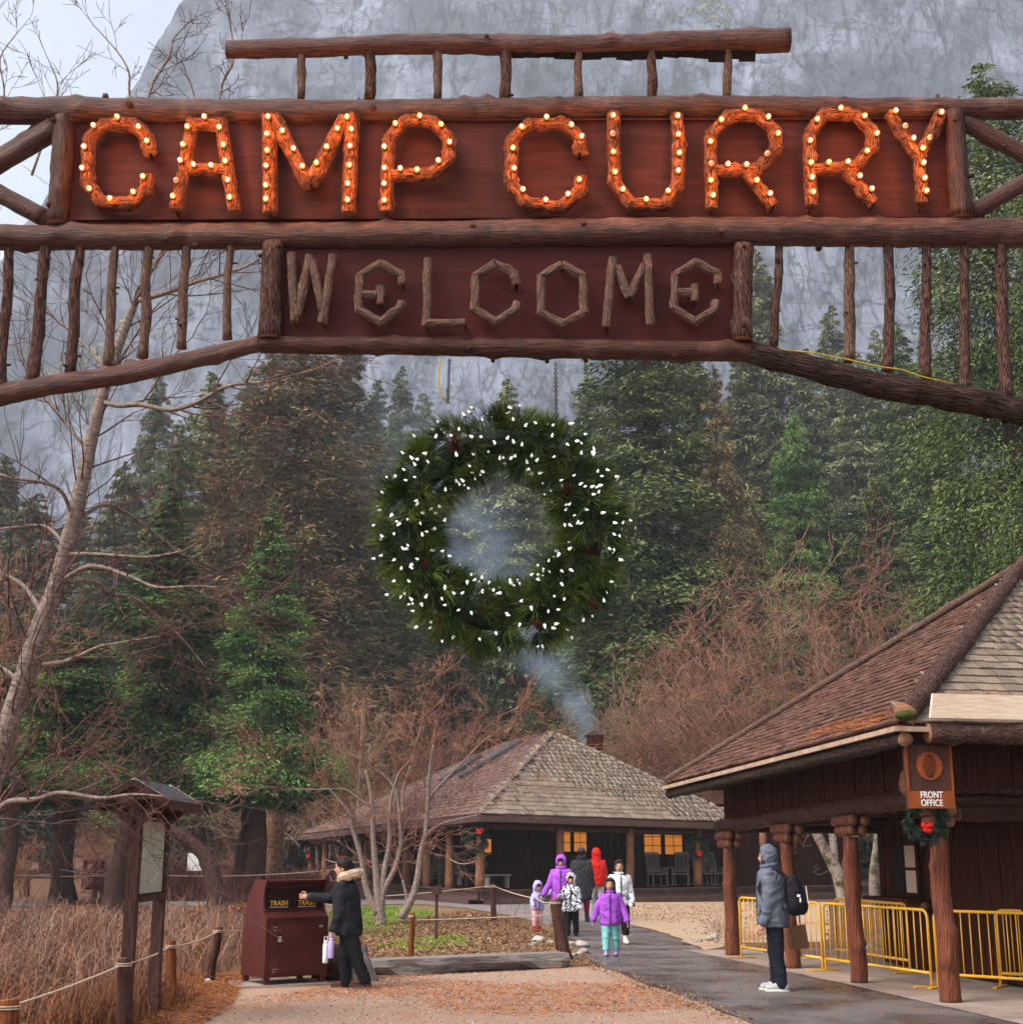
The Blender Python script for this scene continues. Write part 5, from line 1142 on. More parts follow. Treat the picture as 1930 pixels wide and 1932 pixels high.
# ------------------------------------------------------------ double trash bin
def trash_bin(loc, rz, label, scale=1.0, text=True, group=None):
    r = thing('trash_bin', label, 'trash bin', loc, rz, group); w = .86
    prof = [(.36,.09),(-.36,.09),(-.36,.80),(-.26,.885),(-.20,.90),(-.20,1.21),(-.30,1.262),(-.315,1.285),(.02,1.285),(.36,.86)]
    mb = MB(); mb.prism([(-w/2, y, z) for y, z in prof], (w,0,0)); mb.build('body', 'bin_brown', r, world=False)
    for s in (-1, 1):                                                   # side cheeks that frame the mouth
        mb = MB(); mb.prism([(s*w/2-.012, y, z) for y, z in [(.36,.085),(-.365,.085),(-.365,.80),(-.30,.87),(-.265,.93),(-.25,1.05),(-.275,1.17),(-.33,1.29),(.03,1.292),(.365,.86)]], (.024,0,0)); mb.build('side_panel', 'bin_brown', r, world=False)
    mb = MB(); mb.box((0,-.371,.44), (w*.86,.022,.60)); door = mb.build('door', 'bin_brown', r, world=False)
    mb = MB(); mb.box((0,-.352,.815), (w*1.0,.045,.02)); mb.build('ledge', 'bin_brown', r, world=False)
    mb = MB(); mb.box((0,-.205,1.06), (w*.93,.012,.26)); mb.build('mouth', 'bin_dark', r, world=False)
    for x in (-.2, .2):
        mb = MB(); mb.box((x,-.214,.945), (.26,.006,.006)); mb.build('flap_edge', 'white' if text else 'bin_dark', r, world=False)
        if text:
            me = text_mesh('TRASH', .088, .002, .95); o = mkobj('lettering', me, 'text_yellow', r); o.location = (x,-.213,.992); o.rotation_euler = (R(90),0,0)
    mb = MB(); mb.box((-.26,-.386,.60), (.10,.012,.012)); mb.box((-.26,-.386,.50), (.11,.012,.012)); mb.build('latch_frame', 'bin_dark', door, world=False)
    mb = MB(); mb.box((-.255,-.388,.555), (.045,.014,.07)); mb.build('latch', 'steel', door, world=False)
    mb = MB(); mb.box((.33,-.384,.70), (.055,.004,.028)); mb.build('plate', 'steel', door, world=False)
    if text:
        for (x, z) in ((-.33,.70),(-.30,.70),(-.33,.665),(-.30,.665),(-.25,.665),(-.33,.19),(-.30,.19),(-.27,.19),(-.33,.155),(-.30,.155)):
            mb = MB(); mb.ell((x,-.384,z), (.006,.004,.006), None, 6, 4); mb.build('rivet', 'steel', door, world=False)
    for x in (-.39, .39):
        for y in (-.32, .32):
            mb = MB(); mb.box((x,y,.045), (.07,.07,.09)); mb.build('leg', 'bin_brown', r, world=False)
    r.scale = (scale,)*3; return r
trash_bin((-2.98,18.93,.035), .60, 'dark brown steel double trash bin with yellow TRASH lettering on gravel')
sheet('concrete_pad', [(-3.45,18.22),(-2.3,18.72),(-2.75,19.6),(-3.75,19.1)], .034, 'concrete', .03, .3, 12, .03)
b1 = gnd(150, 1660); trash_bin((-17.6,60,0), .25, 'distant brown trash bin facing the far path', 1.0, False, 'far trash bins'); trash_bin((-16.2,60.5,0), 1.35, 'distant brown trash bin turned sideways by the far path', 1.0, False, 'far trash bins')
trash_bin((-10.2,58,0), .1, 'far brown trash bin beside the plated pine trunk', .8, False, 'far trash bins')
# ------------------------------------------------------------ notice kiosk
def kiosk():
    x0, y0 = -3.80, 14.32; L = 1.12
    r = thing('notice_kiosk', 'roofed wooden notice kiosk with a green map board', 'kiosk', (x0, y0, 0), R(90))   # local x runs along the board
    for x in (0, L):
        mb = MB(); mb.box((x,0,1.08), (.115,.115,2.16)); mb.build('post', 'wood_brown', r, world=False)
    # local -y faces the path
    mb = MB(); mb.box((L/2,0,1.63), (L-.13,.05,.78)); mb.build('back_board', 'wood_brown', r, world=False)
    mb = MB(); mb.box((L/2,-.03,1.22), (L-.10,.10,.06)); mb.build('bottom_rail', 'wood_brown', r, world=False)
    mb = MB(); mb.box((L/2,-.02,2.06), (L-.10,.08,.10)); mb.build('top_rail', 'wood_brown', r, world=False)
    mb = MB(); mb.box((L/2,-.032,1.63), (L-.16,.012,.72)); mp = mb.build('map_board', 'map', r, world=False)
    mb = MB(); pts = [(.16,-.041,1.72),(.20,-.041,1.55),(.30,-.041,1.42),(.48,-.041,1.37),(.68,-.041,1.40),(.85,-.041,1.50),(.96,-.041,1.60)]
    for i in range(len(pts)-1): mb.beam(pts[i], pts[i+1], .004, .026, up=(0,-1,0))
    mb.beam((.66,-.041,1.40), (.70,-.041,1.29), .004, .014, up=(0,-1,0)); mb.build('map_road', 'map_line', mp, world=False)
    rg = random.Random(4); mb = MB()
    for i in range(16): mb.box((rg.uniform(.42,.8),-.0405,rg.uniform(1.42,1.72)), (rg.uniform(.03,.12),.003,rg.uniform(.015,.05)))
    mb.box((.80,-.0405,1.87), (.08,.003,.14)); mb.build('map_buildings', 'map_grey', mp, world=False)
    # roof, gable ends at both posts
    hw, xo, zr, ze = .36, .17, 2.40, 2.19
    for s in (-1, 1):
        mb = MB(); mb.prism([(-xo,0,zr), (-xo,s*hw,ze), (-xo,s*hw,ze-.02), (-xo,0,zr-.02)], (L+2*xo,0,0)); rf = mb.build('roof', 'roof_metal', r, world=False)
        for x in (-xo-.012, L+xo+.012):
            mb = MB(); mb.beam((x,0,zr-.05), (x,s*hw,ze-.05), .03, .10, up=(1,0,0)); mb.beam((x,0,zr-.05), (x,s*hw,ze-.05), .10, .03, up=(1,0,0)); mb.build('bargeboard', 'wood_brown', r, world=False)
            mb = MB(); mb.beam((x-.004,0,zr+.004), (x-.004,s*hw,ze+.004), .012, .012); mb.build('drip_edge', 'white', r, world=False)
        mb = MB(); mb.beam((-xo,s*(hw+.01),ze-.05), (L+xo,s*(hw+.01),ze-.05), .03, .10); mb.build('fascia', 'wood_brown', r, world=False)
        for x in (0, L):
            mb = MB(); mb.beam((x-.075,s*.0,1.94), (x-.075,s*.25,2.16), .05, .085); mb.build('brace', 'wood_brown', r, world=False)
kiosk()
# ------------------------------------------------------------ rope fences
def rope_post(b, t, r, label, m='wood_brown', Y=None, group='rope posts', seed=0, name='rope_post'):
    a = gnd(*b); c = at(*t, a.y) if Y is None else at(*t, Y); k = mpp(b[1], a.y); mb = MB(); a.z = -.03
    mb.log(a, c, r*k, r*k*.94, seed, .06, 10, .07, 3, 0, 1, .012)
    for i in range(2):
        z = c - (c-a).normalized()*(.05+.02*i); mb.tube([z + Vector((math.cos(q)*r*k*1.08, math.sin(q)*r*k*1.08, 0)) for q in np.linspace(0, 6.283, 13)], .007, 5, 2, False)
    mb.thing(name, [m, 'log_end', 'rope'], label, 'post', group, smooth=True, base=(a.x, a.y, 0)); return c
def rope(pts, label, sag=.03, r=.011):
    Q = []
    for i in range(len(pts)-1):
        a, b = Vector(pts[i]), Vector(pts[i+1])
        for k in range(8): t = k/8; Q.append(a.lerp(b, t) + Vector((0,0,-sag*4*t*(1-t)*(a-b).length*.4)))
    Q.append(Vector(pts[-1])); mb = MB(); mb.tube(Q, r, 6); return mb.thing('rope', 'rope', label, 'rope', smooth=True)
p1 = rope_post((14,1995), (15,1887), 22, 'stout brown rope post with a flat sawn top', 'post_orange', seed=1)
p2 = rope_post((233,1952), (234,1808), 14, 'dark rope post standing against the kiosk post', 'log_dark', seed=2); 
p3 = rope_post((322,1905), (323,1776), 9.5, 'orange rope post at the gravel edge', 'post_orange', seed=3)
p4 = rope_post((395,1856), (413,1749), 9, 'dark leaning rope post next to the trash bin', 'log_dark', seed=4)
d = Vector((0,0,-.06))
rope([p1+Vector((-1.2,-1.0,-.02)), p1+d, p2+d, p3+d, p4+d, Vector((-3.6,20.6,.62))], 'thick pale rope strung along the dry brush past the kiosk')
q1 = rope_post((775,1812), (777,1722), 5.5, 'orange rope post behind the grey log curb', 'post_orange', seed=5)
q2 = rope_post((932,1741), (930,1669), 5.5, 'brown rope post on the far side of the garden bed', 'log', seed=6)
q3 = rope_post((1070,1812), (1046,1697), 10.5, 'leaning brown rope post among pale rocks', 'log', seed=7, Y=23.0)
q4 = rope_post((1058,1798), (1044,1702), 8, 'slanted post close behind the leaning rope post', 'log_dark', seed=8, Y=24.4)
q5 = rope_post((712,1738), (708,1690), 4, 'small rope post by the maple stems', 'log', seed=9)
rope([q5+d*.5, q2+d*.5, Vector((.55,30.3,.70)), q3+Vector((0,0,-.02))], 'taut pale rope from the garden post to the toddler', .02, .012)
rope([Vector((-2.2,20.3,.78)), q1+d*2, q3+d*4], 'thin rope across the front of the garden bed', .01, .008)
# low brown sign stake in the bed
a = gnd(823, 1777); mb = MB(); mb.box((a.x,a.y,.48), (.055,.055,.96)); mb.box((a.x,a.y-.03,.95), (.19,.11,.16)); mb.thing('sign_stake', 'wood_brown', 'thin brown stake with a small box top in the garden bed', 'stake', base=(a.x,a.y,0))
for i, (x, yb, yt, r, lb) in enumerate(((50,1692,1650,6,'far rope post beside the red brown trunk'), (115,1690,1655,4.5,'thin far rope post beside the black trunk'), (165,1672,1642,4.5,'far rope post before the walking visitor'), (246,1690,1648,5,'far orange rope post left of the kiosk board'), (178,1694,1650,4.5,'far grey rope post before the sideways trash bin'), (480,1680,1640,4,'far rope post in front of the plated pine'))):
    rope_post((x,yb), (x+1,yt), r, lb, 'log' if i % 2 else 'log_dark', seed=20+i)
rope([at(50,1652,44)+Vector((-4,0,0)), at(50,1652,44), at(178,1653,42), at(300,1652,44), at(480,1652,46), at(640,1640,48)], 'long thin rope across the far red bushes', .02, .012)
rope([at(110,1640,46), at(190,1650,47), at(250,1640,46)], 'sagging far rope before the distant bins', .05, .014)
# swags between the lodge side posts
for i in range(5):
    rope([lside[i]+Vector((0,-.15,1.35)), lside[i+1]+Vector((0,-.15,1.32))] if i else [lposts[0]+Vector((0,-.17,1.45)), lside[0]+Vector((0,-.15,1.4))], ('rope swag at the lodge corner post', 'rope swag beside the porch rocking chairs', 'rope swag behind the maple stems', 'rope swag in the middle of the side porch', 'rope swag near the far end of the side porch')[i], .12, .016)
# ------------------------------------------------------------ log curb, stump and rocks
def rough_log(a, b, hw, hh, name, m, label, cat, seed):
    a = Vector(a); b = Vector(b); d = (b-a); L = d.length; d.normalize(); s = Vector((-d.y, d.x, 0)); mb = MB(); n = 18; k = 12; V = []
    for i in range(n+1):
        t = i/n; c = a + d*L*t
        for j in range(k):
            an = 6.283*j/k; x = math.cos(an); z = math.sin(an); z = max(-1, min(.62, z*1.3)); q = 1+.22*float(vnoise(x*1.3+seed, z*1.3, t*7)); q *= (.8 if i in (0, n) else 1)
            V.append(c + s*(x*hw*q) + Vector((0,0,hh*.8+z*hh*(q if z < .6 else 1))))
    Fc = [(i*k+j, i*k+(j+1) % k, (i+1)*k+(j+1) % k, (i+1)*k+j) for i in range(n) for j in range(k)]; U = [[(j*.08,i*L/n),((j+1)*.08,i*L/n),((j+1)*.08,(i+1)*L/n),(j*.08,(i+1)*L/n)] for i in range(n) for j in range(k)]
    mb.add(V, Fc, 0, U); mb.add([V[j] for j in range(k-1,-1,-1)], [tuple(range(k))]); mb.add([V[n*k+j] for j in range(k)], [tuple(range(k))])
    return mb.thing(name, m, label, cat)
rough_log(gnd(692,1843)+Vector((0,.2,0)), gnd(1064,1827)+Vector((0,.2,0)), .26, .15, 'log_curb', 'wood_grey', 'long weathered grey log lying along the gravel edge', 'log', 3)
rough_log((-20,43,0), (-13.5,41.5,0), .25, .16, 'fallen_log', 'wood_grey', 'pale fallen log bordering the far path', 'log', 8)
rough_log((-12,43,0), (-8.4,42.2,0), .22, .15, 'fallen_log', 'wood_grey', 'short pale log lying beyond the arched trunk', 'log', 9)
mb = MB(); c = gnd(676,1858)+Vector((0,.45,0)); mb.log(c+Vector((.05,0,-.05)), c+Vector((-.10,.05,.42)), .17, .13, 4, .06, 12, .16, 2, 0, 0); mb.thing('stump', 'wood_grey', 'tilted grey stump right behind the man in the parka', 'stump', smooth=True)
mb = MB(); c = Vector((-2.35,19.5,0)); mb.log(c+Vector((-.35,0,.2)), c+Vector((.4,.1,.24)), .26, .22, 6, .08, 12, .14, 2, 0, 0); mb.thing('dark_log', 'log_dark', 'thick dark log end between the bin and the stump', 'log', smooth=True)
def rock(px, py, r, label, seed, m='stone', squash=.65):
    c = gnd(px, py); k = mpp(py, c.y)*r; rg = np.random.default_rng(seed); mb = MB(); mb.ell((0,0,0), (1,1,1), None, 14, 10)
    V = np.array(mb.v); dd = 1 + .28*fbm(V[:,0]*1.4+seed*5, V[:,1]*1.4, V[:,2]*1.4, 3)
    for _ in range(5):
        nn = rg.normal(0,1,3); nn /= np.linalg.norm(nn); pr = V@nn; dd = np.where(pr > .62, dd*(.62/np.maximum(pr,.62)), dd)
    V = V*dd[:,None]*np.array([k, k*.9, k*squash]) + np.array([c.x, c.y+k*.6, k*squash*.55]); mb.v = [tuple(v) for v in V]
    return mb.thing('rock', m, label, 'rock', 'rocks round the garden bed')
for i, (x, y, r, lb) in enumerate(((1098,1790,17,'large pale rock behind the leaning post'), (1100,1803,13,'yellowish rock low beside the leaning post'), (1085,1808,9,'mossy rock at the foot of the leaning post'), (1078,1786,11,'pale rock wedged behind the two posts'), (1015,1780,13,'dark shaded rock in the leaf litter'), (1037,1784,9,'small white rock in the leaf litter'), (1022,1805,7,'white stone near the end of the log curb'), (1062,1802,8,'grey stone between log curb and post'), (1006,1786,7,'brown stone beside the dark rock'), (350,1800,9,'grey rock under the kiosk'), (375,1803,8,'pale rock left of the dark leaning post'), (392,1858,10,'white rock at the foot of the dark leaning post'), (1350,1772,10,'grey rock at the edge of the sand yard'), (1338,1776,9,'flat rock before the office post'), (1320,1778,8,'low brown rock by the sand yard'))):
    rock(x, y, r, lb, i+1)
for i, (x, y, r) in enumerate(((1405,1790,8), (1425,1795,7), (1445,1800,8), (1520,1812,7), (1548,1816,8), (1575,1815,7), (1640,1790,9), (1395,1783,7))):
    rock(x, y, r, 'small stone in the row below the barricade', 40+i)['group'] = 'stones below the barricade'
# ------------------------------------------------------------ porch furniture
def rocking_chair(loc, rz, label):
    r = thing('rocking_chair', label, 'rocking chair', loc, rz, 'rocking chairs on the lodge porch'); m = 'wood_grey'
    def p(nm, f): mb = MB(); f(mb); mb.build(nm, m, r, world=False)
    for s in (-1, 1):
        p('rocker', lambda mb: mb.tube([Vector((s*.26, y, .02+.16*(y*y))) for y in np.linspace(-.5,.55,9)], .018, 6))
        p('leg', lambda mb: mb.tube([(s*.27,-.24,.03),(s*.28,-.26,.64)], .018, 6)); p('leg', lambda mb: mb.tube([(s*.25,.22,.03),(s*.25,.24,.44)], .018, 6))
        p('arm', lambda mb: mb.beam((s*.29,-.32,.65),(s*.26,.27,.63), .085, .022))
        p('back_post', lambda mb: mb.tube([(s*.24,.22,.40),(s*.25,.44,1.18)], .018, 6))
        for k in range(4): p('side_slat', lambda mb: mb.box((s*.27,-.14+.1*k,.52), (.012,.03,.24)))
    p('seat', lambda mb: mb.box((0,-.01,.43), (.52,.5,.03)))
    p('top_rail', lambda mb: mb.beam((-.25,.44,1.15),(.25,.44,1.15), .03, .07)); p('low_rail', lambda mb: mb.beam((-.25,.26,.52),(.25,.26,.52), .03, .05))
    for k in range(6): x = -.19+.076*k; p('back_slat', lambda mb: mb.beam((x,.265,.52),(x,.435,1.14), .034, .012, up=(0,1,0)))
fl = E0 + LB*1.7
for px, rz, lbl in ((1240,.35,'rocking chair angled under the lit porch window'), (1285,-.25,'rocking chair beside the porch wreath post'), (1352,.55,'rocking chair half turned near the office post'), (1325,.1,'rocking chair behind the wreath post')):
    q, _ = on_line(px, 1660, fl, LA); rocking_chair((q.x, q.y, DZ), rz, lbl)
fs = E0 + LA*1.9
for px, rz, lbl in ((822,-.3,'rocking chair in the side porch by the corner'), (842,.2,'rocking chair between two side porch posts'), (866,.1,'rocking chair deep in the corner of the porch')):
    q, _ = on_line(px, 1655, fs, LB); rocking_chair((q.x, q.y, DZ-.05), rz, lbl)
def porch_bench(px, label):
    q, _ = on_line(px, 1650, E0 + LA*2.2 + LB*2.2, LA if px > 905 else LB); r = thing('porch_bench', label, 'bench', (q.x, q.y, DZ), math.atan2(LA.y, LA.x), 'benches on the lodge porch')
    mb = MB(); mb.box((0,0,.42), (.95,.34,.05)); mb.build('seat', 'wood_grey', r, world=False)
    for s in (-1, 1): mb = MB(); mb.box((s*.36,0,.2), (.07,.3,.4)); mb.build('leg', 'wood_grey', r, world=False)
porch_bench(938, 'low plank bench on the porch right of the corner post'); porch_bench(884, 'low plank bench on the porch left of the corner post')
# ------------------------------------------------------------ far background left: fence, banner, board, can
mb = MB(); F0 = Vector((-24,98,0)); F1 = Vector((-2,98,0))
r = thing('tarp_fence', 'construction fence hung with dark tarpaulin at the end of the path', 'fence', (-13,98,0))
for i in range(9):
    x = -24 + i*2.6; mb = MB(); mb.prism([(x,98,.2),(x+2.55,98,.2),(x+2.55,98+.08*(i % 2),2.0),(x,98,2.0)], (0,.02,0)); mb.build('tarp_panel', 'tarp', r)
    mb = MB(); mb.tube([(x,97.9,0),(x,97.9,2.2)], .04, 6); mb.build('fence_post', 'steel', r)
mb = MB(); mb.tube([(-24,97.9,2.05),(-.6,97.9,2.05)], .03, 6); mb.build('fence_rail', 'steel', r)
r = thing('red_banner', 'red and white banner strip above the tarpaulin fence', 'banner', (-13,99,0))
for i, (x, w_, m) in enumerate(((-16.4,2.6,'red_banner'), (-13.6,1.2,'white'), (-12.2,2.0,'red_banner'), (-9.4,2.4,'red_banner'), (-6.8,1.6,'white'))):
    mb = MB(); mb.box((x+w_/2,99,2.75), (w_,.04,.42)); mb.build('cloth', m, r)
for x in (-16.4, -5.2): mb = MB(); mb.tube([(x,99,0),(x,99,3)], .04, 6); mb.build('pole', 'steel', r)
c = at(374, 1627, 58); r = thing('map_stand', 'white map board on posts beyond the arched trunk', 'sign', (c.x, 58, 0)); k = mpp(1627, 58)
mb = MB(); mb.box((0,0,c.z), (44*k,.05,36*k)); mb.build('frame', 'wood_brown', r, world=False); mb = MB(); mb.box((0,-.03,c.z), (40*k,.02,32*k)); mb.build('sheet', 'white', r, world=False)
for s in (-1, 1): mb = MB(); mb.box((s*23*k,0,c.z/2+.2), (.08,.08,c.z+.5)); mb.build('post', 'wood_brown', r, world=False)
c = gnd(558, 1672); r = thing('black_can', 'round black trash can beside the far standing visitor', 'trash can', (c.x, 66, 0)); mb = MB(); mb.tube([(0,0,0),(0,0,.85)], [.3,.34], 16); mb.build('drum', 'black', r, world=False); mb = MB(); mb.tube([(0,0,.85),(0,0,.93),(0,0,1.05)], [.36,.36,.2], 16); mb.build('lid', 'charcoal', r, world=False)
mb = MB(); mb.tube([at(300,1540,130), at(420,1590,130)], .2, 4)
# smoke from the chimney
def smoke():
    p0 = at(1120, 1392, 56.0); p1 = at(700, 700, 66.0); ax = (p1-p0); L = ax.length; z = ax.normalized(); x, y = frame(z)
    M = Matrix((x, y, z)).transposed().to_4x4(); M.translation = p0; mb = MB(); r0, r1 = .60, 5.4
    mb.tube([(0,0,-.1),(0,0,L*.25),(0,0,L*.5),(0,0,L)], [r0,r0+(r1-r0)*.25,r0+(r1-r0)*.5,r1], 20); o = mb.build('chimney_smoke', None); o.matrix_world = M; tag(o, 'thin blue smoke drifting up from the lodge chimney', 'smoke', kind='stuff')
    m = bpy.data.materials.new('smoke'); m.use_nodes = True; n = m.node_tree; N = n.nodes; l = n.links; N.remove(N['Principled BSDF'])
    v = N.new('ShaderNodeVolumePrincipled'); v.inputs['Color'].default_value = (.62,.78,1.0,1); tc = N.new('ShaderNodeTexCoord'); sp = N.new('ShaderNodeSeparateXYZ'); l.new(tc.outputs['Object'], sp.inputs[0])
    def mth(op, a, b=None, c=None):
        q = N.new('ShaderNodeMath'); q.operation = op
        for i, t in enumerate((a, b, c)):
            if t is None: continue
            if isinstance(t, (int, float)): q.inputs[i].default_value = t
            else: l.new(t, q.inputs[i])
        return q.outputs[0]
    rad = mth('SQRT', mth('ADD', mth('MULTIPLY', sp.outputs[0], sp.outputs[0]), mth('MULTIPLY', sp.outputs[1], sp.outputs[1])))
    rel = mth('DIVIDE', rad, mth('MULTIPLY_ADD', sp.outputs[2], (r1-r0)/L, r0)); fall = mth('POWER', mth('MAXIMUM', mth('SUBTRACT', 1.0, rel), 0.0), 1.3)
    ns = N.new('ShaderNodeTexNoise'); ns.inputs['Scale'].default_value = .55; ns.inputs['Detail'].default_value = 5; l.new(tc.outputs['Object'], ns.inputs['Vector'])
    nz = mth('MAXIMUM', mth('MULTIPLY', mth('SUBTRACT', ns.outputs['Fac'], .38), 4.0), 0.0)
    th = mth('DIVIDE', 5.0, mth('MULTIPLY_ADD', sp.outputs[2], 1.0, 2.0)); en = mth('MINIMUM', mth('MAXIMUM', mth('DIVIDE', mth('SUBTRACT', L*.95, sp.outputs[2]), L*.9), 0.0), 1.0)
    l.new(mth('MULTIPLY', mth('MULTIPLY', fall, nz), mth('MULTIPLY', th, en)), v.inputs['Density']); l.new(v.outputs[0], N['Material Output'].inputs['Volume']); o.data.materials.append(m)
smoke()
# ------------------------------------------------------------ people
def remesh(mb, vox, smooth=4, wrinkle=0.0, wscale=7.0, seed=0):
    me = mb.mesh('tmp'); o = bpy.data.objects.new('tmp', me); col.objects.link(o)
    md = o.modifiers.new('r', 'REMESH'); md.mode = 'VOXEL'; md.voxel_size = vox; md.use_smooth_shade = True
    if smooth: ms = o.modifiers.new('s', 'SMOOTH'); ms.iterations = smooth; ms.factor = .5
    dg = bpy.context.evaluated_depsgraph_get(); out = bpy.data.meshes.new_from_object(o.evaluated_get(dg)); bpy.data.objects.remove(o); bpy.data.meshes.remove(me)
    out.materials.clear()
    if wrinkle:
        n = len(out.vertices); co = np.empty(n*3, np.float32); out.vertices.foreach_get('co', co); co = co.reshape(-1,3); nr = np.empty(n*3, np.float32); out.vertices.foreach_get('normal', nr); nr = nr.reshape(-1,3)
        x, y, z = co.T; d = (1-2*np.abs(vnoise(x*wscale+seed, y*wscale, z*wscale*2.1+2*x*wscale)))*.6 + .5*fbm(x*wscale*2, y*wscale*2, z*wscale*3.2, 2, seed)
        co += nr*(d*wrinkle)[:,None]; out.vertices.foreach_set('co', co.ravel())
    out.polygons.foreach_set('use_smooth', np.ones(len(out.polygons), bool)); out.update(); return out
def person(label, loc, rz, H, hf=.135, legs=((0,0),(0,0)), arms=((0,.12,.15),(0,.12,.15)), lean=0.0, jacket=None, trousers=None, shoe=None, hair='hair', hood=None, hat=None, longhair=False, hem=.48, bulk=1.0, vox=.016, face=True, headyaw=0.0, headtilt=0.0, fur=None, boots=0.0, group=None, jslim=1.0, zipper='charcoal'):
    """local -y is forward, +x the person's left; arms/legs listed right, left"""
    u = H; hd = H*hf; zs = H-hd*1.18; sh = (.098 if hf < .15 else .098)*H*(.9+.1*bulk); hp = .052*H
    zh = .50*H if hf < .15 else .45*H; th = (zh-.045*H)*.51; sn = (zh-.045*H)*.49
    J = {}
    low = 9
    for i, s in enumerate((-1, 1)):
        a, k = legs[i]; hip = Vector((s*hp,0,zh)); kn = hip + Vector((s*.01*H, -math.sin(a)*th, -math.cos(a)*th)); an = kn + Vector((0, -math.sin(a-k)*sn, -math.cos(a-k)*sn)); J['hip',i], J['knee',i], J['ank',i] = hip, kn, an; low = min(low, an.z)
    dz = .045*H - low
    for kk in J: J[kk] = J[kk] + Vector((0,0,dz))
    pel = Vector((0,0,zh+dz)); nk = pel + Vector((0, -math.sin(lean), math.cos(lean)))*(zs-zh); ch = pel.lerp(nk, .62)
    ua, fa = .172*H, .15*H
    for i, s in enumerate((-1, 1)):
        a, b, e = arms[i][:3]; sp = nk + Vector((s*sh,0,-.048*H)); el = sp + Vector((s*math.sin(b), -math.sin(a)*math.cos(b), -math.cos(a)*math.cos(b)))*ua
        b2 = arms[i][3] if len(arms[i]) > 3 else b*.4; wr = el + Vector((s*math.sin(b2), -math.sin(a+e)*math.cos(b2), -math.cos(a+e)*math.cos(b2)))*fa
        J['sh',i], J['el',i], J['wr',i] = sp, el, wr
    hc = nk + Vector((0, -.012*H - math.sin(lean)*hd*.5, hd*.66)); Rh = Matrix.Rotation(headyaw, 3, 'Z') @ Matrix.Rotation(headtilt, 3, 'X'); hp_ = lambda x, y, z: hc + Rh @ Vector((x*hd, y*hd, z*hd))
    # body: one continuous figure
    mb = MB(); c = mb.cap
    mb.ell(pel, (.085*H,.06*H,.07*H)); mb.ell(ch, (.085*H,.058*H,.12*H)); c(pel, .07*H, ch, .075*H); c(ch, .075*H, nk+Vector((0,0,-.04*H)), .06*H); c(J['sh',0], .035*H, J['sh',1], .035*H)
    c(nk+Vector((0,0,-.02*H)), .032*H, hp_(0,.02,-.2), .03*H)
    for i in (0, 1):
        c(J['hip',i], .055*H, J['knee',i], .036*H); c(J['knee',i], .034*H, J['ank',i], .022*H); c(J['ank',i], .02*H, J['ank',i]+Vector((0,-.03*H,-.012*H)), .015*H)
        c(J['sh',i], .032*H, J['el',i], .025*H); c(J['el',i], .024*H, J['wr',i], .016*H)
        d = (J['wr',i]-J['el',i]).normalized(); c(J['wr',i], .016*H, J['wr',i]+d*.035*H, .017*H)
    mb.ell(hc, (.37*hd,.43*hd,.5*hd), Rh, 14, 10); mb.ell(hp_(0,-.12,-.22), (.27*hd,.27*hd,.27*hd), Rh, 12, 8); c(hp_(0,-.36,-.02), .045*hd, hp_(0,-.45,-.14), .07*hd)
    for s in (-1, 1): mb.ell(hp_(s*.37,.04,-.05), (.05*hd,.09*hd,.13*hd), Rh, 8, 6)
    body = remesh(mb, vox*1.15 if face else .024, 2)
    fb = MB()                                                      # five fingers rooted in each palm
    for i, s in enumerate((-1, 1)):
        d = (J['wr',i]-J['el',i]).normalized(); pc = J['wr',i]+d*.045*H; xx = Vector((0,1,0)).cross(d).cross(d).normalized() if abs(d.y) < .9 else Vector((0,0,1)).cross(d).cross(d).normalized(); yy = d.cross(xx)
        fb.ell(pc, (.024*H,.011*H,.03*H), Matrix((xx, yy, d)).transposed(), 10, 6)
        for f_, (o, l_) in enumerate(((-.017,.036),(-.006,.042),(.006,.040),(.016,.032))):
            r0 = pc + xx*(o*H) + d*.022*H; k1 = r0 + (d+yy*.25*s).normalized()*l_*H*.55; k2 = k1 + (d*.6+yy*.8*s).normalized()*l_*H*.5; fb.tube([r0, k1, k2], [.0056*H,.0052*H,.0042*H], 6)
        r0 = pc - xx*.018*H - d*.008*H; fb.tube([r0, r0+(d*.7-xx*.7)*.024*H, r0+(d-xx*.4)*.042*H], [.0064*H,.0058*H,.0048*H], 6)
    o2 = fb.mesh('hands', None, True)
    import bmesh
    bm = bmesh.new(); bm.from_mesh(body); bm.from_mesh(o2); bm.to_mesh(body); bm.free(); bpy.data.meshes.remove(o2); body.materials.clear()
    P = mkobj('person', body, 'skin'); P.location = loc; P.rotation_euler = (0,0,rz); tag(P, label, 'person', group)
    def child(nm, me, m): return mkobj(nm, me, m, P)
    # trousers
    mb = MB(); c = mb.cap; mb.ell(pel+Vector((0,0,-.01*H)), (.098*H,.078*H,.08*H))
    for i in (0, 1):
        end = J['ank',i] + (J['knee',i]-J['ank',i]).normalized()*boots*H
        kf = 1.0 if hf < .15 else 1.16; c(J['hip',i], .068*H*kf, J['knee',i], .050*H*kf); c(J['knee',i], .049*H*kf, end, .041*H*kf)
    child('trousers', remesh(mb, vox, 3, .012, 8, 3), trousers)
    # jacket
    mb = MB(); c = mb.cap; hemp = Vector((0,0,H*hem)); t = bulk*jslim
    zt = nk.z; top = nk + Vector((0,0,.01*H)); yl = lambda q: hemp.lerp(top, q)
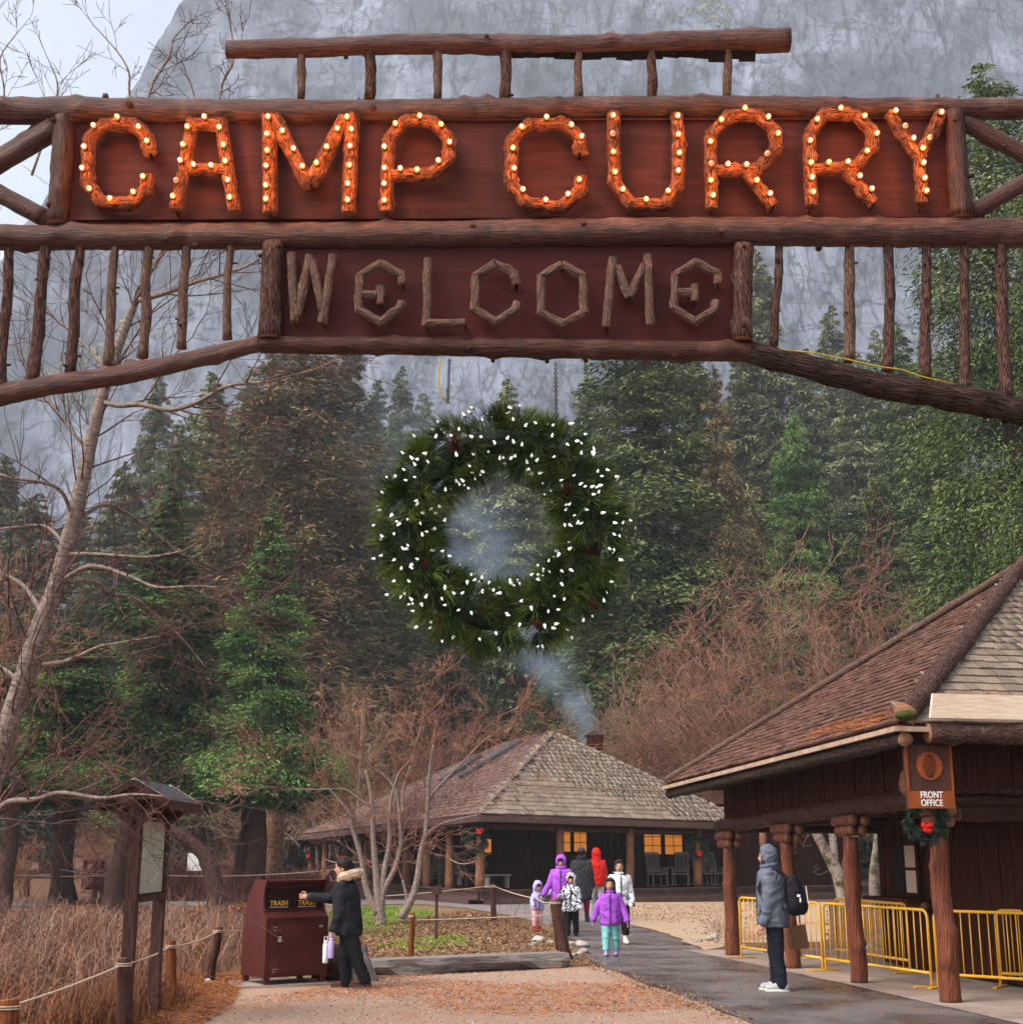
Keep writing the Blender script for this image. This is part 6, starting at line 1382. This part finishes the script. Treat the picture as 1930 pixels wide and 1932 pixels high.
    mb.loft([(yl(0)+Vector((0,0,0)), .122*H*t, .098*H*t), (yl(.08), .126*H*t, .100*H*t), (yl(.3), .122*H*t, .096*H*t), (yl(.55), .124*H*t, .092*H*t), (yl(.78), .128*H*t, .086*H*t), (yl(.90), .105*H*t, .072*H*t), (yl(.97), .068*H, .058*H), (yl(1.03), .056*H, .052*H)], 18)
    c(J['sh',0]+Vector((.02*H,0,.004*H)), .040*H*t, J['sh',1]+Vector((-.02*H,0,.004*H)), .040*H*t)
    for i in (0, 1): c(J['sh',i], .043*H*t, J['el',i], .040*H*t); c(J['el',i], .040*H*t, J['wr',i], .033*H*t)
    c(nk, .052*H, nk+Vector((0,0,.03*H)), .046*H)
    jk = child('jacket', remesh(mb, vox, 3, .020, 6.5, int(H*100)), jacket)
    if zipper:
        mb = MB(); q = [hemp.lerp(top, f_) + Vector((0,-ry*H*t-.006,0)) for f_, ry in ((.02,.101),(.3,.099),(.55,.095),(.8,.088),(.93,.074))]
        for i in range(len(q)-1): mb.beam(q[i], q[i+1], .022, .012, up=(0,-1,0))
        mkobj('zipper', mb.mesh('zipper'), zipper, jk)
        for s_ in (-1, 1):
            mb = MB(); a_ = hemp.lerp(top, .18) + Vector((s_*.06*H*t, -.088*H*t, 0)); mb.beam(a_, a_+Vector((s_*.022*H,.012*H,.05*H)), .012, .012, up=(0,-1,0)); mkobj('pocket', mb.mesh('pocket'), zipper, jk)
        mb = MB(); mb.tube([top + Vector((.06*H*math.cos(t_), .055*H*math.sin(t_), .012*H+.008*H*math.sin(t_))) for t_ in np.linspace(0, 6.283, 18)], .016*H, 8, 0, False); mkobj('collar', mb.mesh('collar', None, True), jacket, jk)
        for i in (0, 1):
            mb = MB(); d_ = (J['wr',i]-J['el',i]).normalized(); mb.cap(J['wr',i]-d_*.004*H, .029*H*t, J['wr',i]+d_*.008*H, .027*H*t); mkobj('cuff', mb.mesh('cuff', None, True), zipper, jk)
    # footwear
    for i in (0, 1):
        mb = MB(); an = J['ank',i]; b0 = Vector((an.x, an.y, an.z-.02*H)); tilt = 0
        mb.cap(b0+Vector((0,.022*H,.003*H)), .031*H, b0+Vector((0,-.088*H,-.002*H)), .027*H); mb.cap(an+Vector((0,0,.01*H)), .036*H, b0, .034*H); mb.cap(an+Vector((0,-.01*H,0)), .03*H, b0+Vector((0,-.05*H,0)), .03*H)
        if boots: mb.cap(an+(J['knee',i]-an).normalized()*boots*H, .036*H, an, .034*H)
        so = MB(); ft = remesh(mb, max(.008, vox*.6), 2); q = child('shoe', ft, shoe if isinstance(shoe, str) else shoe[0])
        so.prism([(an.x+.031*H*math.cos(t_), an.y-.034*H+.090*H*math.sin(t_), an.z-.047*H) for t_ in np.linspace(0, 6.283, 14)[:-1]], (0,0,.014*H)); mkobj('sole', so.mesh('sole', None, True), 'sole' if isinstance(shoe, str) else shoe[1], q)
    # head
    if hood:
        mb = MB(); mb.ell(hp_(0,.08,.03), (.50*hd,.53*hd,.60*hd), Rh, 16, 12); mb.cap(hp_(0,.10,-.25), .44*hd, nk+Vector((0,.015*H,-.01*H)), .50*hd)
        hm = remesh(mb, vox*.8, 3, .012, 9, 5)
        bm = bmesh.new(); bm.from_mesh(hm); inv = Rh.inverted()                    # open the front of the hood
        dl = [v for v in bm.verts if (lambda q: q.y < -.22*hd and (q.x/(.34*hd))**2 + ((q.z+.04*hd)/(.46*hd))**2 < 1)(inv @ (v.co-hc))]
        bmesh.ops.delete(bm, geom=dl, context='VERTS'); bm.to_mesh(hm); bm.free(); h = child('hood', hm, hood)
        rim = MB(); rim.tube([hp_(.35*math.cos(t_), -.27, -.04+.47*math.sin(t_)) for t_ in np.linspace(0, 6.283, 22)], .05*hd, 6, 0, False); mkobj('hood_rim', rim.mesh('hood_rim', None, True), fur or hood, h)
    if hair and not hood:
        mb = MB(); mb.ell(hp_(0,.07,.10), (.42*hd,.45*hd,.46*hd), Rh, 14, 10); mb.ell(hp_(0,-.17,.30), (.33*hd,.22*hd,.17*hd), Rh, 12, 8)
        if longhair:
            for s in (-1, 1): mb.cap(hp_(s*.30,.02,.1), .15*hd, hp_(s*.38,-.10,-.62), .13*hd); mb.cap(hp_(s*.38,-.10,-.62), .13*hd, hp_(s*.40,-.22,-1.05), .06*hd)
            mb.cap(hp_(0,.25,.1), .3*hd, hp_(0,.25,-.7), .3*hd)
        child('hair', remesh(mb, .011, 2, .006, 22, 8), hair)
    elif hair: 
        mb = MB(); mb.ell(hp_(0,-.06,.20), (.36*hd,.37*hd,.30*hd), Rh, 12, 8)
        for s in (-1, 1): mb.cap(hp_(s*.30,-.12,.1), .10*hd, hp_(s*.33,-.14,-.45), .09*hd)
        child('hair', remesh(mb, .012, 2), hair)
    if hat: mb = MB(); mb.ell(hp_(0,.04,.20), (.44*hd,.47*hd,.40*hd), Rh, 14, 10); mb.cap(hp_(0,.04,.12), .45*hd, hp_(0,.04,.16), .45*hd); child('beanie', remesh(mb, .012, 2, .004, 14), hat)
    if face:
        for s in (-1, 1):
            mb = MB(); mb.ell(hp_(s*.155,-.385,.01), (.065*hd,.03*hd,.035*hd), Rh, 8, 6); mkobj('eye', mb.mesh('eye'), 'eye', P)
            mb = MB(); mb.ell(hp_(s*.16,-.392,.10), (.09*hd,.025*hd,.018*hd), Rh, 8, 4); mkobj('eyebrow', mb.mesh('eyebrow'), 'hair', P)
        mb = MB(); mb.ell(hp_(0,-.385,-.27), (.10*hd,.03*hd,.03*hd), Rh, 8, 6); mkobj('mouth', mb.mesh('mouth'), 'lip', P)
    if fur:
        mb = MB(); rg = random.Random(5)
        base = [nk + Vector((.095*H*math.cos(t_), .03*H+.075*H*math.sin(t_), .035*H+.02*H*math.sin(t_))) for t_ in np.linspace(-.9, 4.1, 16)]
        mb.tube(base, .034*H, 8, 0, True, .3, 3, freq=60)
        for p in base:
            for _ in range(46):
                d = Vector((rg.gauss(0,1), rg.gauss(0,1), rg.gauss(.2,1))).normalized(); a_ = p + d*.028*H; t_ = a_ + d*.022*H+Vector((0,0,-.004)); s_ = d.cross(Vector((rg.random(),rg.random(),1))).normalized()*.004; mb.add([a_-s_, a_+s_, t_], [(0,1,2)])
        child('fur_collar', mb.mesh('fur_collar'), fur)
    return P, J, H
def cloth(n, c, c2=None, s=6, **k): return mat(n, c, c2 or tuple(x*.75 for x in c), s, k.pop('rough', .75), 'obj', bump=.15, bscale=30, **k)
mat('sole', (.06,.05,.045), None, rough=.8)
cloth('parka', (.018,.018,.022)); cloth('dark_trousers', (.014,.013,.016)); cloth('boot_brown', (.085,.035,.025)); cloth('fur', (.62,.46,.32), (.40,.28,.19), 60)
cloth('grey_shell', (.125,.14,.175), rough=.5); cloth('navy_jeans', (.016,.017,.028)); cloth('shoe_grey', (.50,.50,.50), (.32,.32,.33), 30); mat('sole_yellow', (.60,.58,.12), (.75,.72,.68), 40, .6, 'obj', thr=(.48,.52))
cloth('pack', (.022,.018,.024)); cloth('purple', (.40,.09,.62), rough=.5); cloth('lilac', (.48,.42,.78)); cloth('lavender_boot', (.45,.30,.60)); cloth('teal', (.25,.62,.62)); cloth('pink_print', (.72,.28,.34), (.80,.55,.55), 22); cloth('red_boot', (.55,.02,.025), rough=.35)
mat('camo', (.015,.015,.05), (.78,.78,.82), 26, .7, 'obj', thr=(.49,.515)); mat('white_print', (.74,.76,.78), (.10,.12,.16), 20, .7, 'obj', thr=(.58,.62)); cloth('charcoal_coat', (.040,.038,.042)); cloth('beanie', (.05,.055,.085)); cloth('red_shell', (.66,.018,.012), rough=.4)
cloth('light_trousers', (.50,.49,.49)); cloth('crimson', (.30,.015,.07)); cloth('white_boot', (.72,.68,.62)); cloth('bottle_white', (.74,.74,.72), rough=.3); cloth('bottle_lilac', (.52,.40,.72), rough=.3); cloth('paper', (.30,.15,.085)); cloth('denim', (.08,.10,.16)); cloth('blue_jacket', (.04,.05,.075)); cloth('tan', (.4,.27,.16))
# man at the bin
tm, TJ, tH = person('man in a black parka with a fur trimmed hood putting rubbish in the bin', tuple(gnd(655,1866)), R(-92), 1.62, .15, legs=((.16,.22),(-.34,.06)), arms=((.98,.10,.66,.05),(.05,.10,.30)), lean=.10, jacket='parka', trousers='dark_trousers', shoe=('boot_brown','sole'), bulk=1.12, hem=.40, vox=.014, fur='fur')
# man with backpack
bmn, BJ, bH = person('man in a grey hooded jacket with a black backpack watching the lodge', tuple(gnd(1466,1872)+Vector((0,0,.012))), R(-100), 1.74, legs=((.03,.05),(-.07,.02)), arms=((-.05,.10,.30),(.02,.14,.35)), lean=.05, jacket='grey_shell', hood='grey_shell', trousers='navy_jeans', shoe=('shoe_grey','sole_yellow'), bulk=1.12, hem=.44, vox=.014)
def backpack(P, H):
    mb = MB(); y = .150*H; mb.ell((0,y,.655*H), (.105*H,.075*H,.125*H)); mb.ell((0,y+.005*H,.60*H), (.108*H,.08*H,.09*H)); mb.ell((0,y+.05*H,.60*H), (.085*H,.05*H,.085*H)); mb.ell((0,y-.01*H,.74*H), (.09*H,.055*H,.06*H))
    me = remesh(mb, .014, 3, .009, 9, 2); b = mkobj('backpack', me, 'pack'); tag(b, 'black backpack worn by the man in grey', 'backpack'); b.matrix_world = P.matrix_world; b.location = P.location; b.rotation_euler = P.rotation_euler
    for s in (-1, 1):
        mb = MB(); pts = [(s*.065*H,.10*H,.78*H),(s*.078*H,.03*H,.838*H),(s*.085*H,-.055*H,.80*H),(s*.095*H,-.10*H,.70*H),(s*.115*H,-.04*H,.60*H),(s*.10*H,.10*H,.55*H)]
        for i in range(len(pts)-1): mb.beam(pts[i], pts[i+1], .045, .014, up=(s,0,.2))
        mkobj('strap', mb.mesh('strap'), 'pack', b)
    mb = MB(); mb.box((.102*H,.18*H,.655*H), (.014,.04,.03)); mb.box((.10*H,.19*H,.625*H), (.012,.02,.05)); mkobj('tag', mb.mesh('tag'), 'white', b)
    mb = MB(); mb.beam((.06*H,.235*H,.72*H), (.06*H,.245*H,.60*H), .012, .01); mkobj('piping', mb.mesh('piping'), 'white', b)
backpack(bmn, bH)
def paper_bag():
    c = at(1506, 1768, 18.3); r = thing('paper_bag', 'folded brown paper bag hanging beside the man with the backpack', 'bag', c, .5)
    mb = MB(); mb.hexa([(-.13,-.05,-.16),(.13,-.05,-.14),(.13,.05,-.14),(-.13,.05,-.16),(-.15,-.02,.12),(.11,-.02,.15),(.11,.02,.15),(-.15,.02,.12)]); mb.build('bag', 'paper', r, world=False)
    mb = MB(); mb.tube([(-.07,0,.13),(-.05,0,.26),(.02,0,.27),(.04,0,.14)], .006, 6); mb.build('handle', 'paper', r, world=False)
paper_bag()
def bottle(c, m, rz, label, h=.25):
    r = thing('water_bottle', label, 'bottle', c, rz); mb = MB(); mb.tube([(0,0,0),(0,0,.01),(0,0,h*.8),(0,0,h*.88)], [.033,.036,.036,.028], 14); mb.build('flask', m, r, world=False, smooth=True)
    mb = MB(); mb.tube([(0,0,h*.88),(0,0,h)], [.026,.026], 12); mb.build('cap', m, r, world=False, smooth=True); mb = MB(); mb.tube([(-.02,0,h),(-.018,0,h+.05),(.018,0,h+.05),(.02,0,h)], .006, 6); mb.build('loop', m, r, world=False)
hand = tm.matrix_basis @ TJ['wr',1]; hand = Vector(tm.location) + Matrix.Rotation(R(-92),3,'Z') @ (TJ['wr',1]+Vector((0,-.06,-.09)))
bottle(hand+Vector((-.035,-.02,-.33)), 'bottle_white', .2, 'white flask hanging from the parka man\'s hand', .27); bottle(hand+Vector((.035,-.05,-.27)), 'bottle_lilac', .9, 'lilac flask with dark stickers in the parka man\'s hand', .24)
# the family on the path
person('girl in a purple jacket and teal trousers walking ahead of the family', tuple(gnd(1153,1806)+Vector((0,0,.012))), R(-6), 1.25, .165, ((.16,.12),(-.10,.08)), ((.06,.46,.2,.30),(.04,.42,.2,.28)), 0, 'purple', 'teal', ('lavender_boot','sole'), longhair=True, hem=.40, bulk=1.16, boots=.055, vox=.012)
person('long haired woman in a white printed jacket behind the girl in purple', tuple(gnd(1170,1783)+Vector((0,0,.012))), R(8), 1.52, .15, ((-.1,.1),(.15,.1)), ((.1,.16,.3),(.1,.18,.3)), .04, 'white_print', 'dark_trousers', ('white_boot','sole'), longhair=True, hem=.46, bulk=1.15, boots=.09, vox=.014, headyaw=-.2)
person('toddler in a lilac hooded vest and red boots reaching for the rope', tuple(gnd(1014,1760)+Vector((0,0,.010))), R(18), 1.04, .20, ((.1,.15),(-.08,.1)), ((.75,.35,.3),(.2,1.9,.3,2.2)), .05, 'lilac', 'pink_print', ('red_boot','sole'), hood='lilac', hem=.44, bulk=1.12, boots=.10, vox=.011, headtilt=.25)
person('woman in a purple hooded jacket holding the toddler\'s hand', tuple(gnd(1060,1766)+Vector((0,0,.012))), R(-8), 1.58, .14, ((.05,.1),(-.1,.1)), ((.2,.35,.2,.5),(.15,.18,.5)), .05, 'purple', 'dark_trousers', ('black','sole'), hood='purple', hem=.44, bulk=1.06, vox=.014, headtilt=.3)
person('child in a black and white patterned hooded coat', tuple(gnd(1079,1768)+Vector((0,0,.012))), R(-10), 1.23, .175, ((.1,.1),(-.12,.1)), ((.9,.25,.6),(.1,.2,.3)), .04, 'camo', 'dark_trousers', ('black','sole'), hood='camo', hem=.40, bulk=1.2, vox=.012, headtilt=.2)
person('woman in a long charcoal coat and crimson leggings walking away', tuple(gnd(1098,1741)+Vector((0,0,.012))), R(172), 1.76, .135, ((.25,.1),(-.25,.3)), ((.1,.2,.3),(-.1,.2,.3)), .03, 'charcoal_coat', 'crimson', ('charcoal','sole'), hat='beanie', hem=.30, bulk=1.15, boots=.10, vox=.016, face=False)
person('person in a red hooded jacket and pale trousers walking away', tuple(gnd(1127,1737)+Vector((0,0,.012))), R(186), 1.74, .135, ((-.2,.2),(.2,.1)), ((.05,.16,.25),(-.1,.16,.3)), .02, 'red_shell', 'light_trousers', ('charcoal','sole'), hood='red_shell', hem=.47, bulk=1.08, vox=.016, face=False)
# far visitors
person('far visitor in a dark jacket standing by the black can', (-10.2,63,0), R(200), 1.74, .135, jacket='blue_jacket', trousers='tan', shoe='boot_brown', hat='tan', vox=.022, face=False)
person('far visitor in a blue jacket at the sideways bin', (-15.3,59.6,0), R(100), 1.74, .135, arms=((.8,.2,.3),(.5,.2,.3)), jacket='denim', trousers='dark_trousers', shoe='boot_brown', vox=.022, face=False)
person('far visitor in pale trousers striding along the far path', (-18.3,58.5,0), R(-80), 1.72, .135, ((.35,.1),(-.35,.2)), jacket='parka', trousers='light_trousers', shoe='boot_brown', vox=.022, face=False)
# ------------------------------------------------------------ ground cover
def inpoly(x, y, poly):
    c = np.zeros(len(x), bool); n = len(poly)
    for i in range(n):
        x0, y0 = poly[i]; x1, y1 = poly[(i+1) % n]
        c ^= ((y0 > y) != (y1 > y)) & (x < (x1-x0)*(y-y0)/((y1-y0) if y1 != y0 else 1e-9)+x0)
    return c
def scatter(rng, poly, n):
    P = np.array(poly); lo = P.min(0); hi = P.max(0); X = []; Y = []
    while sum(map(len, X)) < n:
        x = rng.uniform(lo[0], hi[0], n); y = rng.uniform(lo[1], hi[1], n); k = inpoly(x, y, poly); X.append(x[k]); Y.append(y[k])
    return np.concatenate(X)[:n], np.concatenate(Y)[:n]
def stems(name, m, poly, n, h, wd, bend, seed, label, cat, segs=5, clump=0, hvar=.4, z0=0.0, forks=0):
    rng = np.random.default_rng(seed)
    if clump:
        cx, cy = scatter(rng, poly, clump); i = rng.integers(0, clump, n); x = cx[i]+rng.normal(0, .16, n); y = cy[i]+rng.normal(0, .16, n)
    else: x, y = scatter(rng, poly, n)
    hh = h*(1+hvar*(rng.random(n)*2-1))*(1+.35*vnoise(x*.8, y*.8, 0, seed)); az = rng.uniform(0, 6.283, n); bd = bend*rng.uniform(.3, 1.4, n)
    dx, dy = np.cos(az), np.sin(az); sx, sy = -dy, dx; V = []
    t = np.linspace(0, 1, segs+1)
    jit = rng.normal(0, .05, (n, segs+1, 2))*hh[:,None,None]*t[None,:,None]
    for k, tt in enumerate(t):
        out = hh*bd*tt**2.0; z = hh*(tt - bd*.55*tt**2.6)
        c = np.stack([x+dx*out+jit[:,k,0], y+dy*out+jit[:,k,1], z0+np.maximum(z, .01)], 1); wv = wd*(1-.65*tt); s = np.stack([sx*wv, sy*wv, 0*sx], 1); V += [c-s, c+s]
    V = np.stack(V, 1); b = (np.arange(n)*2*(segs+1))[:,None]
    Fc = np.concatenate([np.stack([b[:,0]+2*k, b[:,0]+2*k+1, b[:,0]+2*k+3, b[:,0]+2*k+2], 1) for k in range(segs)]); tint = np.tile(rng.random(n), segs)
    o = mkobj(name, np_mesh(name, V.reshape(-1,3), Fc, tint), m); tag(o, label, cat, kind='stuff'); return o
def flakes(name, m, poly, n, l, wd, seed, label, cat, z=.02, lump=0.0, patch=None):
    rng = np.random.default_rng(seed); x, y = scatter(rng, poly, n)
    if patch is not None:
        k = fbm(x*patch[0], y*patch[0], 0, 3, seed) + rng.normal(0, .12, n) > patch[1]; x, y = x[k], y[k]; n = len(x)
    az = rng.uniform(0, 6.283, n); tl = rng.normal(0, .25, n); L = l*rng.uniform(.5, 1.4, n)
    d = np.stack([np.cos(az)*L, np.sin(az)*L, tl*L], 1); s = np.stack([-np.sin(az), np.cos(az), rng.normal(0, .4, n)], 1)*(wd*rng.uniform(.6, 1.3, n))[:,None]
    c = np.stack([x, y, z + rng.random(n)*lump], 1); V = np.stack([c-d*.5, c+s*.5, c+d*.5, c-s*.5], 1).reshape(-1,3)
    o = mkobj(name, np_mesh(name, V, np.arange(len(V)).reshape(-1,4), rng.random(n)), m); tag(o, label, cat, kind='stuff'); return o
brush = [(-4.75,12.6), (-4.15,14.4), (-4.1,16.6), (-4.25,19), (-4.2,21), (-3.4,22.5), (-3.2,30), (-8,36), (-17,36), (-11,20), (-7.5,12.6)]
stems('dry_brush', 'dry_grass', brush, 13000, .44, .007, 1.3, 1, 'tangled brown dry brush filling the roped field', 'brush', 5, 900)
stems('dry_bracken', 'dry_grass_grey', [(-4.4,15.5),(-4.4,21),(-3.4,22.5),(-3.2,30),(-8,36),(-15,34),(-8,18)], 5200, .84, .0058, 1.3, 2, 'pale arching dead stems over the dry brush', 'brush', 6, 420)
stems('dry_grass', 'dry_grass', [(-4.5,13.6),(-3.75,14.6),(-3.9,17.2),(-4.4,17.0)], 1600, .42, .004, .7, 3, 'straw coloured grass at the foot of the kiosk', 'grass', 4, 40)
stems('red_brush', 'bush_red', [(-13.5,46),(-9,45),(-6.5,52),(-7,66),(-16,66)], 8000, .95, .011, .7, 4, 'low red brown brush beyond the far path', 'brush', 4, 900)
stems('bed_stalks', 'dry_grass', [g2(940,1750), g2(1020,1750), g2(1025,1775), g2(930,1775)], 45, .7, .005, .3, 5, 'thin upright dead stalks at the edge of the garden bed', 'stalks', 5)
stems('green_grass', 'grass', [g2(560,1745), g2(640,1715), g2(740,1712), g2(820,1722), g2(770,1765), g2(600,1780)], 8000, .07, .010, .6, 6, 'bright green grass round the maple stems', 'grass', 3)
stems('green_grass_patch', 'grass', [g2(700,1790), g2(780,1772), g2(880,1772), g2(890,1785), g2(800,1796)], 3600, .06, .007, .6, 7, 'small patch of green grass behind the orange post', 'grass', 3)
bedp = [g2(620,1838), g2(690,1838), g2(880,1830), g2(1062,1816), g2(1085,1795), g2(1050,1765), g2(960,1735), g2(870,1722), g2(760,1740), g2(600,1790)]
flakes('leaf_litter', 'leaf_litter', bedp, 20000, .06, .036, 8, 'brown fallen leaves covering the garden bed', 'leaves', .015, .05)
flakes('bed_twigs', 'dry_grass', bedp, 4000, .22, .008, 9, 'thin dry twigs strewn on the garden bed', 'twigs', .03, .06)
flakes('needle_litter', 'litter', [(-4.9,12.5),(-3.0,12.5),(-3.1,16.2),(-3.4,18.2),(-3.6,20),(-4.6,20.5)], 14000, .15, .008, 10, 'orange pine needles banked along the brush edge', 'needles', .012, .04)
gp = [(-3.2,12.5),(3.0,12.5),(2.35,14.8),(1.9,17.5),(1.3,20.8),(.8,21.3),(-2,19.9),(-2.4,18.5),(-3.2,17)]
flakes('plaza_needles', 'litter', gp, 30000, .11, .0065, 11, 'orange pine needles scattered in drifts on the gravel', 'needles', .008, .006, (.55,.14))
flakes('gravel_stones', 'stone', gp, 9000, .022, .018, 12, 'small loose chips on the gravel plaza', 'chips', .010, .008)
flakes('far_leaves', 'litter', [(-24,40),(-8,40),(-7,44),(-24,46)], 3500, .2, .1, 13, 'orange leaves along the far path', 'leaves', .02, .05)
yard = [g2(1190,1706), g2(1470,1706), g2(1440,1775), g2(1340,1790), g2(1262,1760), g2(1190,1740)]
flakes('yard_leaves', 'leaf_litter', yard, 5000, .07, .025, 14, 'brown leaves and needles strewn over the sand yard', 'leaves', .012, .02, (.4,-.05))
edge = []
for (a_, b_) in zip(path_left[:-1], path_left[1:]): edge.append((a_, b_))
ep = [(x-.28, y) for x, y in path_left[:6]] + [(x+.12, y) for x, y in reversed(path_left[:6])]
flakes('path_edge_debris', 'leaf_litter', ep, 1600, .035, .02, 15, 'chips and needles crumbling along the asphalt edge', 'chips', .014, .02)
flakes('path_needles', 'litter', path_left[:6] + path_right[2:6], 1500, .09, .006, 16, 'stray orange needles on the wet asphalt', 'needles', .017, .003)
def roof_needles():
    rng = np.random.default_rng(3); V = []; T = []
    for (s, w, n, sp) in ((.45,1.35,420,.28),(2.2,.25,300,.5),(.9,.12,160,.25)):
        for _ in range(n):
            a = s + rng.normal(0, sp*(.4 if w > 1 else 1)); b = max(.03, w + rng.normal(0, sp if w > 1 else .09)); h = 3.06 + .66*min(max(a,0), b) + .05
            c = np.array(B(a, b, h)); d = rng.normal(0, 1, 3)*np.array([.07,.07,.02]); q = rng.normal(0, 1, 3); q = np.cross(d, q); q /= np.linalg.norm(q); q *= .004; V += [c-d, c+q, c+d, c-q]; T.append(rng.random())
    V = np.array(V); o = mkobj('roof_needles', np_mesh('roof_needles', V, np.arange(len(V)).reshape(-1,4), T), 'litter'); tag(o, 'orange pine needles lying on the office roof shingles', 'needles', kind='stuff')
roof_needles()
# shrubs
for i, (px, yt, Y, rz, wd, lb, k) in enumerate(((60,1560,52,0,1.2,'red bare shrub beside the black trunk','bush_a'), (20,1600,48,1,1.2,'red bare shrub behind the red brown trunk','bush_a'), (150,1585,58,2,1.3,'red bare shrub left of the distant bins','bush_a'), (300,1590,62,3,1.3,'red bare shrub hidden behind the kiosk','bush_a'), (420,1595,60,4,1.3,'red bare shrub right of the arched trunk','bush_a'), (600,1700,35,5,1.0,'small dry shrub behind the trash bin','bush_a'), (1350,1745,27,2,.9,'small dry shrub by the office corner post','bush_a'))):
    bare(k, px, yt, Y, lb, rz, wd, 'bare_shrub', None, 'shrub')
